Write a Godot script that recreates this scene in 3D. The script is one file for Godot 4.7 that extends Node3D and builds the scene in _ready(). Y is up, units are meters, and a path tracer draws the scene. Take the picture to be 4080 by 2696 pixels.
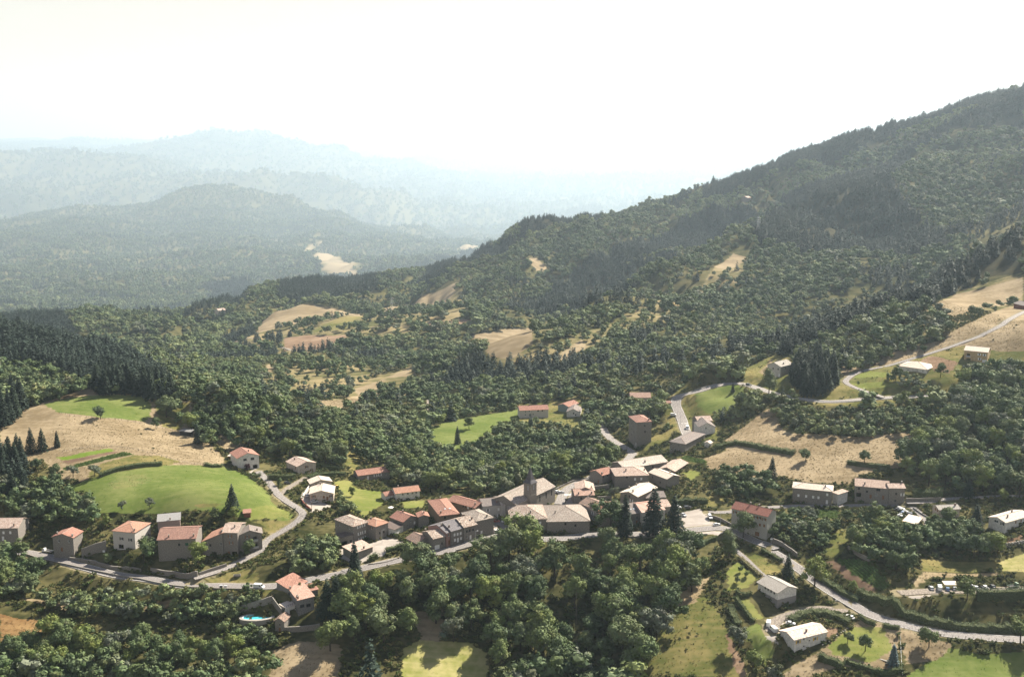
extends Node3D
# A stone village on a valley road under wooded hills, seen from a height against the light.

# survey points of the land: x, height, z
const SURVEY := [
	-29.1,0,-487.2, -1.5,-0,-513.9, 15.5,0,-565.1, 34.7,0,-557.7, 58.9,-0.6,-512.5, 102.7,-0,-520.2,
	128.5,0,-504.7, -62.8,-1.2,-502, -16.8,-1.2,-584.2, -47.4,-2.5,-587.9, -85.2,-2.5,-604.2, 55.4,1.2,-601,
	94.3,3.8,-601.6, -69.7,-3.8,-471.9, -85,-5,-464.6, -117.9,-6.9,-456.5, -151.2,-8.1,-466.8, -186.8,-8.8,-480.1,
	-217.7,-9.4,-493.5, -251,-10,-509.4, -268.1,-10,-517.1, -228.4,-7.8,-503.8, -188.8,-5.6,-504.3, -164.1,-6.9,-488.6,
	-140.3,-6.2,-496, -124.2,-5.6,-501.3, -258.5,-6.2,-511.8, -178.8,3.7,-523, -142.4,3.7,-523, -215.6,2.5,-529.8,
	-115.1,-0,-533.3, -195.8,8.8,-561.8, -147.2,5,-581.1, -239.6,6.2,-561.7, -212.7,11.2,-590.4, -173.5,6.9,-604.6,
	-265.4,11.2,-594.7, -252.5,17.5,-629.1, -308.9,18.8,-634.7, -199.6,11.2,-631.4, -270.9,22.5,-663.6, -222.1,16.2,-687.8,
	-327.6,22.5,-663.6, -279.9,27.5,-694.9, -310.6,26.2,-683.9, -249.4,23.8,-700.4, -114.3,1.2,-592.7, -141.1,3.8,-610.3,
	-167.7,5.6,-622.1, -297.6,12.5,-582.2, -270.4,3.8,-554.2, -277,-2.5,-536.8, -185.4,-11.9,-475.4, -181.6,-13.8,-464.7,
	-219.3,-15.6,-456.9, -248.4,-13.1,-475.8, -227.2,-20,-430.8, -175.5,-17.5,-447.2, -167.8,-21.2,-425.1, -189.2,-25.6,-407.8,
	-137.3,-13.8,-452.8, -133.7,-21.2,-425.1, -113.8,-14.8,-437.8, -96.9,-14.1,-440.9, -106.6,-20,-422.7, -89,-10,-451.6,
	-75.1,-17.5,-438.4, -72.3,-22.5,-419.7, -125.7,-26.2,-409, -34.3,-26.2,-411.6, -34.7,-16.2,-444.5, -57,-12.5,-450.1,
	-17.9,-5,-472.3, 13.6,-3.7,-488.1, 13.1,-11.9,-467.9, 22.3,-20,-443.6, 30.4,-30,-415.9, 53.4,-12.5,-459.5,
	66.8,-4.4,-486.9, -7.1,-18.8,-441, 95.7,-6.2,-470, 79.4,-15,-433.2, 60.7,-25,-406.6, 96,-16.9,-420.5,
	99.2,-10.6,-446, 90.6,-22.5,-402, 120.6,-1.2,-499, 127.7,-3,-491.9, 140.3,-5.6,-474.8, 145.3,-7.5,-462.8,
	155.6,-10.6,-443.7, 167.3,-12.5,-432.2, 190.4,-13.8,-423.1, 221.5,-15,-419.9, 121.3,-6.2,-464.9, 122.2,-10,-443.7,
	125.1,-16.9,-410.7, 114.7,-15,-420.7, 150.8,-15,-416.7, 162,-18.8,-401.1, 200.5,-18.8,-403, 152,-12.5,-432.2,
	146.1,0,-504.7, 164.7,-4.4,-460.6, 197,1.9,-505.9, 200.9,-5.6,-449.8, 235.8,-5.6,-451.2, 215.3,-8.8,-437.4,
	245.6,-0.6,-472.3, 211.8,-2.5,-476.8, 247.1,3.1,-490.7, 228.3,4.4,-518, 175.7,2.5,-529.8, 204.1,3.8,-538.5,
	163.5,2.5,-543.4, 242.9,6.2,-526, 272.1,10,-529, 124.1,2.5,-557.8, 173.3,6.2,-561.7, 180.2,11.2,-586.2,
	132.3,7.5,-598.2, 177.5,16.2,-623.7, 160.2,16.2,-665.1, 227.1,25,-653.9, 248.6,20,-601.2, 297.3,25,-583.9,
	319.2,33.8,-630.7, 290.6,31.2,-640.6, 205.9,27.5,-677.6, 245.9,30.6,-676.9, 290.9,33.8,-675, 185.1,25.6,-709.2,
	171.5,23.8,-743.1, 131.8,10,-712, 129.6,12.5,-774.6, 118.4,8.1,-719.2, 118.3,5,-684.6, 84.2,-2.5,-672.8,
	75.2,-3.1,-691.8, 87,0,-645.5, 155.8,20,-742.5, 141.6,15,-717, 199.6,30,-752.9, 211.8,32.5,-708.9,
	236.5,35,-711.5, 267.5,40,-731.7, 286.9,42.5,-696.9, 325.1,47.5,-710.7, 354.2,50,-705.9, 371.1,66.2,-743.8,
	365.3,66.4,-781.3, 319.1,58.7,-787.8, 256.8,37.5,-775.5, 170.1,26.1,-781.7, 135,22.1,-769.5, 447.6,62.2,-901.2,
	352.7,59.1,-922.4, 456.8,67.6,-1082.6, 550.9,102.6,-1122.1, 255.6,29,-915, 225.1,27,-884.3, 384.5,5.8,-1287.6,
	511.4,31.5,-1343.5, 664.1,79.6,-1441.9, 139.3,-4.9,-1053.3, 51.7,-5.3,-1080, 245.2,-13,-1416.4, 411.2,12.7,-1610.8,
	578.8,43.6,-1717.6, 715.1,128.7,-1907.9, 852.9,152.7,-1871, 499.4,78,-1975.3, 376.7,49.8,-1772.9, 205.5,10.3,-1574.1,
	89.2,0.7,-1303.2, 24.8,-1.9,-1099.7, 227.8,-22.8,-2081.3, 81.6,-56.9,-1716.8, -58.9,-57.1,-1623.9, 11.8,-50.3,-2093.7,
	415.3,31.2,-2433.6, 286.5,0.9,-2206.5, 14.3,-5.9,-2562.5, 123.4,23.2,-2634.6, 232.8,38.7,-2646, 392.8,64.6,-2627,
	567.7,111.6,-2594.9, 694.7,172.6,-2563.8, 835.2,213.5,-2521.5, 967,262.4,-2474, 1147.3,326.5,-2395.7, 907.3,189.8,-2194.9,
	830.3,171.8,-2225.1, -92,-72.6,-2560.8, -198.6,-120.1,-2554.8, -308.9,-150.5,-2581.6, -422.7,-136.1,-2622.4, -654.6,-170.2,-2671,
	-782.6,-179,-2538.3, -860.9,-180.3,-2313.8, -986.4,-169.3,-2160.5, -1130,-164.4,-2089, -396.5,-111.7,-1864.5, -266.9,-96,-1640.9,
	-180.2,-106.4,-2086, -13.6,-34.9,-1212.4, -172.4,-75.4,-1427.1, -270.7,-71.4,-1316.2, -478,-117.6,-1651, -442.2,-85.4,-1328.3,
	-256.9,-45.2,-1031, -172.2,-49.3,-1048.5, -81,-43.1,-1021.8, -157.9,-21.4,-847.9, -107,-10.9,-742.3, -44.5,-12.8,-761.2,
	4.6,-14.5,-800, 48.9,-14.1,-798.5, -53.1,-11.8,-660.4, 4,-12.2,-681.2, 47.8,-11.7,-679.6, 92,-7,-819.9,
	-140.2,8.2,-673.1, -212.2,26.9,-706.3, -516.5,12,-1034.5, -276.4,6.1,-817, -387.5,2.6,-928.6, -426.4,15.4,-848.9,
	-295.7,23,-743.3, -566.4,20.9,-1008, -376.8,18.8,-634.7, -317.4,-10,-524.5, -265.5,-20,-430.8, 265.9,-16.2,-423.2,
	304.7,12.5,-495.8, 365.4,40,-606.1, 452,67.8,-734.6, 694.3,121.6,-1150.5, 1146.1,227.7,-1863.3, 1426.4,412.1,-2351.1,
	-4030,-319.7,-13896.2, -5378.9,-615.8,-10971.1, -6078.5,-645.2,-10599.5, -4890.8,-618.4,-12011.2, -4318.7,-420,-13021.2, -3392.5,-469.2,-14065.4,
	-2278.6,-743,-14288.2, -1113.4,-989.7,-14425.8, -303.8,-1031,-12965.2, -2926.9,-632.9,-7946.9, -1970.7,-701,-9772, -3748.9,-659.5,-7593.8,
	-2102,-467.7,-4224.7, -1773.2,-523.6,-4775.2, -1653.8,-609.4,-6769.7, -1173,-696.2,-8387.1, -567.3,-567.9,-7321.8, -9131.4,267.5,-21619.4,
	-10224.7,138.7,-21124.4, -9647.8,249.6,-21394, -8304.9,198.2,-21749.6, -7703,23.3,-21771.2, -11549.6,197.9,-20430.1, -7176.1,763,-28194.9,
	-7817.9,714.9,-28023.7, -8556,577.8,-27807.2, -9182,343.2,-27606.8, -9595.3,144.3,-27465.9, -6530.1,641.9,-28351.4, -5654.5,382.6,-28539,
	-4757.2,199.6,-28702.2, -3960.4,-31.9,-28822.9, -2157.7,-426.5,-28261.5, -898.9,-670.1,-25327.8, -5335.7,-238.2,-18983.1, -3852.9,-269.8,-19338.7,
	-2697.7,-512.1,-19533.3, -1910.6,-835.5,-19626, -7204.5,-407.9,-18757.8, -8638.4,-518.9,-17725.9, -9760.7,-530,-17133.5, 140.8,-1083.5,-25343.4,
	1000.4,-716.7,-26074.6, 2149,-379.8,-27133.8, 3247.5,-421.2,-27024.3, 5164.3,-328.4,-30535.1, 6943.3,-18.3,-30180.4, -280.3,-1124.5,-18591.6,
	10343.4,137.6,-31172.5, 15106.3,388,-31260.1, -288,5,-773.1, -341.4,10,-723.5, -336.8,2.5,-794, -230.5,0,-766.1,
	-386.3,12.5,-700.5, 187,-82.1,-1784, 333.7,-58.3,-2029, 99.4,-83.3,-1528, 33,-71.7,-1305.8, 445.2,-14.6,-2180,
	260.6,-73.6,-1907.3, 33.4,-611.9,-6218.7, 862.2,-609.2,-6915.2, 2007.5,-602.3,-8227.4, 3030.4,-331.3,-7908, 3614.2,-128.1,-7658.8,
	-293.6,-422.5,-3957.9, -825.2,-485.7,-4264.6, -1010.3,-398.7,-3448.8, -1018.1,-300.5,-2594.9, -1173.6,-307.7,-2487, -4725.6,-993.2,-16817.4,
	-7135.1,-1094,-15119.7, -2654.2,-1127.6,-17265.9, -5684.1,-998.3,-16121, -574.9,-1139.2,-16708.9, -9802.2,-291.1,-23777.5, -6082.9,-640.2,-22278.2,
	-4387.2,-725.7,-22673.2, -2614.6,-939.6,-22945.3, -9215.6,-475.7,-19528.5, -8485.1,-193.9,-34052.5, -5332.1,-438.8,-34686.3, -2596,-683.6,-34997.6,
	2318.8,-696.3,-30129.7, 3599.8,-783,-28870.2, 7022.4,-438.8,-34384, -11316.3,-30.7,-33219.2, -15706.1,517,-36345.4, -14461.7,537.2,-36858.2,
	-16897.5,375.6,-35807, -13165.9,436.2,-37340.7, -10016.8,253.9,-42940.9, -4992.2,233.8,-43810.2, -2390.4,273.9,-44028.9, 236.7,285.9,-44093.1,
	2861.3,261.9,-44000.8, 5455.7,173.7,-43754.9, 10452.5,213.8,-42836.9, 16485.2,213.8,-40896.2, -19119.6,294.8,-34671.4, 21608.4,213.8,-38436.1,
	2837.9,-284.9,-8771.1, 4517.7,-72.2,-8035.9, 495.4,0.6,-1228.9, 613.5,19.8,-1300, 381.7,-12.6,-1111.3, -187.5,-32.5,-325,
	0,-37.5,-325, 187.5,-30,-325, -250,-18.8,-200, 250,-12.5,-200, 0,-25,-187.5, -375,62.5,0,
	375,75,0, 0,87.5,-25, 375,-22.5,-325, -400,-25,-350]
# name, width, surface, line
const ROADS := [
	["valley_road", 6.6, "asphalt", [[-282.1,-526.2],[-263.6,-508.2],[-251.2,-507.3],[-236.3,-502.7],[-216.9,-490.6],[-194.7,-478.9],[-175.5,-473],[-154.7,-463.9],[-136.7,-462],[-114.4,-456.8],[-104.2,-457.7],[-91.3,-462.6],[-79.4,-467.3],[-79.8,-467.6],[-70.8,-471.8],[-57.6,-477.2],[-51.5,-479],[-30.5,-486.2],[-19.7,-494.2],[-12.1,-499.2],[-4.1,-506],[0.5,-506.4],[6.2,-503.3],[14.3,-501.1],[26.6,-502.5],[37.1,-506.8],[54.3,-509],[68.1,-509.3],[83.7,-511.9],[98.7,-515],[109.8,-515.2],[118.1,-506.4],[123,-500.1],[130.7,-494.4],[127.9,-493.9],[133.5,-484.6],[140.1,-472.4],[147,-457.9],[156,-443.9],[161.8,-435.8],[176.3,-427.9],[187.2,-423.5],[204.9,-420.8],[221.5,-420],[235.6,-419.6]]],
	["meadow_lane", 4.2, "pale", [[-151.6,-467.1],[-144.6,-472.9],[-138,-479.8],[-131.8,-489.2],[-127.3,-496.4],[-126.9,-503.8],[-124.9,-510.9],[-121,-516.8],[-116.2,-524.4],[-113.1,-531.6],[-113.2,-536.7],[-117.3,-542],[-124.2,-548.5],[-130.6,-556.3],[-136.4,-567.9],[-143.5,-582.8],[-147.3,-589.3],[-151.7,-597.7]]],
	["villa_drive", 3.6, "gravel", [[-130.3,-556.5],[-128.6,-564.8],[-126.7,-575.7],[-123.7,-585.1],[-121.9,-591.4]]],
	["side_street", 4.6, "asphalt", [[-2,-511.6],[-5,-521.3],[-9.3,-524.9],[-16,-535],[-24.2,-544.2],[-29.4,-552.6],[-34.8,-560.8]]],
	["hamlet_road", 5.6, "pale", [[26.1,-552.1],[31.3,-575.9],[39.7,-589.4],[37.7,-586.6],[43.2,-590.7],[48.5,-600.5],[60.6,-627.9],[69.8,-631],[76.5,-650.6],[80.4,-663.9],[79.4,-661.5],[79,-667.8],[73.8,-684.9],[68.4,-702.4],[66.5,-729.8],[71.1,-797.2],[73.8,-812.8],[76,-818.1]]],
	["hairpin_road", 7.2, "pale", [[117.8,-673.8],[118.6,-689.5],[119.6,-708.5],[119.1,-721.3],[118.6,-732.9],[121.1,-740.8],[125.8,-742.9],[132,-742.4],[139.1,-744.1],[150.3,-748.5],[164.3,-750],[173.4,-740.7],[186.5,-705.9],[199.3,-685.4],[214.3,-675.5],[245.2,-676.5],[272.5,-673.7],[293.3,-673],[312.2,-670.6],[334.2,-662.5],[355,-652.4]]],
	["hill_track", 4, "pale", [[246.9,-674.4],[240.3,-686.6],[234.4,-697.2],[232.4,-706.2],[236,-715.2],[245.5,-727],[255.3,-732.2],[271.4,-732],[292.5,-734.8],[309.8,-737.6],[328.2,-743],[342.3,-747.5],[364.1,-761.6],[404,-812.1],[469.9,-899.7]]],
	["farm_lane", 4, "asphalt", [[106.2,-535.7],[117.8,-536],[124.6,-539.5],[148.5,-542.1],[164.2,-542.4],[179,-540.2],[194.6,-540.3],[214.4,-538.1],[216.1,-536.4],[216.5,-527.7],[216,-517.8],[214.8,-509.6]]],
	["upper_lane", 3.6, "asphalt", [[213.8,-539],[225.1,-538.5],[236.5,-541.1],[248.4,-539.8],[256,-538.3],[267.9,-537.5],[277.3,-535.7]]],
	["gravel_drive", 5.2, "gravel", [[154.2,-440.6],[146.4,-441.3],[139.7,-442.9],[131.8,-440.5],[123.7,-436.9],[118.6,-433.3],[116.1,-429.9],[113.8,-426],[112.7,-421.6]]],
	["garden_lane", 2.8, "asphalt", [[110,-497.9],[112.6,-490],[115.7,-480.2],[118,-470.1],[119.6,-465]]],
	["yard_track", 5.5, "gravel", [[177.3,-447.6],[183.6,-448.5],[192.8,-449.7],[203.4,-449.6],[217.6,-450],[228.7,-451.1],[238,-451.3]]],
	["valley_track", 3.4, "gravel", [[50.8,-745],[56,-789.8],[60,-807],[66.6,-811.4]]],
	["forest_road", 6, "gravel", [[-510.6,-1747.7],[-472.8,-1709.6],[-453,-1716.9],[-423.4,-1714.6]]],
	["forest_road", 6, "gravel", [[-343.2,-1516],[-292.9,-1426.3],[-243.6,-1402.5],[-218,-1429.3],[-192.7,-1444]]],
	["meadow_track", 2.6, "gravel", [[-64.6,-749],[-69.5,-781.5],[-70.4,-832.5],[-75.9,-922.8]]]]
const GROUND_COVER := [
	["conifer", [[388.3,-1785.8],[476.3,-1957],[604.9,-2333.5],[679.2,-2250.2],[849.9,-2288],[1146.8,-2394.4],[1035.9,-2149.4],[946.4,-2264.4],[859.3,-2240.6],[707.3,-1956.3],[678,-1808.7],[656.8,-1582.2],[618.3,-1452.4],[544.4,-1538.8],[459.8,-1634.4],[411.6,-1682.1]]],
	["conifer", [[25,-1117.6],[88.2,-1632.6],[206.8,-2020.9],[283.4,-2081.9],[322.3,-2143.2],[327.5,-2106.7],[175.4,-1561.7],[92.7,-1260.7],[69.9,-1575.6]]],
	["conifer", [[88.8,-17530.9],[673.7,-19862.3],[1528.7,-21140.4],[1850.8,-21347.6],[222.5,-2562.4],[97.8,-2521.5],[18.3,-2443.3]]],
	["conifer", [[214.6,-836.3],[257.9,-904.5],[375.4,-1215],[479.3,-1300.8],[458.9,-1073.3],[540.1,-1100.3],[479.8,-970.8],[460.6,-991.5],[423.5,-986.9],[361.2,-890.3],[334.5,-905.9],[279,-867.4],[258.3,-860.9],[224.6,-820.1]]],
	["conifer", [[-219.8,-2667.7],[-403.7,-7605],[-49.4,-2587.7],[12.6,-2481],[-22.4,-2368],[-107.1,-2333],[-182.8,-2213.7]]],
	["conifer", [[4144.1,-26237],[561.3,-2603.7],[6199.8,-27033.6],[7463.6,-28981],[10656.8,-38562],[677.9,-2490.7],[581.3,-2528.3],[472.9,-2591.6]]],
	["conifer", [[71.7,-1619.3],[205.9,-2011.2],[324.2,-2156.6],[524.1,-2264.5],[556.3,-2361.8],[477.5,-2450.1],[389.5,-2448.1],[256.9,-2308.6],[154.2,-2114.9],[77.9,-1986.5],[40.2,-1626.6]]],
	["conifer", [[-537,-2349.4],[-1245.5,-6621.4],[-896,-6586.8],[-283.5,-2212.3],[-387.9,-2121.7],[-488.5,-2174.2]]],
	["conifer", [[-1725.4,-5933.8],[-1646.5,-6200.6],[-1453.1,-5934.6],[-574.5,-2243.5],[-665.6,-2315.5]]],
	["conifer", [[-510.3,-1793.1],[-494.1,-1924.4],[-434.7,-1746.4],[-446.4,-1691.1],[-484.5,-1712.7]]],
	["conifer", [[-1981.9,-3978.3],[-1900.6,-3912.5],[-692.8,-1666.1],[-379.2,-1034.6],[-274.3,-810.4],[-247.4,-694.2],[-288.1,-724.4],[-376.1,-856.2],[-447,-891.6]]],
	["conifer", [[-681.8,-6639.7],[-538.4,-6938],[-324.8,-9044.8],[-36.9,-2433.2],[-83.2,-2312],[-180.1,-2316.3]]],
	["conifer", [[554.1,-2569],[10925.8,-39544],[1146.8,-2394.4],[1111.1,-2316.3],[900.9,-2433.3],[687.6,-2483],[581.3,-2528.3]]],
	["mix", [[162.2,-716.3],[187.2,-815.1],[201.6,-830.1],[216.9,-839.9],[225.7,-810.4],[199.6,-707.2],[168.8,-710.1]]],
	["open", [[-61.8,-714.9],[-46.2,-695.3],[-22.1,-723.8],[-6.9,-765.1],[10.5,-757.1],[46.2,-739.2],[42.4,-709.3],[3.7,-694.6],[-26,-688.4],[-49.7,-674.5]]],
	["open", [[-473.3,-1739.1],[-346.3,-1766.1],[-257.5,-1880.2],[-104.4,-2146.9],[-57.9,-1596.2],[-133.4,-1535.2],[-221.2,-1431],[-309.8,-1393.1],[-472.9,-1633.2]]],
	["open", [[23.1,-1029.1],[58.9,-1084.5],[172.7,-1260.7],[310.6,-1577.3],[383.1,-1644.2],[324.2,-1462.2],[193.1,-1193.4],[93.6,-1053.9],[39.8,-1002.2]]],
	["open", [[-272.5,-1095.1],[-249,-1350.2],[-128.6,-1117.5],[-121.3,-870.9],[-142.1,-697.7]]],
	["open", [[-202.9,-976],[-163.5,-1025.5],[-111.8,-1158.1],[-92.5,-1083.6],[-103.8,-957],[-119.1,-800.1],[-146.3,-700.7]]],
	["open", [[-63.3,-1435.9],[31.3,-1574.5],[58.5,-1076.4],[20.3,-1014.1],[-23.1,-1053.2]]],
	["open", [[336.4,-848.2],[422.6,-984.5],[482,-975.6],[447.7,-901.6],[348,-762.5],[291,-757.3],[280.4,-779.8]]],
	["mix", [[175.9,-741.9],[183.1,-751.9],[203,-784.2],[200.2,-721.6],[222.5,-704.8],[234.3,-719.9],[247.2,-740],[278.6,-741.1],[308.3,-744.2],[343,-749.2],[370.2,-742],[376.1,-732.4],[359.9,-697.1],[331.7,-703.3],[312.8,-704.9],[296.1,-672.7],[240.2,-663.2],[204.3,-668],[169.4,-712.9]]],
	["mix", [[4.4,-848.5],[32.4,-840.9],[54.8,-843],[60.9,-816.8],[61,-799.3],[51.3,-744.7],[39.8,-772.3],[28,-775.8],[5.4,-780.3]]],
	["mix", [[96.1,-839.6],[116.6,-832.3],[114.2,-813.5],[98,-817.7]]],
	["mix", [[125.8,-827],[134.9,-744.9],[150.5,-742.6],[132.3,-647],[117.8,-663.8],[113.6,-672.7],[108.5,-709.6],[111.5,-748]]],
	["dry", [[-332.4,-655.7],[-332.9,-678.7],[-358.5,-782.2],[-282.8,-697.7],[-260,-705.8],[-241,-705.6],[-220.9,-698.6],[-210.1,-660.9],[-195.3,-642.1],[-176.4,-616.1],[-173.3,-598.3],[-197,-592],[-208,-589.3],[-232,-576.6],[-246.2,-570.2],[-259.7,-576.8],[-277.8,-594.2],[-300.7,-588.7]]],
	["dry", [[-197.8,-647.8],[-193.7,-659.6],[-170.6,-642.3],[-176.1,-628.1]]],
	["mix", [[-246.4,-587.9],[-226.8,-602.2],[-212.6,-603.4],[-197.2,-598.2],[-207.3,-587.3],[-231.3,-574.6],[-242.9,-570.1]]],
	["green", [[-313.9,-678],[-301,-689.1],[-273.3,-698.8],[-260.8,-702.4],[-253.3,-700.6],[-246.6,-693.7],[-243,-677.8],[-244.1,-670],[-267.9,-658.3],[-297.2,-661.5]]],
	["mix", [[-247.8,-699.1],[-221.9,-698.7],[-220.4,-689.7],[-234.4,-683.9],[-219.4,-679.3],[-221,-665.5],[-231.9,-669.8]]],
	["bright", [[-271.7,-598.8],[-244.8,-611.2],[-240.1,-607.7],[-267.5,-596]]],
	["soil", [[-267.3,-595.5],[-240.1,-607.7],[-236.8,-605.9],[-262.8,-592.8]]],
	["rows", [[-264.2,-587.9],[-234.4,-606.6],[-226.8,-603.3],[-261.3,-584.9]]],
	["green", [[-250.5,-562.4],[-246.2,-570.2],[-232,-576.6],[-208,-589.3],[-196.6,-593.4],[-171.8,-599.1],[-157.2,-589],[-138.1,-561.5],[-129.6,-541.5],[-117.3,-534.1],[-120,-528.7],[-140.4,-521.7],[-163.4,-523.2],[-195.8,-528.6],[-211.8,-530.3],[-225,-532.1],[-233.4,-543.7],[-233.7,-555],[-245.2,-559.4]]],
	["ring", [[-228.1,-562.6],[-226.4,-570.4],[-219.7,-574.7],[-211.6,-575.1],[-205.4,-570.3],[-205.7,-562.7],[-213.6,-557.4],[-221.3,-556.5]]],
	["mix", [[-168.6,-528.2],[-152.9,-529.7],[-156.5,-526],[-165.6,-525.7]]],
	["lawn", [[-142.6,-527.7],[-130.7,-539.1],[-121.1,-537.4],[-119.2,-532],[-133.3,-523.5],[-137.3,-521]]],
	["mix", [[-137.1,-520.5],[-118.1,-530.7],[-114,-536.9],[-118.3,-523.7],[-125.4,-514.5],[-131.1,-520.1]]],
	["lawn", [[-105.3,-591.8],[-97.7,-597.7],[-89.4,-582.4],[-75.6,-579.1],[-69.6,-563.3],[-79,-537.4],[-85.4,-538.3],[-94,-558.3]]],
	["lawn", [[-62.7,-560.6],[-48.3,-562.4],[-48.1,-549.7],[-59.1,-548.3]]],
	["green", [[-66.1,-753.9],[-51.8,-782.8],[-18.9,-811.8],[6.7,-829.9],[11.1,-800.8],[-9.2,-774.6],[-18.2,-735.1],[-34.7,-706],[-50.2,-694.9],[-60.4,-723.2]]],
	["dry", [[-168.4,-818.8],[-164.7,-902.5],[-147.1,-896.5],[-145.5,-808.2]]],
	["dry", [[-161.9,-1044],[-134.9,-1090.8],[-131.7,-1015.2],[-149.8,-991.8]]],
	["dry", [[-135.4,-1094.8],[-111.4,-1137.5],[-109.2,-1081.7]]],
	["dry", [[9.9,-716.5],[25.3,-747.1],[33.8,-745.2],[18.8,-702.3]]],
	["mix", [[-104.5,-630.1],[-109.5,-674.5],[-103.5,-692.6],[-99,-648],[-94.5,-605.5]]],
	["paved", [[23,-554.5],[26.4,-577.6],[37.5,-594.8],[49.3,-593.3],[49.5,-573.9],[37,-565.8],[36.1,-544.9],[29,-545.1]]],
	["paved", [[-85.7,-489.2],[-81.9,-494.9],[-70.8,-498.4],[-63.7,-505.8],[-58,-501],[-53.3,-493.5],[-50.8,-490.4],[-58.7,-487.6],[-65.3,-482.9],[-70.4,-478.8],[-75.6,-476.6],[-82.3,-479.4]]],
	["paved", [[-10.5,-519.7],[-0.8,-521.4],[0,-513],[-4.5,-504.9],[-10.2,-502]]],
	["paved", [[-117.6,-554],[-117.7,-571.4],[-116.5,-577.4],[-112.1,-553.9],[-106.1,-554.3],[-98.4,-549.7],[-108,-537],[-110.6,-541.1]]],
	["paved", [[-157.3,-597],[-154.2,-603.7],[-149.8,-597.1],[-149.1,-592.4],[-155.2,-593.9]]],
	["dry", [[136.4,-644.7],[168.8,-682.1],[181.8,-686.9],[172.9,-650.9],[176.1,-636.5],[209.5,-622.2],[246.1,-620.9],[244.8,-608.4],[229.3,-600.7],[232.8,-578.4],[212.8,-579.8],[197.8,-571.1],[191.4,-563.6],[167.7,-568.2],[155.3,-579.2],[144.5,-577.1],[117.8,-598.8],[118,-617.7],[133.5,-624.2]]],
	["dry", [[260.3,-612.9],[271.3,-616.2],[271.4,-606],[261.6,-602.6]]],
	["dry", [[243.6,-755.9],[274.2,-762.1],[315.5,-755],[353.3,-783.2],[444.7,-895.2],[463.3,-894],[371.6,-710.5],[343.5,-721.7],[325,-737.2],[308,-735.7],[280.9,-730.4],[256.7,-740.5],[237.3,-711.7],[235,-724.2]]],
	["dry", [[344.9,-854.2],[416.7,-970.5],[476.8,-964.2],[458.1,-923.8],[383.6,-843],[349.7,-811.2]]],
	["dry", [[196.8,-747.2],[210.7,-830.1],[185.8,-766.8],[189.9,-740.3]]],
	["mix", [[342.5,-722.1],[357.7,-713.9],[353.3,-704],[334.6,-712.3]]],
	["green", [[132.8,-737.2],[144.3,-744],[163.5,-749.3],[172.8,-726.3],[153.3,-698.9],[137.9,-707.7],[132.9,-722.3]]],
	["lawn", [[236,-705.5],[252.9,-699.7],[268.6,-689.3],[260.7,-687.3],[238.4,-695.8]]],
	["lawn", [[242.8,-732.8],[255.8,-730.2],[266.1,-709.8],[262.7,-703.6],[241.8,-717.9]]],
	["earth", [[286.6,-719.1],[297.7,-731.7],[312,-711.3],[300,-696.4],[291.3,-699.1]]],
	["mix", [[87.2,-677.6],[102.2,-691.1],[113.6,-694],[104.3,-672.5],[89,-663.7]]],
	["paved", [[87.2,-536.2],[103.6,-542.5],[105.1,-524.5],[114.9,-513.2],[106.4,-507],[88.6,-509.6],[73.9,-508.7],[54.6,-507.6],[55.1,-512.7],[77.3,-513.6],[91.7,-522.7]]],
	["lawn", [[80,-520.2],[86.4,-521.7],[83.9,-515.6],[77.9,-514.1]]],
	["lawn", [[101.6,-595.6],[108.2,-599],[113.1,-593],[104.9,-583.5]]],
	["rows", [[103.1,-620.4],[108.5,-627],[119.5,-612.2],[118.3,-605.3],[108.3,-614.4]]],
	["mix", [[109.4,-558.4],[119.2,-562.4],[118.1,-547.2],[103.8,-543.7]]],
	["mix", [[53.1,-409],[56.2,-418.3],[59.2,-425.9],[69.8,-437.2],[80.8,-444.1],[88,-451.3],[79.7,-402.8]]],
	["mix", [[73,-448],[82.8,-451.7],[91,-452.8],[94.7,-440.8],[96.2,-428.9],[95.1,-416.7],[95,-401.2],[66.9,-404.9]]],
	["straw", [[70.4,-448.4],[79.8,-457.6],[87,-464.6],[94.2,-467.2],[84.3,-448.3],[78.1,-447.1]]],
	["earth", [[93.8,-426.5],[95.9,-427.1],[98.2,-408],[97.9,-400.9],[95,-401.2],[93.8,-416.8]]],
	["lawn", [[103.5,-472.4],[110.6,-480.2],[117.2,-463],[110.5,-457.2],[101.5,-455.9]]],
	["mix", [[115,-484.5],[121.7,-488.9],[130,-473.3],[127.6,-466.5],[119.7,-468.1]]],
	["lawn", [[103.1,-447.1],[108.1,-449.2],[112.7,-434.8],[107.9,-433.3]]],
	["green", [[101.7,-427.8],[108.6,-430.8],[111.1,-411.3],[106.1,-405.4],[103,-416.6]]],
	["dry", [[112.3,-399.1],[117.3,-404.8],[129.1,-410.4],[135.3,-415.3],[155.1,-432.8],[169.9,-425.8],[161,-400.7],[137.1,-402.5],[123.9,-397.8]]],
	["lawn", [[135.9,-415.3],[151.1,-428.4],[163.3,-426.7],[163.6,-413.2],[149.8,-404.7],[136.2,-410]]],
	["green", [[162.5,-396.5],[174.1,-405.4],[186.4,-413.4],[200.2,-409.8],[225.8,-412.3],[214.5,-388.7],[159.2,-387.3]]],
	["dry", [[170.2,-424.9],[177.3,-423.7],[188.9,-415.1],[179.7,-407.2],[165.3,-404.3]]],
	["paved", [[110.4,-427.2],[115.2,-431.6],[124,-436.3],[127.9,-436.4],[120.9,-429.1],[117.3,-424.7],[113.4,-413.6],[110.2,-415.6]]],
	["earth", [[138.2,-427.4],[144.7,-426],[136.4,-418.9]]],
	["soil", [[152.5,-477.4],[157,-478.5],[166.6,-456.9],[168,-451],[161.6,-455.7]]],
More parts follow.
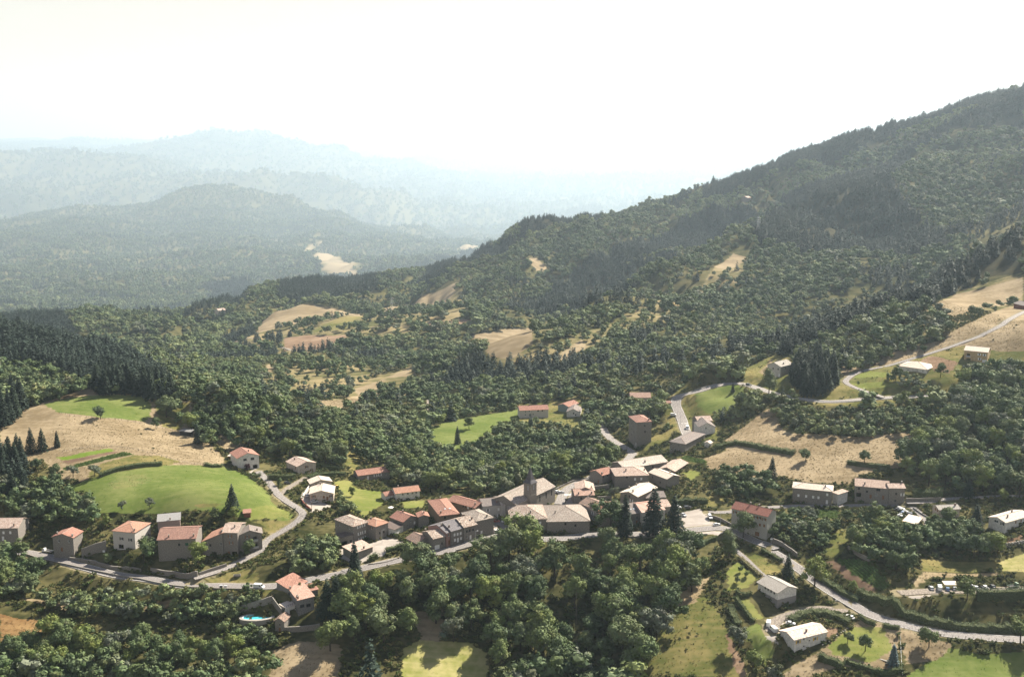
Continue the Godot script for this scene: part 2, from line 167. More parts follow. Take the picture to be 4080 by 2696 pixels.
	["rows", [[158.1,-478.8],[169.4,-474],[176.1,-455.4],[171.3,-450.9],[162.2,-464.2]]],
	["rows", [[157,-538.1],[175.9,-533.7],[172.2,-522.9],[161.9,-525.2]]],
	["mix", [[159.5,-499.1],[170.5,-511.3],[171.3,-502.2],[167.8,-491],[158.8,-479.8],[153.7,-481.6]]],
	["paved", [[175.8,-448.5],[189.5,-450.3],[197.9,-451.3],[236.6,-452.9],[234.7,-448.7],[192.5,-445.9],[182.3,-441.2]]],
	["mown", [[234,-472.9],[248.4,-478.4],[257.1,-478.2],[250.1,-463.5],[231.5,-465.7]]],
	["mix", [[199.7,-478.9],[234.3,-473.5],[230.5,-466.5],[194.4,-465.1]]],
	["straw", [[186.7,-457],[195.6,-464.6],[230.3,-464.6],[229.5,-462.8],[196.2,-460.9],[188.2,-453.9]]],
	["earth", [[244.1,-489.4],[255.5,-493.8],[253.2,-488.8],[243,-487]]],
	["mown", [[-45.2,-389.3],[-48.1,-425],[-40.3,-431.7],[-31.8,-431.3],[-19.1,-430.9],[-10.9,-425.6],[-10,-416.8],[-10.5,-393.7]]],
	["dry", [[-44.4,-446.8],[-31.4,-448.5],[-31,-430.9],[-40.2,-431.3]]],
	["dry", [[-81.8,-427.3],[-75.4,-426.7],[-72.6,-408.3],[-78.2,-406]]],
	["russet", [[-234.6,-446.8],[-225.6,-444.7],[-210.4,-443.7],[-211.6,-434],[-220.5,-430.3],[-226.1,-428.5]]],
	["dry", [[-234,-461.7],[-214.9,-460.9],[-204.2,-456.8],[-208.2,-453.2]]],
	["dry", [[-177.5,-456.3],[-154.6,-453.7],[-153.6,-450.3],[-170.4,-449.4]]],
	["dry", [[-105.3,-420.4],[-94.9,-426.6],[-82.3,-428.6],[-73.8,-424.4],[-73.2,-393.1],[-97.7,-394]]],
	["mix", [[-145.3,-468.1],[-129.8,-476.9],[-119.8,-468.3],[-122.4,-461.3],[-137.3,-464.6]]],
	["mix", [[-114.5,-450.7],[-105.6,-454.3],[-104.3,-451.1],[-112.5,-448]]],
	["dry", [[-444,-1769.4],[-468.8,-1937.4],[-462.1,-2054.2],[-348.6,-1996.4],[-274.2,-1914.9],[-250.3,-1771.3],[-316.6,-1810],[-394.8,-1801.2]]],
	["dry", [[-260.5,-1902.7],[-265.6,-2069.5],[-187.2,-2170],[-114.6,-2171.9],[-114.4,-2082.2],[-168.2,-1898],[-217.3,-1807.9]]],
	["mix", [[-327.6,-1668.3],[-299.8,-1755],[-252.6,-1788.4],[-260.6,-1622.7],[-310,-1630.3]]],
	["earth", [[-363,-1636.2],[-254.5,-1563.2],[-225.2,-1457.3],[-264.7,-1437.2],[-325.6,-1465.1]]],
	["earth", [[-137.1,-1579.6],[-56.7,-1561],[-62.6,-1541.7],[-124.5,-1546.1]]],
	["dry", [[-57.5,-1491.5],[0,-1537.4],[0,-1072.6],[-25.8,-1083.1]]],
	["dry", [[-1613.7,-8509.2],[-1537.9,-8893],[-969.8,-6821.3],[-1209.4,-6810.2]]],
	["dry", [[-2471.7,-10684.1],[-2253,-10433.4],[-2106.5,-9888.9],[-2257.4,-10157.7]]],
	["dry", [[-1847.3,-9395.5],[-1796.2,-9813.4],[-1751.1,-9044.3]]],
	["dry", [[-1462,-9358.5],[-1190.7,-9061.6],[-1267.9,-8811]]],
	["dry", [[-2107.6,-4235.9],[-1975.9,-4307.2],[-1887.7,-4083.1],[-2035.5,-4088.1]]],
	["dry", [[-529.6,-10096.5],[-296.5,-10364.6],[-339,-9444.5]]],
	["dry", [[-1874.7,-5052.9],[-1800.7,-5113.6],[-1770.4,-4936.9]]],
	["dry", [[-289.7,-1166.3],[-304.7,-1356.6],[-271.8,-1152.6]]],
	["dry", [[-144.4,-717.2],[-174.2,-916.4],[-156.6,-951.5],[-138.1,-795.3]]],
	["dry", [[-158.7,-964.7],[-136.2,-1082.8],[-133.4,-1024],[-140.6,-900.5]]],
	["dry", [[16.5,-2191],[49.1,-2228.5],[79.1,-2161.3],[51.9,-2116.6]]],
	["dry", [[-56.9,-1454.7],[-14.7,-1531.4],[31.1,-1567.3],[22.7,-1071.4],[0.3,-1041.9],[-23.4,-1068.1]]],
	["dry", [[-176.2,-2132],[-109.9,-2161.6],[-131,-1995.3],[-169.6,-2050]]],
	["dry", [[306.6,-1576.6],[354.9,-1662.3],[377.6,-1637.2],[324.9,-1553.7]]],
	["dry", [[40.5,-1020.7],[74.9,-1085],[78.3,-1056.9],[55.3,-1014]]]]
# kind, density, lowest, tallest, label, outline
const WOODS := [
	["b", 1.0, 9.5, 16.5, "leafy tree in the dense wood on the slope below the village", [[-84.1,-450.3],[-78.4,-456.1],[-55.5,-463.6],[-49.3,-468.9],[-34.1,-468.3],[-24.2,-466.1],[-13,-472.8],[0.7,-488.2],[12.4,-484],[18,-487.9],[41.7,-490.1],[53.8,-492.8],[54,-471.4],[69.1,-482.5],[86.6,-480],[90.8,-467.1],[88.8,-455.7],[74.7,-446.7],[68.5,-428.1],[56.4,-414],[49.8,-385.1],[-3.2,-383.7],[-3.4,-408.1],[-4.8,-417],[-14.7,-425.9],[-29.1,-434.4],[-43.9,-441.8],[-52.5,-441.4],[-51.7,-426.5],[-63.8,-422.9],[-80.9,-422]]],
	["b", 1.0, 5, 8, "bushy tree in the strip of scrub under the valley road wall", [[-223.5,-458.5],[-206.4,-460.5],[-189.1,-463],[-174.4,-457.4],[-153.3,-454.3],[-139.3,-453.1],[-118,-451.4],[-115,-446.9],[-124.9,-442.6],[-147.8,-439.8],[-166.4,-445.6],[-174.8,-446.1],[-200.9,-447]]],
	["b", 1.1, 8, 12.5, "tree in the dark thicket along the bottom left of the view", [[-214.3,-426.6],[-201.9,-429.7],[-178.3,-429.8],[-154.6,-419.9],[-142.8,-423.1],[-130,-418.7],[-117.5,-417.7],[-101.5,-405.8],[-98.7,-395.9],[-211.4,-396.6],[-223.3,-422.2]]],
	["b", 1.0, 7, 11, "tree of the big leafy clump at the left end of the road wall", [[-262.4,-496.4],[-249.5,-501.5],[-232.5,-481.7],[-225.2,-460.7],[-244.3,-458.6]]],
	["b", 1.0, 4, 7, "bush around the gardens of the pool house", [[-128.9,-438.3],[-123.7,-435.1],[-118.4,-430.6],[-107.2,-431.2],[-104.7,-422],[-125.1,-423.7]]],
	["b", 1.0, 5, 9, "tree on the shaded bank between the road and the meadow lane", [[-106.2,-500.6],[-96.7,-500.4],[-89.4,-496.6],[-82.7,-468.5],[-86.1,-460.1],[-98.6,-462.2],[-109.1,-473.8]]],
	["b", 1.0, 6, 10, "tree in the shaded wood at the left below the meadow", [[-287.5,-560.5],[-269.3,-555.2],[-264.8,-573.1],[-243.4,-546.8],[-232.8,-544.3],[-221.6,-523.4],[-236.7,-529.9],[-253.6,-529.6],[-275.6,-533.5]]],
	["c", 1.0, 10, 15, "dark conifer at the left edge of the dry meadow", [[-311.1,-603.5],[-294.1,-596.6],[-279.4,-578.4],[-266.8,-547.8],[-283.8,-545.4]]],
	["b", 1.0, 8, 12, "tree in the wood behind the hilltop fields", [[-420.9,-837.4],[-372.3,-806.4],[-359.1,-824],[-291.5,-684.9],[-316.7,-684.2],[-329.5,-673.8],[-330.4,-651.5]]],
	["c", 1.5, 12, 18, "spruce in the dark plantation behind the hilltop fields", [[-449.7,-872],[-409.8,-920.8],[-367.3,-910.7],[-327.1,-870.7],[-284.6,-818.1],[-236.7,-704.7],[-238,-695.9],[-261.6,-693.4],[-278.4,-686.2],[-347.3,-817.7],[-398.3,-866],[-434.3,-840.8]]],
	["c", 1.2, 16, 22, "tall dark conifer at the left edge beside the hilltop field", [[-407.3,-794.5],[-390.7,-794.8],[-325.7,-671.9],[-319.7,-640.4],[-328.4,-635.7]]],
	["b", 0.65, 7, 13, "leafy tree in the wood on the right flank of the meadow hill", [[-240.3,-709.7],[-210.6,-693.6],[-187.9,-697.6],[-170.2,-693.2],[-157.9,-694.9],[-128.6,-707.1],[-115.2,-681.5],[-104.2,-613.3],[-115.2,-614.2],[-129.6,-620.4],[-142.1,-628.8],[-154.5,-631.9],[-161,-640.2],[-169.6,-638.2],[-176.7,-630.6],[-193.7,-633.7],[-197.1,-645.3],[-206.1,-650.8],[-215.3,-675],[-234.1,-683],[-235.5,-687.7]]],
	["b", 0.85, 6, 12, "leafy tree in the wooded valley behind the church", [[-147.2,-705.6],[-136.3,-756.1],[-114.5,-768.4],[-69.7,-758.4],[-60,-705.5],[-44.8,-672.2],[-21.4,-700.1],[-6.7,-737.9],[10.1,-729.9],[44.8,-716.2],[54.3,-720.6],[61.8,-699.9],[60.7,-663.8],[69.1,-653.1],[55.3,-602.7],[43.9,-588.9],[26.1,-589.6],[15.4,-604.5],[3.1,-582.8],[-1.9,-568.1],[-13.3,-563.3],[-34.5,-576.9],[-50.4,-578.5],[-71.1,-598.9],[-78.5,-646.9],[-97.6,-638.5],[-104.7,-661.4],[-113.7,-653.2],[-134.6,-641.4]]],
	["c", 0.5, 10, 16, "conifer in the wooded valley behind the church", [[31.8,-699.2],[59.5,-696.2],[55.4,-624.2],[42.4,-592.5],[26.4,-616.8]]],
	["b", 0.5, 4, 7.5, "small tree in the scrub below the upper road", [[175.3,-679.7],[198,-659.1],[237.2,-652.4],[280.3,-649.3],[275.5,-634.8],[253.6,-609.2],[226.3,-620.2],[216.6,-617],[179.1,-631],[173.4,-652.8]]],
	["b", 0.95, 9, 15, "tree in the dense wood at the right edge below the bungalow", [[302.5,-690.3],[327.5,-695.5],[354.5,-686.7],[279.9,-530.5],[255.5,-538.8],[236.8,-551.8],[223.8,-564.7],[224.8,-578.8],[239.1,-593],[250.7,-598.7],[273.3,-624],[284.4,-645.5]]],
	["b", 0.7, 4, 7, "small tree in the terraced gardens above the road", [[135.6,-512.9],[153.8,-528.8],[161.4,-527.1],[158.5,-515.2],[165.4,-507.1],[159.7,-492.8],[151.6,-489.1],[142.6,-494.3],[133.4,-501.5]]],
	["b", 1.0, 6, 10, "tree in the belt below the scrap yard", [[168.8,-493.1],[175.7,-501.4],[181.2,-510.6],[192.9,-510.5],[195.7,-500.5],[207.3,-501.9],[201.3,-483.5],[196.3,-478.9],[188.5,-461.8],[179.4,-461.4],[174.1,-469.5],[167.8,-476.8]]],
	["b", 1.1, 8, 11, "tree of the row below the edge villa", [[214,-506.5],[229.8,-505],[232.6,-490.6],[241.3,-487.3],[235.7,-474.6],[227,-477.5],[219.6,-480.1],[205.1,-481.4],[208.2,-496.5]]],
	["b", 0.8, 5, 9, "garden tree between the long pale building and the dry field", [[120.9,-587.4],[141,-582.8],[144.4,-573.4],[148.3,-562.3],[145.6,-555.5],[132,-554.1],[119.8,-553.8],[115.1,-557]]],
	["b", 0.9, 4, 7, "garden tree between the villas and the village street", [[-98.2,-554.3],[-84.4,-558.8],[-78.9,-547.9],[-79.8,-537.4],[-91,-539.1]]],
	["b", 0.9, 5, 9, "tree beside the hairpin road", [[57.6,-809.3],[68.7,-800.8],[65.9,-736.7],[59.7,-722.7],[53.7,-752.5]]],
	["b", 1, 6, 10, "tree between the hamlet road and the hairpin", [[74.4,-803.4],[90.5,-812.2],[104,-808.9],[111.7,-740.9],[108.5,-718.4],[101.8,-722.8],[85.7,-745],[74.6,-722.4],[68.9,-742.4]]],
	["b", 0.6, 2.5, 4.5, "orchard tree on the green mound by the hairpin", [[139.4,-702.4],[150.7,-710.7],[166.7,-710.3],[169.5,-695.6],[157.8,-675],[138.9,-687.1]]],
	["c", 1.3, 13, 19, "tall dark conifer of the grove beside the upper road", [[209.3,-758.9],[222.6,-767],[230.6,-771.2],[235.1,-757.4],[230.1,-719.4],[217.5,-690.2],[206.3,-686.1],[197.3,-698.6],[201.3,-725.6]]],
	["b", 0.6, 6, 10, "tree in the line along the hillside track", [[244.5,-755.1],[254.4,-754.7],[265.2,-762.3],[282.7,-764.4],[303.8,-754],[299.5,-742.6],[280.7,-749.3],[264.1,-743.8],[243.6,-731.4]]],
	["b", 1, 4, 7, "bush under the bungalow", [[259.3,-702.1],[270,-692.8],[282.5,-686.9],[279.6,-677],[267.7,-681.8],[259.2,-690.4]]]]
const GAPS := [[[12.5,-488.2],[46.4,-489.6],[46.9,-459.4],[34.6,-432.1],[19.1,-432.8],[12.6,-457.1]], [[-52.4,-447.2],[-41.8,-451.3],[-28.2,-443.5],[-31.3,-423.3],[-42.3,-422.5]]]
const TREES := [
	["b", "lone tree on the fence between the green and the dry field", -267.4, -655.8, 8.5],
	["b", "small round tree at the corner of the dry field", -233.7, -661.6, 7],
	["c", "tallest of three dark pines in the dry meadow", -289.1, -603.4, 14],
	["c", "middle pine of three in the dry meadow", -283.6, -606.1, 13],
	["c", "smallest pine of three in the dry meadow", -277.1, -611.9, 9.5],
	["o", "grey-green tree below the vegetable strips", -253.6, -577.2, 7],
	["o", "round grey-green bush tree beside the meadow bank", -240.1, -574.9, 7],
	["b", "tree in shade left of the vegetable strips", -263.1, -575.9, 8],
	["b", "small tree at the end of the vegetable strips", -276.8, -581.8, 7],
	["o", "left of two crooked fruit trees at the meadow foot", -209.1, -532.6, 5],
	["o", "right of two crooked fruit trees at the meadow foot", -194.4, -533.1, 5],
	["c", "dark blue-green spruce at the foot of the meadow", -148.1, -526, 13],
	["b", "broad low tree left of the meadow spruce", -155, -517.9, 6],
	["b", "bright leafy tree in front of the meadow spruce", -145.5, -519.3, 6.5],
	["b", "dense round tree hiding the front of the orange-roofed house", -181.9, -486.8, 12],
	["b", "round tree at the corner of the blank-walled house", -153.6, -481.4, 10.5],
	["b", "dark slim tree in front of the balcony house", -131.8, -491.8, 8],
	["p", "narrow cypress beside the white garage box", -200.9, -489.5, 7],
	["b", "leafy shrub tree right of the small square house", -212.6, -518.7, 6],
	["b", "purple-leaved bush in front of the white villa", -157.9, -596.8, 4.5],
	["b", "small dark tree beside the parked car", -133.3, -571.2, 4],
	["b", "small tree on the new villa lawn", -91.3, -567.5, 5],
	["b", "small tree by the white pool cover", -96.5, -563.4, 4],
	["c", "tall fir hiding the lower road beside the pool house", -73.5, -459, 19],
	["c", "broad dark fir at the right side of the pool house", -83.7, -441.7, 17],
	["c", "second broad fir behind the pool house", -79.6, -443.4, 18],
	["c", "giant dark fir at the bottom of the view", -59.3, -404.2, 19],
	["o", "silver-green bushy tree at the edge of the mown clearing", -26.1, -431.1, 12],
	["b", "round tree at the top of the mown clearing", -46, -432.7, 12],
	["b", "tall leafy tree in front of the big tiled house", 4.8, -488.5, 18],
	["b", "bright tall tree before the wide tiled house", 9.1, -482.5, 16],
	["b", "dense dark tree left of the tall thin conifer", 50.3, -508.1, 17],
	["c", "tall thin ragged conifer at the village front", 58.1, -507.1, 20],
	["c", "tallest ragged conifer before the skylight house", 72.7, -507.5, 24],
	["c", "thin half-bare conifer beside the car park", 83.4, -509, 20],
	["o", "silvery olive tree in the walled yard", 57.3, -559.7, 7],
	["b", "round clipped tree in front of the long pale building", 117.8, -503.1, 12],
	["p", "weeping birch beside the car park wall", 106.4, -483.6, 13],
	["c", "dark pine between the lawn and the road", 131.1, -466.7, 11],
	["b", "large round tree beside the grey-roofed villa and road", 142.2, -460, 13],
	["b", "small bright bush beside the vegetable rows", 158.7, -454.5, 5.5],
	["b", "apple tree in the terraced garden", 158.4, -499.8, 8],
	["o", "feathery grey-green tree above the terraced garden", 155.2, -519.5, 8],
	["b", "dark bush beside the kitchen plot", 174.6, -517.8, 6],
	["b", "large tree at the edge of the scrap yard", 185.8, -508.3, 12],
	["c", "dark conifer standing alone above the dry field", 149.6, -575, 13],
	["b", "slender tree alone in the dry field", 174, -593.6, 7],
	["b", "slender tree at the right of the dry field", 206.4, -586.9, 7],
	["b", "small tree at the edge of the dry field", 247.6, -607.5, 8],
	["p", "slim poplar beside the upper road", 179.7, -709.4, 16],
	["b", "round tree in front of the bungalow", 263.7, -698, 9],
	["b", "dark round tree at the end of the bungalow", 291.8, -692.4, 8.5],
	["b", "tree beside the hill track junction", 243.6, -737.8, 10],
	["b", "tree at the edge of the dry hillside", 259.5, -739.9, 11],
	["b", "small round tree on the dry hillside", 299.1, -740.5, 6],
	["c", "tall conifer left of the edge villa", 235.8, -502.8, 13],
	["p", "pointed bright tree at the right end of the row", 235.4, -478.2, 13],
	["b", "bright yellow-green tree beside the upper lane", 262.5, -530, 7],
	["b", "willow bush in front of the scrap vehicles", 205.7, -441.6, 9],
	["b", "lone dark tree below the road in the right corner", 178.5, -414.5, 9],
	["b", "bushy tree at the right edge of the lower meadow", 218.1, -415.6, 11],
	["s", "blue spruce on the dry garden lawn", 159.2, -403.2, 9],
	["b", "fruit tree in the middle of the dry lawn", 150.2, -411.7, 6.5],
	["b", "small fruit tree at the top of the dry lawn", 144.2, -416.2, 5],
	["o", "silver tree left of the new white house", 98.1, -418, 8.5],
	["b", "dark round tree below the new white house", 100.9, -403.7, 8],
	["b", "tree at the bottom edge below the new white house", 108.3, -397.1, 8],
	["b", "tiny clipped tree on the lawn nearest the lane", 109.2, -470.4, 3.2],
	["b", "tiny clipped tree in the middle of the lawn", 111.2, -465.9, 3],
	["b", "tiny clipped tree at the foot of the lawn", 105.8, -461.2, 3],
	["c", "deodar above the farm lane", 247.8, -540.4, 10],
	["c", "dark spruce on the green mound", 160.4, -736.7, 6.5],
	["b", "round tree in the valley meadow", -54.9, -771.7, 8.5],
	["b", "tree in the middle of the valley meadow", -32.2, -754.7, 8],
	["c", "dark pointed cypress in the valley clearing", -166.2, -828.4, 13],
	["c", "larch in the wooded valley left of the church", -38.8, -716.6, 12],
	["c", "pine on the right flank of the meadow hill", -144.1, -636.1, 15],
	["c", "ragged pine at the edge of the dry meadow", -198.4, -634.2, 12]]
# label, line, height, thickness, depth below ground, material
const WALLS := [
	["stone parapet wall along the outer edge of the valley road", [[-249,-504.5],[-232.5,-496.6],[-211.9,-485.7],[-191.6,-476.7],[-178.9,-472.6]], 0.8, 0.5, 6, "stone"],
	["long stone wall below the bend of the valley road", [[-180.6,-473.6],[-167.9,-466.8],[-156.5,-462.4],[-142.6,-459.7],[-132.1,-457.4],[-123.2,-454.7]], 0.7, 0.5, 6, "stone"],
	["stone retaining wall on the house side of the valley road", [[-224.8,-499.1],[-212.2,-493.9],[-197,-485.5],[-182.1,-482.1]], 1.5, 0.5, 3, "stone"],
	["stone garden wall between the small house and the cypress", [[-218.4,-500],[-210,-499.3],[-205.7,-500]], 5, 0.5, 3, "stone"],
	["terrace wall under the blank-walled house", [[-176.7,-480.2],[-163.8,-474.8],[-150.3,-469.3]], 2.6, 0.5, 3, "stone"],
	["low curved wall at the foot of the meadow lane", [[-149.9,-470.3],[-145.2,-475.1],[-139.4,-480.1]], 1.6, 0.4, 3, "stone"],
	["retaining wall holding up the village street", [[-27.4,-484.6],[-18.7,-489.5],[-10,-494.6],[-2,-502.2]], 0.6, 0.5, 7, "stone"],
	["wall between the small square and the lower road", [[-69.5,-475],[-62.7,-476.1],[-57.7,-478.6],[-52.2,-482.8],[-49.3,-486]], 0.6, 0.5, 5, "stone"],
	["low wall along the front of the car park", [[53.3,-505.4],[67.5,-504.7],[85.9,-506.8],[100.3,-507.1]], 0.6, 0.45, 5, "stone"],
	["low wall along the back of the church square", [[25.1,-576],[32.1,-585.9],[38.6,-592],[48.2,-592.3]], 0.9, 0.4, 2, "stone"],
	["yard wall behind the silvery olive tree", [[47.4,-572.7],[51.5,-573.7],[56,-574.6]], 2.6, 0.4, 2, "stone"],
	["hipped stone garden wall with a window grille", [[47.7,-555.8],[52,-556],[55.7,-556.6]], 2.6, 0.4, 2, "stone"],
	["retaining wall behind the swimming pool", [[-125.1,-444.3],[-115.8,-444.4],[-109.6,-446.1]], 3, 0.5, 3, "stone"],
	["sloping wall from the terrace down to the pool", [[-109.3,-445.8],[-106.9,-443.3],[-104.1,-440.6]], 3, 0.4, 3, "stone"],
	["stone wall below the pool house garden", [[-100.9,-431.7],[-93.6,-433.3],[-86.1,-435.7]], 2.4, 0.5, 3, "stone"],
	["stone wall rising along the road past the long building", [[131.2,-500.3],[136.4,-494.1],[140.8,-486.2]], 2.4, 0.5, 3, "stone"],
	["old terrace wall above the vegetable rows", [[165.6,-485.8],[168.2,-478.2],[171.7,-472]], 1.8, 0.5, 3, "stone"],
	["curved wall round the parked cars beside the long building", [[106.4,-527.9],[111.3,-524.2],[115,-518.2]], 1.4, 0.4, 3, "stone"],
	["red wall of the new villa courtyard", [[-117.6,-553.1],[-114.7,-547.7],[-109.1,-539.4]], 1.2, 0.3, 2, "redwall"],
	["white wall behind the new villa drive", [[-117.5,-554.1],[-117.1,-565.1],[-117,-576.2]], 1.0, 0.3, 2, "white"],
	["grey wall below the farm lane", [[213.9,-540.4],[220.8,-540.1],[232.4,-539.2]], 2, 0.4, 2, "stone"],
	["white garden wall below the garden house", [[215.6,-534],[216.6,-525.7],[218.5,-519.3]], 0.9, 0.3, 2, "greywall"]]
const HEDGES := [
	["tall clipped hedge in front of the beige villa", [[-142.2,-581.4],[-134.9,-583],[-128.3,-588.2]], 2, 3.4, "g"],
	["dark hedge behind the new villa", [[-119.6,-586.5],[-115.2,-593.7],[-108,-601.1],[-100.5,-603.2]], 2.4, 2.6, "g"],
	["dark hedge running down behind the beige villa", [[-119.8,-615.1],[-113.8,-614.3],[-105.9,-613.1]], 2.4, 2.6, "g"],
	["rounded shrub border before the white villa", [[-154.3,-587.7],[-150.7,-586.6],[-148.3,-588.9]], 2, 1.8, "g"],
	["clipped hedge beside the road in the corner garden", [[154.9,-432.9],[157.1,-430.1],[159.6,-427.5]], 1.6, 2, "g"],
	["second clipped hedge beside the road, right of the first", [[163.1,-427.2],[169.2,-424.9]], 1.8, 1.8, "g"],
	["long curved hedge at the foot of the corner garden", [[139.6,-404.8],[145.7,-401.4],[153.5,-398],[160.7,-399.8],[161.9,-403.3]], 1.8, 2, "g"],
	["shrub border with a purple bush at the garden foot", [[129,-407],[133,-405.1],[138,-401.6]], 3, 3, "g"],
	["hedge running down the side of the grey-roofed villa lawn", [[102.8,-448.4],[104.8,-441.3],[106.3,-434.9],[107.5,-431.7]], 1.6, 2, "g"],
	["curved clipped hedge beside the villa terrace", [[104.2,-454.9],[105,-451.9],[107.6,-450.6],[110.4,-451.3]], 1.4, 2, "g"],
	["overgrown hedge along the cut above the main road", [[160,-452.7],[168.9,-443.6],[178.9,-435.3],[189.7,-430],[201.4,-427.6],[224.9,-427.4]], 3.5, 3.2, "g"],
	["tall dark hedge below the scrap vehicles", [[209.8,-441.5],[217.5,-441.6],[224.9,-442.5],[232.2,-443.4]], 3.5, 5, "g"],
	["grassy shrub bank beside the gravel drive", [[123.3,-431.7],[132.4,-437.5],[139.5,-437.5],[145.6,-434.1],[149.5,-430.3]], 4.5, 2, "g"],
	["clipped hedge beside the garden lane", [[112,-482.7],[114.7,-473.6],[117.6,-464.1]], 2, 1.6, "dry"],
	["low shaped hedge between the lane and the main road", [[124.1,-490.5],[127.9,-486.3],[132,-480.3]], 2.2, 1.6, "g"],
	["hedge at the top of the dry field", [[128.1,-630.6],[141.7,-632],[154,-618.1],[170,-604.4]], 4, 2.6, "g"],
	["short dark hedge in the dry field", [[196.5,-586.9],[207.6,-582.5],[218.7,-579]], 3, 2.2, "g"],
	["bushy hedge in front of the double farmhouse", [[220,-545.1],[225.7,-543.8],[233.7,-543.1]], 4, 5, "g"],
	["dark hedge on the bank of the meadow", [[-236.8,-573.9],[-229.9,-580],[-219.4,-585.7],[-206.7,-590.7]], 3, 2, "g"],
	["dark hedge beside the tree clump in the upper field", [[-233.9,-685.7],[-225.4,-683],[-216.9,-680.5]], 3, 3.5, "g"],
	["hedge below the dry meadow beside the white villa", [[-183.2,-596.9],[-177.9,-596.2],[-173.3,-598.3]], 2.5, 1.6, "g"],
	["row of shrubs along the village square wall", [[-62.2,-486.5],[-57.1,-488.9],[-51.9,-490.6]], 2.6, 2.4, "g"],
	["shrubs above the lower road wall", [[-69.7,-479.4],[-67.8,-480.7],[-66,-482.9]], 2.6, 2.6, "g"],
	["dark hedge in the yard beside the olive tree", [[47.3,-563.3],[51.3,-563.4],[54.8,-564.5]], 1.6, 1.6, "g"],
	["hedge behind the car park", [[89.5,-550.4],[99.2,-549.8],[108.2,-549.8]], 3, 3, "g"],
	["weedy verge under the hedge of the main road", [[144.7,-467.6],[149.6,-460.9],[153.8,-452.9],[158.9,-448]], 3.5, 2.2, "g"],
	["clipped green hedge rolling below the car park wall", [[93.2,-493.6],[98.5,-498.6],[103.8,-502.9]], 2, 2, "g"],
	["sunken hedge beside the villa lawn on the left", [[99.2,-443.2],[99.4,-436.1],[100.4,-430]], 3, 2, "g"]]
const CARS := [
	["white flatbed truck parked on the valley road", "flatbed", "white", -240, -509.2, 166],
	["white van driving past the pool house", "van", "white", -117.6, -455.6, -16],
	["dark saloon parked by the clipped hedge", "car", "black", -130, -577.4, 44],
	["silver car in front of the new villa", "car", "silver", -109.7, -551.9, 26],
	["white car behind the new villa", "car", "white", -115, -559.9, 90],
	["red car in front of the plastered houses", "car", "red", -8.5, -524.3, -0],
	["white estate car in front of the town house", "car", "white", -3.4, -524.4, 28],
	["white people carrier at the end of the row", "mpv", "white", -7.6, -509.4, 54],
	["white off-roader on the side street", "mpv", "white", -30, -555.4, 37],
	["white car at the back of the car park", "car", "white", 90.8, -544.1, -6],
	["black estate car at the back of the car park", "mpv", "black", 96, -542.9, 13],
	["grey car beside the thin conifer", "car", "silver", 92.2, -533.6, -66],
	["white pick-up beside the curved wall", "mpv", "white", 105.4, -528, -83],
	["white car at the end of the curved wall", "car", "white", 107.4, -519.5, 23],
	["white van on the bright road by the crossing", "van", "white", 120.2, -690.9, -97],
	["white pick-up parked beside the bright road", "mpv", "white", 114.4, -716.4, -9],
	["dark jeep on the upper road", "mpv", "black", 172.8, -741.1, -55],
	["white van with open back on the gravel drive", "van", "white", 113.1, -428.5, 73],
	["second white van beside the new house", "van", "white", 113.7, -422.7, 105],
	["white car behind the new house", "car", "white", 122.7, -428.6, -15],
	["white car at the mouth of the gravel drive", "car", "white", 150.7, -434, 121],
	["white and green minibus in the scrap row", "van", "white", 197.2, -451.4, 72],
	["blue wreck beside the minibus", "car", "blue", 200.6, -450.8, 74],
	["pale wreck at the end of the tarpaulin", "car", "silver", 204.1, -451.5, 74],
	["grey trailer wreck left of the minibus", "car", "silver", 193.6, -451.9, 82],
	["small pale wreck in the scrap row", "car", "silver", 214.2, -452.2, 93],
	["light wreck before the heap of poles", "car", "white", 218.5, -452.9, 102],
	["grey car parked beside the church wall", "car", "silver", 27.9, -570.4, 25],
	["pale car in front of the grey one by the church", "car", "white", 26, -571.6, 33],
	["white box body lying in the scrap row", "van", "white", 212, -453.5, 77],
	["dark wreck before the heap of poles", "car", "black", 222.4, -453.6, 97],
	["long grey wreck half hidden by the willow bush", "mpv", "silver", 209.3, -452.8, 83],
	["green skip trailer at the end of the yard", "flatbed", "green", 232.3, -453.5, 19]]
const POLES := [
	["pole", "wooden power pole at the edge of the meadow lane", -137.3, -563.5, 9],
	["pole", "bare pale pole in the dark ravine", 29.3, -444.4, 17],
	["lamp", "street lamp in the small square", -65.5, -497.5, 7],
	["lamp", "street lamp in front of the tile-roofed row house", -18.2, -493.1, 7],
	["lamp", "street lamp by the row of shutters", -18.2, -492.4, 7],
	["lamp", "lamp post in the car park", 108.8, -516.9, 8],
	["sign", "road sign on the street edge", -4.3, -503.8, 3],
	["sign", "white sign beside the long building", 130.8, -497.9, 3],
	["sign", "white board at the gravel drive", 147.9, -445.5, 2.6],
	["pole", "power pole beside the red courtyard wall", -108.4, -537.3, 6],
	["lamp", "lamp post at the zebra crossing", 116.9, -700.7, 7],
	["pole", "power pole at the edge of the valley house", 5.8, -798.4, 8],
	["pole", "pole beside the tall square building", 77.1, -674.1, 8],
	["pole", "pole above the hairpin road", 123.9, -817.3, 9],
	["pole", "pole at the roadside tree", -73.8, -610.6, 11]]
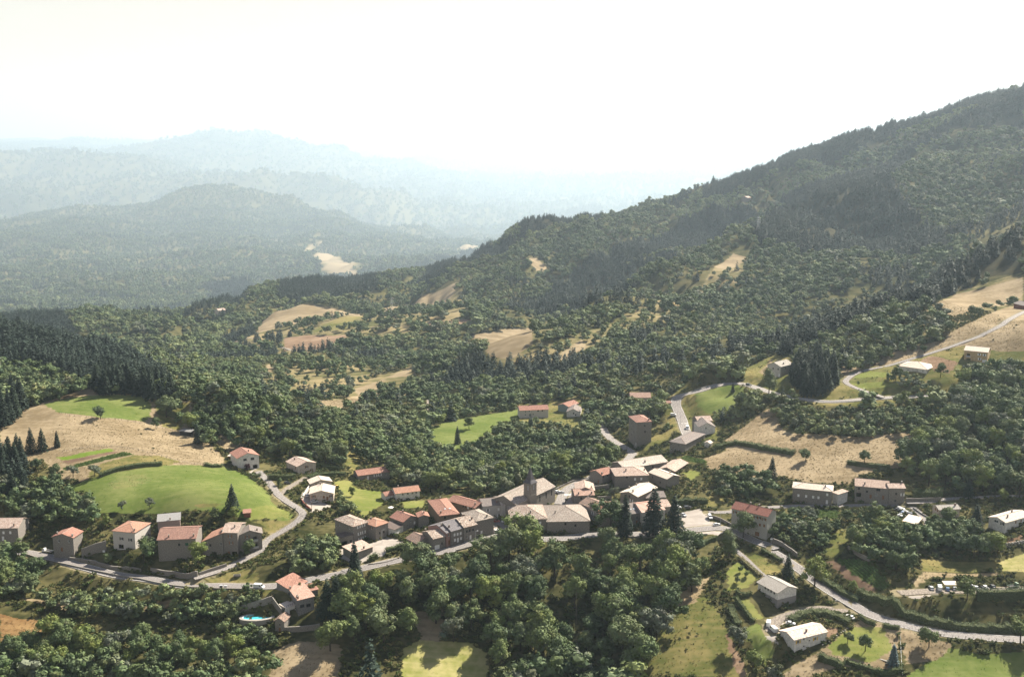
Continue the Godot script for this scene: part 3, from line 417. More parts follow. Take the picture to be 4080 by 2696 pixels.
const SPOT := {"pool": [[-121,-438.4],[-114.6,-438.9],[-108.6,-439.2],[-114.7,-436.6]], "deck": [[-124.3,-439.3],[-113.3,-440.6],[-106.5,-440],[-107.3,-436.8],[-118.4,-435.5]], "pylon": [[-231.5,-1979.9]], "pylon2": [[409,-1735.5]], "fence1": [[-295.7,-660],[-276.3,-655.9],[-242.3,-664.4],[-220,-662.3],[-194.4,-636.1]], "fence2": [[-271.3,-605.4],[-250.8,-613.2],[-226.6,-609],[-198.7,-597.6],[-183,-596.4]], "fence3": [[169.8,-425.3],[164.8,-409.6],[160.7,-396.5]], "fence4": [[171.8,-425.9],[177.2,-423.5],[190.9,-420.2],[216,-417.8]], "rail": [[189.1,-696.6],[199.5,-683.5],[209.5,-675.9],[227.9,-671.4],[250,-670.1],[272.3,-669.5]], "zebra": [[118.4,-704.5],[122.6,-702.8]], "zebra2": [[29.8,-567.4],[34.4,-567.7]], "scrap": [[205.3,-532.6],[211.1,-533.9],[213.6,-525.2],[208.7,-521.8],[203.2,-522.3]], "tarp": [[200.3,-452.6],[205.4,-454.6]], "boulders": [[242.2,-485],[246.1,-484.6],[251.7,-485.5]], "stones": [[133.3,-415.5],[136.6,-417.5],[140.9,-421.2],[145.8,-425.5],[149.9,-428.9]], "trough": [[-131.8,-470.5]], "bins": [[-136.8,-460.5],[-134.5,-459.9]], "parasol": [[-66.6,-545.3]], "slide": [[-101.7,-579.3]], "bunting": [[15.2,-552.9],[23.9,-558.2]], "box": [[-206.8,-499.2]], "slab": [[154.9,-408.3],[156.9,-405.3]], "table": [[313.7,-725]]}
# n name, l label, c category; x z corner, y foot, u first wall, s side, L D h size, r roof, sl slope, w t materials, o eaves, win openings, ch chimneys
const HOUSES := [
	{n = "stone_house", l = "pale tiled stone house at the left edge above the valley road", c = "house", x = -257.31, z = -515.13, y = -6.87, ux = -0.999, uz = 0.037, s = 1, L = 18.8, D = 13.8, h = 7.0, r = "gu", sl = 0.42, w = "stone", t = "pale", o = 0.45, win = [[0,7.5,4.4,"cw"],[0,4.0,4.4,"cw"],[0,8.0,0.4,"wd"]], ch = [[0.12,0.08]], ex = ""},
	{n = "stone_house", l = "small square stone house with red gable beside the flatbed truck", c = "house", x = -222.42, z = -500.49, y = -7.42, ux = -0.991, uz = -0.133, s = 1, L = 11.1, D = 9.0, h = 7.7, r = "gv", sl = 0.34, w = "stone", t = "red", o = 0.45, win = [[0,7.9,5.5,"w"],[0,2.4,5.6,"w"],[0,6.6,1.6,"door"]], ch = [[0.06,0.08],[0.86,0.22]], ex = ""},
	{n = "white_house", l = "white-fronted house with long orange hip roof and dark shutters", c = "house", x = -189.33, z = -495.96, y = -4.53, ux = -0.974, uz = -0.227, s = 1, L = 12.4, D = 14.0, h = 9.3, r = "hip", sl = 0.30, w = "plaster", t = "orange", o = 0.45, win = [[0,7.6,5.4,"ds"],[0,2.7,5.2,"ds"],[1,13.3,3.1,"d"],[1,11.8,3.9,"d"],[0,8.1,0.8,"gd"]], ch = [[0.06,0.09]], ex = ""},
	{n = "annex_house", l = "flat grey-roofed annex with pinkish wall behind the brown-roofed block", c = "house", x = -171.34, z = -511.26, y = -1.13, ux = -0.960, uz = 0.281, s = 1, L = 10.9, D = 9.4, h = 7.0, r = "flat", sl = 0.30, w = "pink", t = "grey", o = 0.45, win = [], ch = [[0.44,0.08]], ex = ""},
	{n = "tall_stone_house", l = "big blank-walled house with patched brown roof and two chimneys", c = "house", x = -156.83, z = -489.53, y = -6.74, ux = -0.993, uz = 0.119, s = 1, L = 18.2, D = 17.5, h = 11.0, r = "gu", sl = 0.30, w = "stone", t = "brown", o = 0.45, win = [[0,8.1,8.0,"d"],[0,4.4,8.1,"gs"]], ch = [[0.72,0.08],[0.06,0.08]], ex = ""},
	{n = "stone_house", l = "three-storey house with pale roof and brown shutters beside an orange lean-to", c = "house", x = -136.88, z = -492.87, y = -6.25, ux = -0.999, uz = -0.038, s = 1, L = 7.6, D = 13.8, h = 12.2, r = "gu", sl = 0.30, w = "stone", t = "pale", o = 0.45, win = [[0,3.8,10.2,"bs"],[0,3.4,6.8,"bs"],[0,4.9,2.1,"door"],[0,2.0,2.6,"gd"]], ch = [[0.31,0.28]], ex = ""},
	{n = "lean_to_house", l = "low house under an orange roof that slopes down to the left", c = "house", x = -144.24, z = -492.24, y = -6.35, ux = -0.994, uz = -0.107, s = 1, L = 10.7, D = 13.8, h = 12.4, r = "su", sl = 5.25, w = "stone", t = "orange", o = 0.45, win = [[0,6.6,5.6,"d"],[0,1.1,6.6,"w"],[0,4.8,2.0,"gd"]], ch = [[0.06,0.08]], ex = ""},
	{n = "grey_gable_house", l = "grey house with brown gable roof and balconies at the lane bend", c = "house", x = -126.16, z = -498.54, y = -5.76, ux = -0.957, uz = 0.291, s = 1, L = 11.6, D = 8.0, h = 9.2, r = "gv", sl = 0.36, w = "stone", t = "greybrown", o = 0.45, win = [[0,7.2,8.8,"bs"],[0,3.4,6.9,"balc"],[0,3.3,3.2,"balc"],[0,8.7,5.3,"d"]], ch = [[0.19,0.24]], ex = ""},
	{n = "white_villa", l = "white two-storey villa with red roof and open garage above the meadow", c = "house", x = -152.69, z = -604.68, y = 4.60, ux = -0.852, uz = 0.523, s = 1, L = 13.1, D = 14.2, h = 7.8, r = "gv", sl = 0.36, w = "white", t = "red", o = 0.45, win = [[0,8.5,6.3,"d2"],[0,4.0,6.2,"d2"],[0,2.5,2.2,"gd"]], ch = [[0.38,0.29]], ex = ""},
	{n = "garden_annex", l = "low annex with pale flat roof beside the white villa", c = "shed", x = -168.43, z = -613.93, y = 5.76, ux = -0.971, uz = -0.238, s = 1, L = 6.1, D = 7.8, h = 2.8, r = "flat", sl = 0.30, w = "brown", t = "cream", o = 0.45, win = [], ch = [], ex = ""},
	{n = "beige_villa", l = "beige house with dusty pink roof behind the clipped hedge", c = "house", x = -128.15, z = -597.36, y = 2.64, ux = 0.760, uz = -0.650, s = -1, L = 12.4, D = 13.5, h = 4.9, r = "gv", sl = 0.30, w = "beige", t = "pale", o = 0.45, win = [[0,6.2,3.5,"bs"],[0,9.4,-0.5,"bs"],[1,2.5,3.5,"cb"]], ch = [[0.29,0.73]], ex = ""},
	{n = "new_villa", l = "new cream villa with wide pale roof and porch in a paved yard", c = "house", x = -112.51, z = -553.20, y = 1.39, ux = 0.994, uz = -0.112, s = -1, L = 13.1, D = 12.4, h = 4.0, r = "gv", sl = 0.28, w = "beige", t = "cream", o = 0.45, win = [[0,2.2,2.6,"bs"],[0,7.8,2.0,"cb"],[0,9.7,1.5,"door"],[0,11.8,2.4,"bs"]], ch = [[0.4,0.92]], ex = ""},
	{n = "new_villa_wing", l = "rear wing of the new cream villa with pale gable", c = "house", x = -104.90, z = -580.31, y = 0.36, ux = -0.924, uz = 0.383, s = 1, L = 12.3, D = 7.7, h = 3.6, r = "gv", sl = 0.28, w = "beige", t = "cream", o = 0.45, win = [[0,9.0,3.2,"cb"]], ch = [], ex = ""},
	{n = "stone_house", l = "square three-storey stone house with mottled hip roof and white shutters", c = "house", x = -79.90, z = -498.71, y = -2.27, ux = 0.694, uz = -0.720, s = -1, L = 9.3, D = 15.4, h = 9.2, r = "hip", sl = 0.30, w = "stone", t = "mottled", o = 0.45, win = [[0,3.4,8.1,"ws"],[0,6.3,8.2,"ws"],[0,3.7,4.4,"ws"],[0,6.5,4.4,"ws"],[0,3.9,1.4,"ws"],[0,6.7,1.5,"ws"],[1,14.7,6.1,"w"],[1,11.7,7.1,"w"],[1,3.6,7.5,"w"]], ch = [], ex = ""},
	{n = "garage", l = "dark-roofed garage leaning against the square three-storey house", c = "garage", x = -80.11, z = -498.19, y = -2.26, ux = -0.963, uz = 0.269, s = 1, L = 7.4, D = 6.1, h = 5.2, r = "su2", sl = 1.50, w = "stone", t = "dark", o = 0.45, win = [[0,4.3,1.0,"gd"],[0,1.2,1.7,"d"]], ch = [], ex = ""},
	{n = "orange_house", l = "stone house with bright orange roof and yellow side wall", c = "house", x = -69.01, z = -501.16, y = -1.71, ux = 0.669, uz = -0.744, s = -1, L = 8.3, D = 10.1, h = 7.7, r = "hip", sl = 0.30, w = "stone", t = "orange", o = 0.45, win = [[1,3.3,6.2,"bs"],[0,2.6,3.5,"d"],[0,5.3,3.3,"d"]], ch = [[0.47,0.81]], ex = ""},
	{n = "gable_house", l = "grey house with tall red gable roof and white window frames", c = "house", x = -56.15, z = -512.01, y = -0.84, ux = 0.692, uz = -0.722, s = -1, L = 10.1, D = 10.4, h = 5.3, r = "gv", sl = 0.40, w = "stone", t = "red", o = 0.45, win = [[0,5.1,5.7,"w"],[0,3.3,2.4,"w"],[0,7.6,2.8,"cw"]], ch = [[0.57,0.68]], ex = ""},
	{n = "garage", l = "white garage with dark sloping roof joined to the tall red gable", c = "garage", x = -60.01, z = -505.65, y = -1.05, ux = 0.506, uz = -0.863, s = -1, L = 8.0, D = 8.4, h = 3.6, r = "flat", sl = 0.30, w = "white", t = "dark", o = 0.45, win = [[0,4.0,0.7,"gar"]], ch = [], ex = ""},
	{n = "stone_barn", l = "narrow stone barn with red roof behind the tall red gable", c = "barn", x = -43.42, z = -517.90, y = -0.12, ux = -0.967, uz = 0.255, s = 1, L = 5.5, D = 6.1, h = 5.5, r = "gv", sl = 0.34, w = "stone", t = "red", o = 0.45, win = [], ch = [[0.4,0.44]], ex = ""},
	{n = "long_house", l = "long brown-roofed house with skylights end-on to the street", c = "house", x = -37.41, z = -515.30, y = 0.13, ux = 0.947, uz = -0.321, s = -1, L = 10.2, D = 25.3, h = 6.5, r = "hip", sl = 0.30, w = "warm", t = "brownred", o = 0.45, win = [[0,2.7,5.1,"d"]], ch = [[0.1,0.09],[0.58,0.85]], ex = "sky"},
	{n = "pink_row_house", l = "narrow pink house at the lower end of the grey row", c = "house", x = -32.51, z = -489.86, y = 0.31, ux = 0.704, uz = -0.710, s = -1, L = 3.1, D = 13.8, h = 6.4, r = "gu", sl = 0.36, w = "pinkwall", t = "slate", o = 0.25, win = [[0,1.5,5.0,"w"],[0,1.8,1.4,"door"]], ch = [[0.43,0.37]], ex = ""},
	{n = "slate_row_house", l = "slate-roofed row house with white closed shutters", c = "house", x = -30.18, z = -491.06, y = 0.46, ux = 0.764, uz = -0.645, s = -1, L = 7.9, D = 13.8, h = 6.7, r = "gu", sl = 0.36, w = "stone", t = "slate", o = 0.25, win = [[0,2.1,4.5,"cw"],[0,4.0,4.4,"cw"],[0,5.9,4.3,"cw"],[0,2.3,1.7,"cw"],[0,4.2,1.2,"wd"],[0,6.1,1.6,"cw"]], ch = [[0.11,0.21],[0.94,0.17]], ex = ""},
	{n = "tile_row_house", l = "tile-roofed row house with dark windows and a white door", c = "house", x = -23.99, z = -495.24, y = 0.52, ux = 0.816, uz = -0.578, s = -1, L = 7.8, D = 13.8, h = 7.1, r = "gu", sl = 0.36, w = "stone", t = "mottled", o = 0.25, win = [[0,1.7,4.8,"d"],[0,3.3,4.9,"d"],[0,5.4,4.8,"d"],[0,1.9,2.0,"w"],[0,3.9,1.5,"wd"]], ch = [[0.94,0.3],[0.94,0.92]], ex = ""},
	{n = "end_row_house", l = "blank-fronted stone house closing the upper end of the row", c = "house", x = -9.40, z = -507.01, y = 0.26, ux = -0.845, uz = 0.535, s = 1, L = 10.5, D = 15.0, h = 8.4, r = "hip", sl = 0.34, w = "stone", t = "mottled2", o = 0.25, win = [[0,7.2,2.0,"cw"]], ch = [[0.31,0.08]], ex = ""},
	{n = "tile_barn", l = "barn with old mottled tiles and white garage door at the row foot", c = "barn", x = -38.67, z = -485.83, y = -0.60, ux = 0.831, uz = -0.556, s = -1, L = 6.6, D = 11.2, h = 6.0, r = "gu", sl = 0.34, w = "stone", t = "mottled", o = 0.45, win = [[0,2.1,2.2,"gar"],[0,4.9,2.5,"d"]], ch = [[0.21,0.92]], ex = ""},
	{n = "low_barn", l = "low barn with a swaybacked old red-brown tile roof by the square", c = "barn", x = -46.85, z = -486.73, y = -0.77, ux = 0.780, uz = -0.626, s = -1, L = 9.2, D = 9.5, h = 3.4, r = "gv", sl = 0.42, w = "stone", t = "oldred", o = 0.45, win = [], ch = [], ex = ""},
	{n = "wash_house", l = "small outbuilding with one pale sloping roof above the lower road", c = "outbuilding", x = -76.62, z = -478.11, y = -2.65, ux = 0.685, uz = -0.728, s = -1, L = 11.5, D = 8.7, h = 3.7, r = "sv", sl = 1.00, w = "stone", t = "pale", o = 0.45, win = [], ch = [[0.57,0.08]], ex = ""},
	{n = "village_house", l = "warm stone house with red-brown gable facing the side street", c = "house", x = -19.57, z = -527.41, y = 0.03, ux = 0.624, uz = -0.782, s = -1, L = 9.3, D = 19.2, h = 6.5, r = "gv", sl = 0.36, w = "warm", t = "brownred", o = 0.45, win = [[1,8.5,7.6,"d"],[1,6.9,6.9,"d"],[1,2.8,6.4,"d"],[1,5.1,7.3,"cw"]], ch = [[0.19,0.08]], ex = ""},
	{n = "plaster_house", l = "low plastered house with grey-brown roof beside the town hall", c = "house", x = -5.62, z = -531.29, y = -0.18, ux = -0.969, uz = 0.248, s = 1, L = 10.3, D = 12.5, h = 7.0, r = "gu", sl = 0.34, w = "plaster", t = "greybrown", o = 0.25, win = [[0,7.4,4.7,"ws"],[0,1.6,4.7,"cw"],[0,1.3,1.3,"ws"]], ch = [[0.21,0.15]], ex = ""},
	{n = "town_hall", l = "plastered town house with pale tile roof, white shutters and front door", c = "house", x = 0.26, z = -531.43, y = -0.22, ux = -0.949, uz = 0.314, s = 1, L = 6.1, D = 15.0, h = 7.3, r = "gu", sl = 0.34, w = "plaster", t = "pale2", o = 0.25, win = [[0,3.1,5.3,"cw"],[0,2.9,2.1,"ws"],[0,0.8,5.5,"d"],[0,0.8,1.6,"door"]], ch = [], ex = ""},
	{n = "corner_house", l = "plastered house with white shutters between the town house and church", c = "house", x = 11.11, z = -542.00, y = -0.16, ux = -0.763, uz = 0.647, s = 1, L = 14.1, D = 13.8, h = 6.7, r = "gu", sl = 0.34, w = "plaster", t = "pale2", o = 0.25, win = [[0,9.1,4.2,"ws"],[0,8.9,1.1,"ws"],[0,3.1,4.1,"ws"],[0,3.3,1.5,"d"]], ch = [[0.2,0.46]], ex = ""},
	{n = "church_nave", l = "long church nave with old tile roof and tall narrow windows", c = "church", x = 24.04, z = -556.85, y = -0.06, ux = -0.580, uz = 0.814, s = 1, L = 37.7, D = 16.2, h = 8.7, r = "gu", sl = 0.42, w = "stone", t = "mottled2", o = 0.3, win = [[0,15.1,5.7,"ta"],[0,8.9,5.8,"ta"],[0,3.4,6.0,"ta"]], ch = [], ex = ""},
	{n = "bell_tower", l = "square stone church bell tower with dark flared spire", c = "church tower", x = 9.93, z = -534.06, y = -0.18, ux = 0.695, uz = -0.719, s = -1, L = 4.8, D = 5.0, h = 17.9, r = "spire", sl = 8.12, w = "stone", t = "spire", o = 0.35, win = [[1,1.9,15.0,"louv"],[0,2.7,15.3,"louv"]], ch = [], ex = ""},
	{n = "big_tiled_house", l = "big old stone house with broad hip roof over the wooded slope", c = "house", x = 17.93, z = -511.15, y = -0.22, ux = -0.995, uz = 0.097, s = 1, L = 18.4, D = 21.2, h = 6.8, r = "hip", sl = 0.38, w = "stone", t = "mottled", o = 0.45, win = [[0,7.3,4.3,"cw"],[0,3.4,4.5,"cw"]], ch = [[0.43,0.21]], ex = ""},
	{n = "big_tiled_house", l = "widest old stone house with speckled roof next to the hip-roofed one", c = "house", x = 18.07, z = -510.04, y = -0.24, ux = 0.999, uz = -0.054, s = -1, L = 22.0, D = 25.0, h = 5.6, r = "hip", sl = 0.34, w = "stone", t = "mottled2", o = 0.45, win = [[0,9.5,4.1,"d"],[0,14.7,3.2,"d"]], ch = [[0.22,0.3]], ex = ""},
	{n = "corner_house", l = "stone house with red door and brown roof at the square corner", c = "house", x = 52.48, z = -581.30, y = 1.31, ux = 0.767, uz = -0.642, s = -1, L = 9.7, D = 10.0, h = 5.9, r = "gu", sl = 0.36, w = "stone", t = "brownred", o = 0.45, win = [[1,3.2,1.9,"door"],[0,1.1,5.3,"d"],[0,4.5,5.5,"d"]], ch = [[0.06,0.08]], ex = ""},
	{n = "pale_roof_house", l = "stone house with wide pale roof and arched shuttered windows", c = "house", x = 59.69, z = -575.08, y = 1.40, ux = 0.996, uz = -0.086, s = -1, L = 19.2, D = 15.0, h = 7.5, r = "hip", sl = 0.36, w = "stone", t = "pale", o = 0.45, win = [[0,6.6,7.1,"d"],[0,11.4,5.2,"cw"],[0,15.0,5.3,"cw"]], ch = [[0.35,0.27],[0.94,0.44]], ex = ""},
	{n = "long_tiled_house", l = "long house with pale speckled roof at the back of the hamlet", c = "house", x = 93.78, z = -605.29, y = 3.60, ux = -0.884, uz = 0.467, s = 1, L = 30.9, D = 13.8, h = 4.6, r = "gu", sl = 0.34, w = "stone", t = "pale2", o = 0.45, win = [[0,10.5,2.9,"d"]], ch = [[0.47,0.18]], ex = ""},
	{n = "stair_house", l = "stone house with an outside stair under a pale tilted roof", c = "house", x = 88.72, z = -570.87, y = 2.12, ux = -0.570, uz = -0.821, s = 1, L = 15.2, D = 9.6, h = 6.3, r = "gu", sl = 0.30, w = "stone", t = "cream", o = 0.45, win = [[0,5.8,2.7,"d"],[0,12.4,4.1,"d"],[0,5.7,-0.1,"door"]], ch = [[0.35,0.75]], ex = ""},
	{n = "field_barn", l = "two-toned barn with pink and grey roof beside the kitchen gardens", c = "barn", x = 96.09, z = -590.95, y = 3.59, ux = 0.526, uz = -0.850, s = -1, L = 20.0, D = 9.8, h = 3.0, r = "gu", sl = 0.34, w = "stone", t = "pale", o = 0.45, win = [], ch = [], ex = ""},
	{n = "slanted_house", l = "tall house with one long cream roof slope and a red back slope", c = "house", x = 68.73, z = -544.74, y = 0.34, ux = -0.779, uz = -0.627, s = 1, L = 11.1, D = 20.2, h = 6.5, r = "gv", sl = 0.30, w = "stone", t = "cream", o = 0.45, win = [[0,5.3,6.2,"d"],[0,3.9,3.4,"ws"]], ch = [[0.94,0.76],[0.36,0.08],[0.94,0.4]], ex = ""},
	{n = "red_square_house", l = "red-roofed corner house facing the church square", c = "house", x = 34.89, z = -548.85, y = -0.06, ux = 0.991, uz = -0.132, s = -1, L = 10.6, D = 11.2, h = 6.1, r = "gu", sl = 0.34, w = "stone", t = "orange2", o = 0.45, win = [[0,7.2,4.9,"cw"],[0,3.4,4.3,"d"]], ch = [[0.19,0.08],[0.88,0.08]], ex = ""},
	{n = "patchwork_house", l = "house with patchwork red and cream roof behind the square corner", c = "house", x = 45.79, z = -554.63, y = 0.06, ux = -1.000, uz = 0.000, s = 1, L = 10.0, D = 12.5, h = 7.0, r = "gv", sl = 0.36, w = "stone", t = "pale", o = 0.45, win = [], ch = [[0.15,0.15]], ex = ""},
	{n = "shuttered_house", l = "dark-tiled house with a row of white shutters on its long side", c = "house", x = 45.97, z = -522.00, y = -0.03, ux = -0.587, uz = -0.809, s = 1, L = 16.6, D = 11.2, h = 6.5, r = "gu", sl = 0.36, w = "plaster2", t = "oldred", o = 0.3, win = [[0,14.3,4.1,"ws"],[0,11.2,3.8,"ws"],[0,5.6,3.9,"ws"],[0,5.1,0.6,"cw"]], ch = [[0.42,0.08]], ex = ""},
	{n = "orange_block", l = "house with plain bright orange roof behind the tall conifers", c = "house", x = 45.75, z = -516.79, y = -0.30, ux = 0.979, uz = -0.204, s = -1, L = 11.8, D = 18.8, h = 7.0, r = "gu", sl = 0.34, w = "stone", t = "orange", o = 0.3, win = [[0,8.0,4.5,"d"]], ch = [], ex = ""},
	{n = "skylight_house", l = "brown-roofed house with one skylight behind the conifers", c = "house", x = 60.52, z = -519.23, y = -0.30, ux = 0.943, uz = -0.334, s = -1, L = 8.1, D = 16.2, h = 6.1, r = "gu", sl = 0.36, w = "stone", t = "greybrown", o = 0.2, win = [[0,1.5,4.1,"d"],[0,5.5,3.7,"d"],[0,5.4,0.3,"door"]], ch = [], ex = "sky"},
	{n = "striped_roof_house", l = "house with red and white striped roof by the car park", c = "house", x = 80.81, z = -524.10, y = -0.48, ux = -0.943, uz = 0.334, s = 1, L = 13.6, D = 15.0, h = 7.2, r = "gu", sl = 0.34, w = "plaster", t = "striped", o = 0.2, win = [[0,5.0,5.0,"ws"],[0,2.9,4.8,"ws"],[0,3.9,2.6,"balc"]], ch = [], ex = ""},
	{n = "back_house", l = "small pink-roofed house behind the striped roof", c = "house", x = 85.27, z = -534.77, y = -0.06, ux = -0.964, uz = 0.267, s = 1, L = 6.4, D = 11.2, h = 5.0, r = "gu", sl = 0.34, w = "stone", t = "pale", o = 0.45, win = [], ch = [], ex = ""},
	{n = "back_shed", l = "low brown-roofed shed in the yard behind the skylight house", c = "shed", x = 85.11, z = -552.18, y = 0.72, ux = -0.988, uz = 0.156, s = 1, L = 10.9, D = 10.0, h = 3.4, r = "gu", sl = 0.34, w = "stone", t = "greybrown", o = 0.45, win = [], ch = [], ex = ""},
	{n = "school_house", l = "long pale building with red-brown roof and brown shutters by the car park", c = "house", x = 129.37, z = -502.02, y = -0.67, ux = -0.778, uz = -0.629, s = 1, L = 19.9, D = 10.1, h = 11.7, r = "gu", sl = 0.44, w = "plasterpale", t = "brownred2", o = 0.45, win = [[0,17.9,9.9,"bs"],[0,6.2,9.9,"bs"],[0,4.3,9.9,"bs"],[0,1.7,9.8,"bs"],[0,6.5,6.4,"cb"],[0,4.0,6.3,"cb"],[0,1.6,6.4,"cb"],[0,5.3,1.7,"archd"]], ch = [[0.6,0.5],[0.36,0.52]], ex = ""},
	{n = "farmhouse", l = "broad stone farmhouse with cream roof and two arched white doors", c = "house", x = 174.31, z = -542.21, y = 3.19, ux = -0.950, uz = -0.314, s = 1, L = 20.7, D = 10.6, h = 7.5, r = "hip", sl = 0.30, w = "stone", t = "cream", o = 0.45, win = [[0,17.6,3.3,"cw"],[0,13.5,3.3,"cw"],[0,9.8,3.2,"cw"],[0,7.0,3.2,"cw"],[0,2.5,5.4,"cw"],[0,13.1,-0.2,"archw"],[0,9.9,-0.2,"archw"],[0,2.5,2.4,"wd"]], ch = [[0.18,0.3]], ex = ""},
	{n = "open_shed", l = "lean-to shed with white panel at the right end of the farmhouse", c = "shed", x = 177.87, z = -542.53, y = 3.44, ux = -0.537, uz = -0.843, s = 1, L = 3.8, D = 7.5, h = 5.4, r = "flat", sl = 0.30, w = "white", t = "pale", o = 0.45, win = [], ch = [], ex = ""},
	{n = "double_farmhouse", l = "left half of the old double stone farmhouse with small dark windows", c = "house", x = 204.45, z = -540.69, y = 4.08, ux = -0.956, uz = -0.293, s = 1, L = 17.2, D = 13.8, h = 8.7, r = "gu", sl = 0.30, w = "stone", t = "mottled3", o = 0.45, win = [[0,15.3,7.2,"d"],[0,11.1,5.9,"d"],[0,5.3,7.5,"d2"],[0,6.2,4.7,"w"],[0,9.1,3.3,"door"],[0,15.3,3.8,"gd"],[0,2.6,3.4,"door"]], ch = [[0.72,0.14]], ex = ""},
	{n = "double_farmhouse", l = "right half of the double stone farmhouse with tall brown gable", c = "house", x = 212.90, z = -539.93, y = 4.52, ux = -0.999, uz = -0.038, s = 1, L = 8.4, D = 7.6, h = 8.8, r = "gu", sl = 0.34, w = "stone", t = "pale", o = 0.45, win = [[0,4.5,5.5,"d"],[0,1.1,5.1,"ws"],[0,4.7,1.5,"d"]], ch = [[0.06,0.56]], ex = ""},
	{n = "garden_house", l = "small grey-roofed house with brown doors above the scrap yard", c = "house", x = 222.58, z = -517.16, y = 3.70, ux = 0.991, uz = -0.133, s = -1, L = 11.5, D = 6.5, h = 5.5, r = "gu", sl = 0.36, w = "beige", t = "greycream", o = 0.45, win = [[1,3.6,4.5,"cb"],[1,1.6,4.9,"cb"],[1,4.1,1.3,"cb"],[1,2.3,1.7,"cb"],[1,0.8,2.1,"cb"]], ch = [[0.87,0.35]], ex = ""},
	{n = "edge_villa", l = "pale single-storey villa with wide cream roof at the right edge", c = "house", x = 247.31, z = -496.38, y = 4.21, ux = 0.859, uz = -0.513, s = -1, L = 19.9, D = 9.2, h = 5.7, r = "gu", sl = 0.30, w = "white", t = "cream", o = 0.45, win = [[0,8.6,4.3,"cb"],[0,13.0,4.1,"cb"],[1,5.2,4.7,"w2"],[1,1.6,4.5,"ds"]], ch = [[0.27,0.29],[0.65,0.59]], ex = ""},
	{n = "yard_shed", l = "open-fronted shed with cream roof beside the scrap heap", c = "shed", x = 207.08, z = -507.23, y = 1.92, ux = 0.577, uz = -0.817, s = -1, L = 11.5, D = 6.5, h = 3.0, r = "flat", sl = 0.30, w = "greywall", t = "cream", o = 0.45, win = [], ch = [], ex = ""},
	{n = "grey_roof_villa", l = "white house with grey roof and grey basement beside the road", c = "house", x = 120.52, z = -443.63, y = -10.01, ux = 0.885, uz = -0.466, s = -1, L = 11.2, D = 13.2, h = 6.1, r = "gv", sl = 0.36, w = "white", t = "greycream", o = 0.6, win = [[1,8.4,5.2,"d"],[1,6.4,5.2,"d"],[1,4.4,5.0,"d"],[1,2.3,5.1,"d"],[1,8.2,2.5,"s"],[1,5.1,2.4,"s"],[1,2.1,2.4,"s"],[0,6.6,0.9,"door"]], ch = [], ex = "plinth"},
	{n = "new_house", l = "new white house with pink-streaked pale roof and yellow shutters", c = "house", x = 119.51, z = -410.65, y = -17.26, ux = 0.905, uz = -0.425, s = -1, L = 17.8, D = 9.3, h = 6.9, r = "gu", sl = 0.30, w = "white", t = "streaked", o = 0.45, win = [[0,2.2,5.3,"ys"],[0,5.3,5.9,"s"],[0,8.4,4.7,"s"],[0,11.6,4.8,"ys"],[0,5.5,2.7,"s"],[1,6.8,1.7,"s"],[1,3.2,2.1,"s"]], ch = [[0.47,0.24]], ex = ""},
	{n = "valley_house", l = "long red-roofed house, half white half grey, in the valley meadow", c = "house", x = 28.74, z = -798.20, y = -14.53, ux = -0.987, uz = 0.158, s = 1, L = 22.8, D = 11.2, h = 6.4, r = "gu", sl = 0.40, w = "plaster", t = "red", o = 0.45, win = [[0,18.3,5.1,"w"],[0,15.3,5.4,"w"],[0,8.3,5.8,"d"],[0,4.9,5.6,"d"],[0,18.4,2.7,"w"],[0,14.9,2.7,"w"],[0,12.2,2.8,"w"]], ch = [[0.61,0.53]], ex = ""},
	{n = "valley_barn", l = "barn with red roof and teal gable below the forest", c = "barn", x = 45.12, z = -810.28, y = -13.58, ux = 0.593, uz = -0.805, s = -1, L = 15.1, D = 9.9, h = 4.5, r = "gu", sl = 0.36, w = "teal", t = "brownred", o = 0.45, win = [], ch = [], ex = ""},
	{n = "gable_villa", l = "white gable house with brown roof beside the valley track", c = "house", x = 53.60, z = -796.21, y = -13.85, ux = -0.988, uz = -0.157, s = 1, L = 10.5, D = 15.5, h = 3.7, r = "gv", sl = 0.50, w = "white", t = "greybrown", o = 0.45, win = [[0,5.0,4.2,"d"],[0,3.4,1.5,"d"],[0,6.8,-1.3,"gd"]], ch = [], ex = ""},
	{n = "tall_mill", l = "tall square five-storey stone building with red hip roof", c = "house", x = 83.42, z = -674.29, y = -2.46, ux = 0.977, uz = -0.214, s = -1, L = 10.5, D = 16.0, h = 16.8, r = "hip", sl = 0.40, w = "stone", t = "red2", o = 0.45, win = [[0,5.7,14.0,"d"],[0,6.0,9.9,"d"],[1,11.3,12.7,"d"],[1,5.9,12.3,"d"],[1,11.1,9.1,"d"],[1,5.7,8.7,"d"],[1,10.9,5.5,"d"],[1,4.6,5.4,"d"],[1,0.8,2.2,"wd"]], ch = [[0.85,0.08]], ex = ""},
	{n = "grey_hall", l = "broad stone hall with grey hip roof below the hairpin road", c = "house", x = 109.20, z = -633.09, y = 5.29, ux = 0.577, uz = -0.817, s = -1, L = 29.1, D = 10.7, h = 5.8, r = "hip", sl = 0.30, w = "stone", t = "greybrown", o = 0.45, win = [[1,9.9,4.0,"s"],[1,4.5,4.2,"s"],[1,9.7,0.1,"w"],[1,7.1,1.1,"w"],[1,4.2,0.9,"w"]], ch = [], ex = ""},
	{n = "road_cottage", l = "pale gabled cottage beside the hairpin road", c = "cottage", x = 133.82, z = -663.72, y = 9.61, ux = -0.998, uz = 0.062, s = 1, L = 10.6, D = 14.8, h = 4.5, r = "gv", sl = 0.50, w = "white", t = "greybrown", o = 0.45, win = [[0,6.1,5.0,"w"]], ch = [], ex = ""},
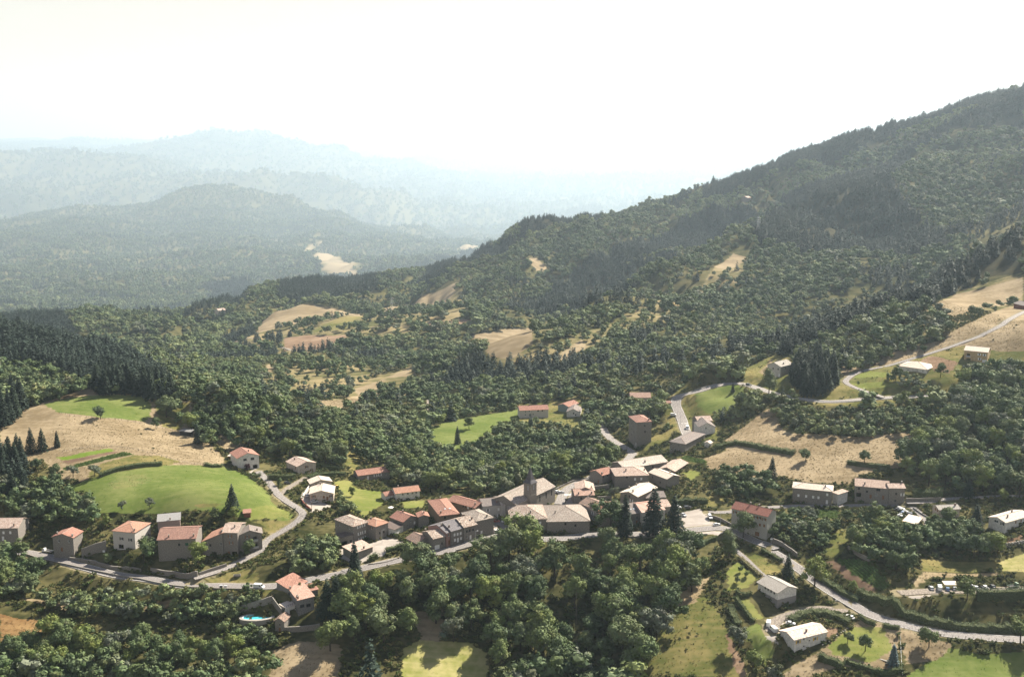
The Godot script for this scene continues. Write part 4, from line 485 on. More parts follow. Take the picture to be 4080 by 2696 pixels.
	{n = "road_cottage", l = "pink-roofed cottage rising behind the pale gabled one", c = "cottage", x = 134.31, z = -676.99, y = 9.34, ux = -0.974, uz = 0.227, s = 1, L = 10.0, D = 10.0, h = 5.5, r = "gu", sl = 0.40, w = "stone", t = "pale", o = 0.45, win = [], ch = [[0.84,0.08]], ex = ""},
	{n = "low_house", l = "long low house with salmon roof among the valley trees", c = "house", x = 111.65, z = -815.77, y = -6.37, ux = -1.000, uz = -0.000, s = 1, L = 16.0, D = 11.2, h = 3.6, r = "gu", sl = 0.50, w = "beige", t = "orange2", o = 0.45, win = [], ch = [], ex = ""},
	{n = "garden_shed", l = "tiny white shed standing on the bank beside the grey hall", c = "shed", x = 125.31, z = -635.92, y = 8.11, ux = -0.843, uz = -0.539, s = 1, L = 3.7, D = 3.8, h = 2.6, r = "gv", sl = 0.50, w = "white", t = "cream", o = 0.45, win = [], ch = [], ex = ""},
	{n = "hill_house", l = "upright grey house with light gable edges beside the dark conifers", c = "house", x = 196.33, z = -744.21, y = 29.77, ux = 0.735, uz = -0.678, s = -1, L = 15.8, D = 11.2, h = 7.7, r = "gu", sl = 0.42, w = "plaster", t = "greycream", o = 0.45, win = [[1,6.4,5.4,"d"],[1,2.1,5.6,"d"],[1,0.8,1.0,"wd"],[0,6.9,5.7,"d"]], ch = [[0.39,0.15]], ex = ""},
	{n = "bungalow", l = "long cream bungalow with pale hip roof above the upper road", c = "house", x = 284.33, z = -697.86, y = 42.36, ux = 0.657, uz = -0.754, s = -1, L = 18.8, D = 20.0, h = 2.9, r = "hip", sl = 0.30, w = "white", t = "cream", o = 0.45, win = [[1,17.5,0.5,"s"],[1,12.8,0.9,"s"],[1,6.5,1.2,"s"],[1,2.6,1.5,"s"]], ch = [], ex = ""},
	{n = "yellow_villa", l = "ochre two-storey villa with balcony and white shutters on the hillside", c = "house", x = 330.24, z = -708.66, y = 47.33, ux = -0.848, uz = -0.530, s = 1, L = 15.0, D = 14.0, h = 7.8, r = "gu", sl = 0.30, w = "ochre", t = "cream", o = 0.45, win = [[0,5.3,5.8,"ws"],[0,2.0,5.7,"ws"],[0,4.9,2.6,"ws"],[0,1.7,1.7,"gar"],[0,12.3,4.6,"balc"],[0,12.0,1.4,"gd"],[0,0.8,6.9,"ws"]], ch = [], ex = ""},
	{n = "pool_house", l = "upper house of the pool property under a steep red ribbed roof", c = "house", x = -101.52, z = -448.47, y = -9.89, ux = 0.482, uz = -0.876, s = -1, L = 11.4, D = 8.1, h = 4.8, r = "sv2", sl = 2.75, w = "greyw", t = "brownred", o = 0.45, win = [[1,1.0,2.9,"d"]], ch = [[0.06,0.08]], ex = ""},
	{n = "pool_house", l = "lower house of the pool property with salmon roof and dark openings", c = "house", x = -96.71, z = -440.96, y = -14.13, ux = 0.838, uz = -0.545, s = -1, L = 7.7, D = 11.9, h = 7.7, r = "sv2", sl = 2.00, w = "greyw", t = "orange2", o = 0.45, win = [[0,2.0,4.4,"d2"],[0,5.0,4.0,"d2"]], ch = [[0.06,0.08],[0.06,0.17]], ex = ""},
	{n = "terrace_block", l = "flat-topped terrace block with a railing beside the pool", c = "terrace", x = -101.73, z = -440.39, y = -13.86, ux = 0.669, uz = -0.743, s = -1, L = 6.5, D = 5.0, h = 3.9, r = "flat", sl = 0.30, w = "white", t = "cream", o = 0.45, win = [[0,3.0,2.2,"gd"],[1,2.0,3.1,"d"]], ch = [], ex = "rail"},
	{n = "stone_hut", l = "small gabled stone hut at the corner of the pool", c = "hut", x = -101.07, z = -431.27, y = -17.39, ux = -0.976, uz = -0.217, s = 1, L = 4.4, D = 6.2, h = 5.4, r = "gv", sl = 0.60, w = "stone", t = "oldred", o = 0.45, win = [[0,2.1,3.6,"s"],[0,2.2,0.7,"door"]], ch = [], ex = ""},
	{n = "side_roof_shed", l = "low pink-roofed shed joined to the pool house under the dark firs", c = "shed", x = -92.23, z = -450.64, y = -10.05, ux = 0.873, uz = -0.487, s = -1, L = 2.9, D = 9.9, h = 4.0, r = "flat", sl = 0.30, w = "greyw", t = "brownred", o = 0.45, win = [], ch = [], ex = ""},
	{n = "garden_hut", l = "small red tool hut at the edge of the lawn", c = "hut", x = -137.87, z = -523.28, y = 2.35, ux = -0.968, uz = 0.250, s = 1, L = 3.5, D = 4.2, h = 3.0, r = "sv2", sl = 0.50, w = "redbrown", t = "brownred", o = 0.45, win = [], ch = [], ex = ""},
	{n = "field_shed", l = "weathered dark field shed at the corner of the dry meadow", c = "shed", x = -208.02, z = -650.80, y = 11.35, ux = -0.938, uz = -0.346, s = 1, L = 8.1, D = 5.0, h = 2.6, r = "flat", sl = 0.30, w = "darkwood", t = "grey", o = 0.45, win = [], ch = [], ex = ""},
	{n = "forest_farm", l = "distant farmhouse roof among the wooded hills", c = "house", x = -584.29, z = -2099.53, y = -133.44, ux = -0.700, uz = 0.714, s = 1, L = 16.2, D = 15.0, h = 5.0, r = "gu", sl = 0.40, w = "beige", t = "pale", o = 0.45, win = [], ch = [], ex = ""},
	{n = "forest_farm", l = "lone house high on the forested ridge", c = "house", x = 551.23, z = -2417.03, y = 79.36, ux = -0.673, uz = 0.739, s = 1, L = 17.1, D = 15.0, h = 5.0, r = "gu", sl = 0.40, w = "stone", t = "pale", o = 0.45, win = [], ch = [], ex = ""},
	{n = "edge_hut", l = "brown hut at the right edge beside the hillside track", c = "hut", x = 414.18, z = -833.46, y = 66.17, ux = -0.078, uz = -0.997, s = 1, L = 14.0, D = 10.0, h = 3.0, r = "gu", sl = 0.40, w = "redbrown", t = "greybrown", o = 0.45, win = [], ch = [], ex = ""},
	{n = "valley_shed", l = "small tiled shed beside the bend of the bright road", c = "shed", x = 115.29, z = -733.85, y = 10.49, ux = -0.917, uz = 0.398, s = 1, L = 3.3, D = 5.0, h = 2.6, r = "gu", sl = 0.40, w = "stone", t = "brown", o = 0.45, win = [], ch = [], ex = ""},
	{n = "lane_house", l = "stone house with red roof below the trees above the village", c = "house", x = -74.27, z = -606.00, y = -3.70, ux = -0.902, uz = 0.432, s = 1, L = 19.6, D = 10.0, h = 5.5, r = "gu", sl = 0.36, w = "stone", t = "brownred", o = 0.45, win = [[0,13.6,3.3,"wd"],[0,8.9,4.2,"ws"],[0,6.1,4.3,"ws"],[0,2.0,4.3,"w"]], ch = [[0.06,0.51]], ex = ""},
	{n = "white_long_house", l = "long white house with orange roof behind the long brown-roofed one", c = "house", x = -52.43, z = -565.91, y = -1.35, ux = -0.934, uz = 0.358, s = 1, L = 14.0, D = 8.8, h = 4.5, r = "gu", sl = 0.40, w = "white", t = "orange", o = 0.45, win = [[0,9.9,3.6,"w"],[0,6.9,3.9,"w"],[0,4.2,4.2,"w"],[0,2.0,4.4,"w"]], ch = [[0.78,0.69]], ex = ""},
	{n = "white_annex", l = "small red-roofed annex at the left end of the long white house", c = "shed", x = -67.17, z = -564.35, y = -1.59, ux = -0.860, uz = 0.511, s = 1, L = 4.9, D = 6.2, h = 3.0, r = "gu", sl = 0.40, w = "white", t = "brownred", o = 0.45, win = [], ch = [], ex = ""}]
# houses that trees are told by: words, x, z
const LANDMARKS := [["the small square house", -222.4, -500.5], ["the white-fronted house", -189.3, -496], ["the blank-walled house", -156.8, -489.5], ["the white villa", -152.7, -604.7], ["the beige villa", -128.1, -597.4], ["the new cream villa", -112.5, -553.2], ["the square three-storey house", -79.9, -498.7], ["the slate-roofed row house", -30.2, -491.1], ["the bell tower", 9.9, -534.1], ["the big hip-roofed house", 17.9, -511.1], ["the widest tiled house", 18.1, -510], ["the skylight house", 60.5, -519.2], ["the long pale building", 129.4, -502], ["the broad farmhouse", 174.3, -542.2], ["the double farmhouse", 212.9, -539.9], ["the small grey-roofed house", 222.6, -517.2], ["the edge villa", 247.3, -496.4], ["the open yard shed", 207.1, -507.2], ["the grey-roofed villa", 120.5, -443.6], ["the new white house", 119.5, -410.7], ["the red-roofed valley house", 28.7, -798.2], ["the tall square building", 83.4, -674.3], ["the grey hall", 109.2, -633.1], ["the pale cottage", 133.8, -663.7], ["the upright hill house", 196.3, -744.2], ["the bungalow", 284.3, -697.9], ["the ochre villa", 330.2, -708.7], ["the pool house", -96.7, -441], ["the stone hut", -101.1, -431.3], ["the field shed", -208, -650.8], ["the red-roofed lane house", -74.3, -606], ["the stone house at the left edge", -257.3, -515.1]]

const TOP := 40.0
var gx := PackedFloat64Array()
var gz := PackedFloat64Array()
var gh := PackedFloat32Array()
var nx := 0
var nz := 0
var taken := {}
var M := {}
var relief := FastNoiseLite.new()
var patch := FastNoiseLite.new()
var maps := []            # ground cover maps, finest first: [x0, z0, x1, z1, w, h, ids]
var road_lines := []
const EYE := Vector3(0, 193.75, 0)

# ------------------------------------------------------------------ helpers
func named(n: String) -> String:
	if not taken.has(n):
		taken[n] = 0
		return n
	taken[n] += 1
	return "%s_%03d" % [n, taken[n]]

func thing(n: String, label: String, cat: String, at: Vector3, turn := 0.0, group := "") -> Node3D:
	var o := Node3D.new()
	o.name = named(n)
	add_child(o)
	o.position = at
	o.rotation.y = turn
	tag(o, label, cat, group)
	return o

func tag(o: Node, label: String, cat: String, group := "", kind := "") -> void:
	if label: o.set_meta("label", label)
	if cat: o.set_meta("category", cat)
	if group: o.set_meta("group", group)
	if kind: o.set_meta("kind", kind)

func part(n: String, mesh: Mesh, m: Material, parent: Node, at := Vector3.ZERO, turn := 0.0) -> MeshInstance3D:
	var o := MeshInstance3D.new()
	o.name = n
	o.mesh = mesh
	o.material_override = m
	parent.add_child(o, true)
	o.position = at
	o.rotation.y = turn
	return o

func single(n: String, mesh: Mesh, m: Material, at := Vector3.ZERO, turn := 0.0) -> MeshInstance3D:
	return part(named(n), mesh, m, self, at, turn)

func lin(c: Color) -> Color:
	return c.linear_to_srgb()

func mat(n: String, c: Color, rough := 0.9, tex: Texture2D = null, sc := 0.25, spec := 0.3, dim := 0.82) -> StandardMaterial3D:
	var m := StandardMaterial3D.new()
	m.resource_name = n
	m.albedo_color = lin(Color(c.r * dim, c.g * dim, c.b * dim))
	m.roughness = rough
	m.metallic_specular = spec
	if tex:
		m.albedo_texture = tex
		m.uv1_triplanar = true
		m.uv1_scale = Vector3(sc, sc, sc)
	M[n] = m
	return m

class Shape:
	var v := PackedVector3Array()
	var t := PackedVector2Array()
	var c := PackedColorArray()
	func tri(a: Vector3, b: Vector3, d: Vector3) -> void:
		v.append(a); v.append(b); v.append(d)
	func quad(a: Vector3, b: Vector3, d: Vector3, e: Vector3) -> void:
		v.append(a); v.append(b); v.append(d); v.append(a); v.append(d); v.append(e)
	func quad_uv(a: Vector3, b: Vector3, d: Vector3, e: Vector3, ua: Vector2, ub: Vector2, ud: Vector2, ue: Vector2) -> void:
		quad(a, b, d, e)
		t.append(ua); t.append(ub); t.append(ud); t.append(ua); t.append(ud); t.append(ue)
	func box(lo: Vector3, hi: Vector3) -> void:
		var p := []
		for i in 8:
			p.append(Vector3(hi.x if i & 1 else lo.x, hi.y if i & 2 else lo.y, hi.z if i & 4 else lo.z))
		quad(p[0], p[1], p[3], p[2]); quad(p[4], p[6], p[7], p[5])
		quad(p[0], p[4], p[5], p[1]); quad(p[2], p[3], p[7], p[6])
		quad(p[0], p[2], p[6], p[4]); quad(p[1], p[5], p[7], p[3])
	func tube(a: Vector3, b: Vector3, ra: float, rb: float, n := 7) -> void:
		var d := (b - a).normalized()
		var s := d.cross(Vector3(0.31, 0.17, 0.93)).normalized()
		var q := d.cross(s)
		for i in n:
			var p := TAU * i / n
			var r := TAU * (i + 1) / n
			var e0 := s * cos(p) + q * sin(p)
			var e1 := s * cos(r) + q * sin(r)
			quad(a + e0 * ra, a + e1 * ra, b + e1 * rb, b + e0 * rb)
			tri(b, b + e0 * rb, b + e1 * rb)
	func prism(outline: Array, z0: float, z1: float, inset := 0.0, y_in := 1e9) -> void:
		# side outline (x, y) pulled across from z0 to z1; points above y_in are drawn in by inset
		var n := outline.size()
		var l := []
		var r := []
		for p in outline:
			var k: float = inset if p[1] > y_in else 0.0
			l.append(Vector3(p[0], p[1], z0 + k)); r.append(Vector3(p[0], p[1], z1 - k))
		for i in n:
			var j := (i + 1) % n
			quad(l[i], l[j], r[j], r[i])
		var flat := PackedVector2Array()
		for p in outline: flat.append(Vector2(p[0], p[1]))
		var ix := Geometry2D.triangulate_polygon(flat)
		for i in range(0, ix.size(), 3):
			tri(l[ix[i]], l[ix[i + 1]], l[ix[i + 2]]); tri(r[ix[i]], r[ix[i + 1]], r[ix[i + 2]])
	func done() -> ArrayMesh:
		var a := []
		a.resize(Mesh.ARRAY_MAX)
		a[Mesh.ARRAY_VERTEX] = v
		if t.size() == v.size(): a[Mesh.ARRAY_TEX_UV] = t
		if c.size() == v.size(): a[Mesh.ARRAY_COLOR] = c
		var m := ArrayMesh.new()
		m.add_surface_from_arrays(Mesh.PRIMITIVE_TRIANGLES, a)
		return m

func grain(size: int, seed_: int, freq: float, lo: float, hi: float, oct := 4) -> ImageTexture:
	# neutral speckle that multiplies a base colour
	var f := FastNoiseLite.new()
	f.seed = seed_
	f.noise_type = FastNoiseLite.TYPE_SIMPLEX
	f.frequency = freq
	f.fractal_octaves = oct
	f.fractal_gain = 0.62
	var src := f.get_seamless_image(size, size, false, false, 0.15, true)
	src.convert(Image.FORMAT_L8)
	var d := src.get_data()
	for i in d.size():
		d[i] = int(255.0 * (lo + (hi - lo) * d[i] / 255.0))
	return ImageTexture.create_from_image(Image.create_from_data(size, size, false, Image.FORMAT_L8, d))

func tiles(seed_: int, spread: float, palette: Array) -> ImageTexture:
	# canal tiles: 32 columns and 20 rows over 8 m, each tile its own tone
	var r := RandomNumberGenerator.new()
	r.seed = seed_
	var im := Image.create(256, 256, false, Image.FORMAT_RGB8)
	for i in 32:
		for j in 20:
			var c: Color = palette[r.randi() % palette.size()]
			var k := 0.8 + r.randf_range(-spread, spread)
			var m := (c.r + c.g + c.b) / 3.0
			var e := Color(lerpf(m, c.r, 0.85) * k, lerpf(m, c.g, 0.85) * k, lerpf(m, c.b, 0.85) * k)
			var y0 := int(j * 12.8)
			im.fill_rect(Rect2i(i * 8, y0, 8, int((j + 1) * 12.8) - y0), lin(e))
	return ImageTexture.create_from_image(im)

func tile_relief() -> ImageTexture:
	var im := Image.create(256, 256, false, Image.FORMAT_L8)
	for x in 256:
		var a := absf(sin(PI * x / 8.0))
		for j in 20:
			var y0 := int(j * 12.8)
			im.fill_rect(Rect2i(x, y0, 1, int((j + 1) * 12.8) - y0), Color(a, a, a))
			im.fill_rect(Rect2i(x, y0, 1, 1), Color(0.2 * a, 0, 0))
	return ImageTexture.create_from_image(im)

# ------------------------------------------------------------------ land
func axis(lo: float, hi: float, flo: float, fhi: float, step: float, grow: float) -> PackedFloat64Array:
	var up := []
	var x := flo
	while x <= fhi + 0.1:
		up.append(x)
		x += step
	var s := step
	while up[-1] < hi:
		s *= grow
		up.append(up[-1] + s)
	var down := []
	s = step
	var e := flo
	while e > lo:
		s *= grow
		e -= s
		down.append(e)
	down.reverse()
	return PackedFloat64Array(down + up)

func solve(px: PackedFloat64Array, py: PackedFloat64Array, pz: PackedFloat64Array) -> PackedFloat64Array:
	var n := px.size()
	var w := n + 3
	var rows := []
	for i in w:
		var r := PackedFloat64Array()
		r.resize(w + 1)
		if i < n:
			for j in n:
				var dx := px[i] - px[j]
				var dz := pz[i] - pz[j]
				r[j] = sqrt(dx * dx + dz * dz + 900.0)
			r[n] = 1.0; r[n + 1] = px[i] * 1e-3; r[n + 2] = pz[i] * 1e-3
			r[w] = py[i]
		else:
			for j in n:
				r[j] = 1.0 if i == n else (px[j] * 1e-3 if i == n + 1 else pz[j] * 1e-3)
		rows.append(r)
	for k in w:
		var best := k
		for i in range(k + 1, w):
			if absf(rows[i][k]) > absf(rows[best][k]): best = i
		var sw = rows[k]; rows[k] = rows[best]; rows[best] = sw
		var p: PackedFloat64Array = rows[k]
		var inv := 1.0 / p[k]
		for i in range(k + 1, w):
			var q: PackedFloat64Array = rows[i]
			var f := q[k] * inv
			if f != 0.0:
				for j in range(k, w + 1):
					q[j] -= f * p[j]
				rows[i] = q
	var out := PackedFloat64Array()
	out.resize(w)
	for k in range(w - 1, -1, -1):
		var r: PackedFloat64Array = rows[k]
		var s := r[w]
		for j in range(k + 1, w): s -= r[j] * out[j]
		out[k] = s / r[k]
	return out

func taps(fine: PackedFloat64Array, coarse: PackedFloat64Array) -> Array:
	var idx := PackedInt32Array()
	var wts := PackedFloat64Array()
	for x in fine:
		var i := clampi(coarse.bsearch(x, false) - 1, 1, coarse.size() - 3)
		var u := clampf((x - coarse[i]) / (coarse[i + 1] - coarse[i]), 0.0, 1.0)
		idx.append(i)
		wts.append(-0.5 * u + u * u - 0.5 * u * u * u)
		wts.append(1.0 - 2.5 * u * u + 1.5 * u * u * u)
		wts.append(0.5 * u + 2.0 * u * u - 1.5 * u * u * u)
		wts.append(-0.5 * u * u + 0.5 * u * u * u)
	return [idx, wts]

func shape_land() -> void:
	var px := PackedFloat64Array()
	var py := PackedFloat64Array()
	var pz := PackedFloat64Array()
	for i in range(0, SURVEY.size(), 3):
		px.append(SURVEY[i]); py.append(SURVEY[i + 1]); pz.append(SURVEY[i + 2])
	var wt := solve(px, py, pz)
	var n := px.size()
	var cx := axis(-53500, 53500, -520, 600, 15, 1.1)
	var cz := axis(-84000, -150, -900, -310, 15, 1.08)
	var ch := PackedFloat64Array()
	ch.resize(cx.size() * cz.size())
	for j in cz.size():
		for i in cx.size():
			var x := cx[i]
			var z := cz[j]
			var s := wt[n] + wt[n + 1] * x * 1e-3 + wt[n + 2] * z * 1e-3
			for k in n:
				var dx := x - px[k]
				var dz := z - pz[k]
				s += wt[k] * sqrt(dx * dx + dz * dz + 900.0)
			ch[j * cx.size() + i] = s
	gx = axis(-53000, 53000, -480, 560, 4.5, 1.045)
	gz = axis(-83500, -250, -860, -330, 4.5, 1.04)
	nx = gx.size()
	nz = gz.size()
	gh.resize(nx * nz)
	var tx := taps(gx, cx)
	var tz := taps(gz, cz)
	relief.seed = 11
	relief.frequency = 0.0032
	relief.fractal_octaves = 5
	patch.seed = 5
	patch.frequency = 0.006
	patch.fractal_octaves = 4
	var w := cx.size()
	for j in nz:
		var jj: int = tz[0][j]
		for i in nx:
			var ii: int = tx[0][i]
			var s := 0.0
			for b in 4:
				var row := (jj - 1 + b) * w + ii - 1
				s += tz[1][j * 4 + b] * (tx[1][i * 4] * ch[row] + tx[1][i * 4 + 1] * ch[row + 1] + tx[1][i * 4 + 2] * ch[row + 2] + tx[1][i * 4 + 3] * ch[row + 3])
			var d := sqrt(gx[i] * gx[i] + gz[j] * gz[j])
			var amp := clampf((d - 1000.0) / 1400.0, 0.0, 1.0) * 22.0
			# ravines run down the far slopes
			s += clampf((d - 1250.0) / 900.0, 0.0, 1.0) * 11.0
			s -= clampf((d - 1250.0) / 900.0, 0.0, 1.0) * 40.0 * pow(1.0 - absf(relief.get_noise_2d(gx[i] * 0.55 + 70.0, gz[j] * 0.3)), 7.0)
			s += clampf((d - 4500.0) / 12000.0, 0.0, 1.0) * 300.0 * relief.get_noise_2d(gx[i] * 0.24 + 500.0, gz[j] * 0.24) + amp * relief.get_noise_2d(gx[i], gz[j]) + 0.5 * patch.get_noise_2d(gx[i] * 9.0, gz[j] * 9.0)
			gh[j * nx + i] = s

func ground(x: float, z: float) -> float:
	var i := clampi(gx.bsearch(x, false) - 1, 0, nx - 2)
	var j := clampi(gz.bsearch(z, false) - 1, 0, nz - 2)
	var u := (x - gx[i]) / (gx[i + 1] - gx[i])
	var v := (z - gz[j]) / (gz[j + 1] - gz[j])
	var k := j * nx + i
	if u + v < 1.0:
		return gh[k] + (gh[k + 1] - gh[k]) * u + (gh[k + nx] - gh[k]) * v
	return gh[k + nx + 1] + (gh[k + nx] - gh[k + nx + 1]) * (1.0 - u) + (gh[k + 1] - gh[k + nx + 1]) * (1.0 - v)

func gp(x: float, z: float, up := 0.0) -> Vector3:
	return Vector3(x, ground(x, z) + up, z)

func smooth_line(p: Array, step: float) -> Array:
	var out := []
	for i in p.size() - 1:
		var a := Vector2(p[maxi(i - 1, 0)][0], p[maxi(i - 1, 0)][1])
		var b := Vector2(p[i][0], p[i][1])
		var c := Vector2(p[i + 1][0], p[i + 1][1])
		var d := Vector2(p[mini(i + 2, p.size() - 1)][0], p[mini(i + 2, p.size() - 1)][1])
		var n := maxi(1, int(b.distance_to(c) / step))
		for k in n:
			out.append(b.cubic_interpolate(c, a, d, float(k) / n))
	out.append(Vector2(p[-1][0], p[-1][1]))
	return out

func lay_roads() -> void:
	# level a bed for each road in the land before the land is meshed
	var dist := PackedFloat32Array()
	var want := PackedFloat32Array()
	dist.resize(gh.size())
	dist.fill(1e9)
	want.resize(gh.size())
	for r in ROADS:
		var line := smooth_line(r[3], 2.5)
		var ys := []
		for p in line: ys.append(ground(p.x, p.y))
		for pass_ in 3:
			var q := ys.duplicate()
			for i in ys.size():
				var s := 0.0
				var n := 0
				for k in range(maxi(0, i - 4), mini(ys.size(), i + 5)):
					s += q[k]
					n += 1
				ys[i] = s / n
		road_lines.append([line, ys])
		var half: float = r[1] * 0.5
		var reach := half + 9.0
		for i in line.size():
			var p: Vector2 = line[i]
			var i0 := gx.bsearch(p.x - reach)
			var i1 := gx.bsearch(p.x + reach)
			var j0 := gz.bsearch(p.y - reach)
			var j1 := gz.bsearch(p.y + reach)
			for j in range(j0, j1):
				for k in range(i0, i1):
					var d: float = maxf(0.0, p.distance_to(Vector2(gx[k], gz[j])) - half)
					var at := j * nx + k
					if d < dist[at]:
						dist[at] = d
						want[at] = ys[i]
	for i in gh.size():
		if dist[i] < 9.0:
			var t := smoothstep(3.6, 9.0, dist[i])
			gh[i] = lerpf(want[i] - 0.22, gh[i], t)

const COVER := ["scrub", "conifer", "dry", "green", "mix", "bright", "soil", "rows", "ring", "lawn", "paved", "earth", "straw", "mown", "russet", "road", "open"]

func paint_map(x0: float, z0: float, x1: float, z1: float, w: int, h: int) -> void:
	var im := Image.create(w, h, false, Image.FORMAT_L8)
	var sx := w / (x1 - x0)
	var sz := h / (z1 - z0)
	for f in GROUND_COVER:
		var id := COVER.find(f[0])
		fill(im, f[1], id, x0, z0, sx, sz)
	for k in ROADS.size():
		var line: Array = road_lines[k][0]
		var half: float = ROADS[k][1] * 0.5 + 0.8
		for p in line:
			im.fill_rect(Rect2i(int((p.x - half - x0) * sx), int((p.y - half - z0) * sz), maxi(1, int(2.0 * half * sx)), maxi(1, int(2.0 * half * sz))), Color8(15, 15, 15))
	maps.append([x0, z0, x1, z1, w, h, im.get_data()])

func fill(im: Image, poly: Array, id: int, x0: float, z0: float, sx: float, sz: float) -> void:
	var lo := 1e9
	var hi := -1e9
	var p := []
	for q in poly:
		p.append(Vector2((q[0] - x0) * sx, (q[1] - z0) * sz))
		lo = minf(lo, p[-1].y)
		hi = maxf(hi, p[-1].y)
	for y in range(maxi(0, int(lo)), mini(im.get_height(), int(hi) + 1)):
		var xs := []
		for i in p.size():
			var a: Vector2 = p[i]
			var b: Vector2 = p[(i + 1) % p.size()]
			if (a.y <= y + 0.5) != (b.y <= y + 0.5):
				var xx := a.x + (y + 0.5 - a.y) / (b.y - a.y) * (b.x - a.x)
				xs.append(xx + 2.2 * sx * relief.get_noise_2d(xx / sx * 90.0 + id * 77.0, y / sz * 90.0))
		xs.sort()
		for i in range(0, xs.size() - 1, 2):
			im.fill_rect(Rect2i(int(xs[i]), y, maxi(1, int(xs[i + 1]) - int(xs[i])), 1), Color8(id, id, id))

func cover_at(x: float, z: float) -> int:
	for m in maps:
		if x > m[0] and x < m[2] and z > m[1] and z < m[3]:
			var i := int((x - m[0]) / (m[2] - m[0]) * m[4])
			var j := int((z - m[1]) / (m[3] - m[1]) * m[5])
			return m[6][j * m[4] + i]
	return 0

func colour_map(m: Array, seed_: int) -> ImageTexture:
	# earth, grass and stubble tones mottled by two scales of noise
	var tones := {
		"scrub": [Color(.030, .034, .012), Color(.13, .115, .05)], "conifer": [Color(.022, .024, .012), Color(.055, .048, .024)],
		"dry": [Color(.19, .145, .085), Color(.33, .26, .165)], "green": [Color(.095, .130, .030), Color(.165, .185, .06)],
		"mix": [Color(.095, .105, .03), Color(.225, .185, .075)], "bright": [Color(.12, .18, .025), Color(.17, .22, .05)],
		"soil": [Color(.13, .085, .058), Color(.21, .14, .095)], "rows": [Color(.05, .08, .018), Color(.10, .12, .04)],
		"ring": [Color(.105, .14, .04), Color(.19, .19, .07)], "lawn": [Color(.14, .165, .04), Color(.225, .22, .075)],
		"paved": [Color(.32, .28, .245), Color(.43, .385, .34)], "earth": [Color(.17, .11, .07), Color(.30, .21, .14)],
		"straw": [Color(.25, .19, .11), Color(.44, .35, .22)], "mown": [Color(.21, .22, .06), Color(.40, .35, .16)],
		"russet": [Color(.17, .095, .04), Color(.31, .20, .09)], "road": [Color(.14, .125, .07), Color(.25, .21, .13)], "open": [Color(.07, .075, .025), Color(.27, .215, .115)]}
	var lut := PackedByteArray()
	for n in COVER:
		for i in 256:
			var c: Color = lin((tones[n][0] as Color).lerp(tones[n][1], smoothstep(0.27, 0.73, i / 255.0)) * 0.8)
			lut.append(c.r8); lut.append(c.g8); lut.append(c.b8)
	var w: int = m[4]
	var h: int = m[5]
	var f := FastNoiseLite.new()
	f.seed = seed_
	f.frequency = 0.11
	f.fractal_octaves = 3
	var a := f.get_image(w, h, false, false, true)
	f.seed = seed_ + 1
	f.frequency = 0.012
	f.fractal_octaves = 4
	var b := f.get_image(w, h, false, false, true)
	f.seed = seed_ + 2
	f.frequency = 0.14
	f.fractal_octaves = 2
	var c0 := f.get_image(w / 9, h, false, false, true)
	c0.resize(w, h, Image.INTERPOLATE_BILINEAR)
	a.convert(Image.FORMAT_L8)
	b.convert(Image.FORMAT_L8)
	c0.convert(Image.FORMAT_L8)
	var dc := c0.get_data()
	var da := a.get_data()
	var db := b.get_data()
	var ids: PackedByteArray = m[6]
	var out := PackedByteArray()
	out.resize(w * h * 3)
	for i in w * h:
		var k := (ids[i] * 256 + ((da[i] + db[i] + db[i] + dc[i]) >> 2)) * 3
		var o := i * 3
		out[o] = lut[k]
		out[o + 1] = lut[k + 1]
		out[o + 2] = lut[k + 2]
	return ImageTexture.create_from_image(Image.create_from_data(w, h, false, Image.FORMAT_RGB8, out))

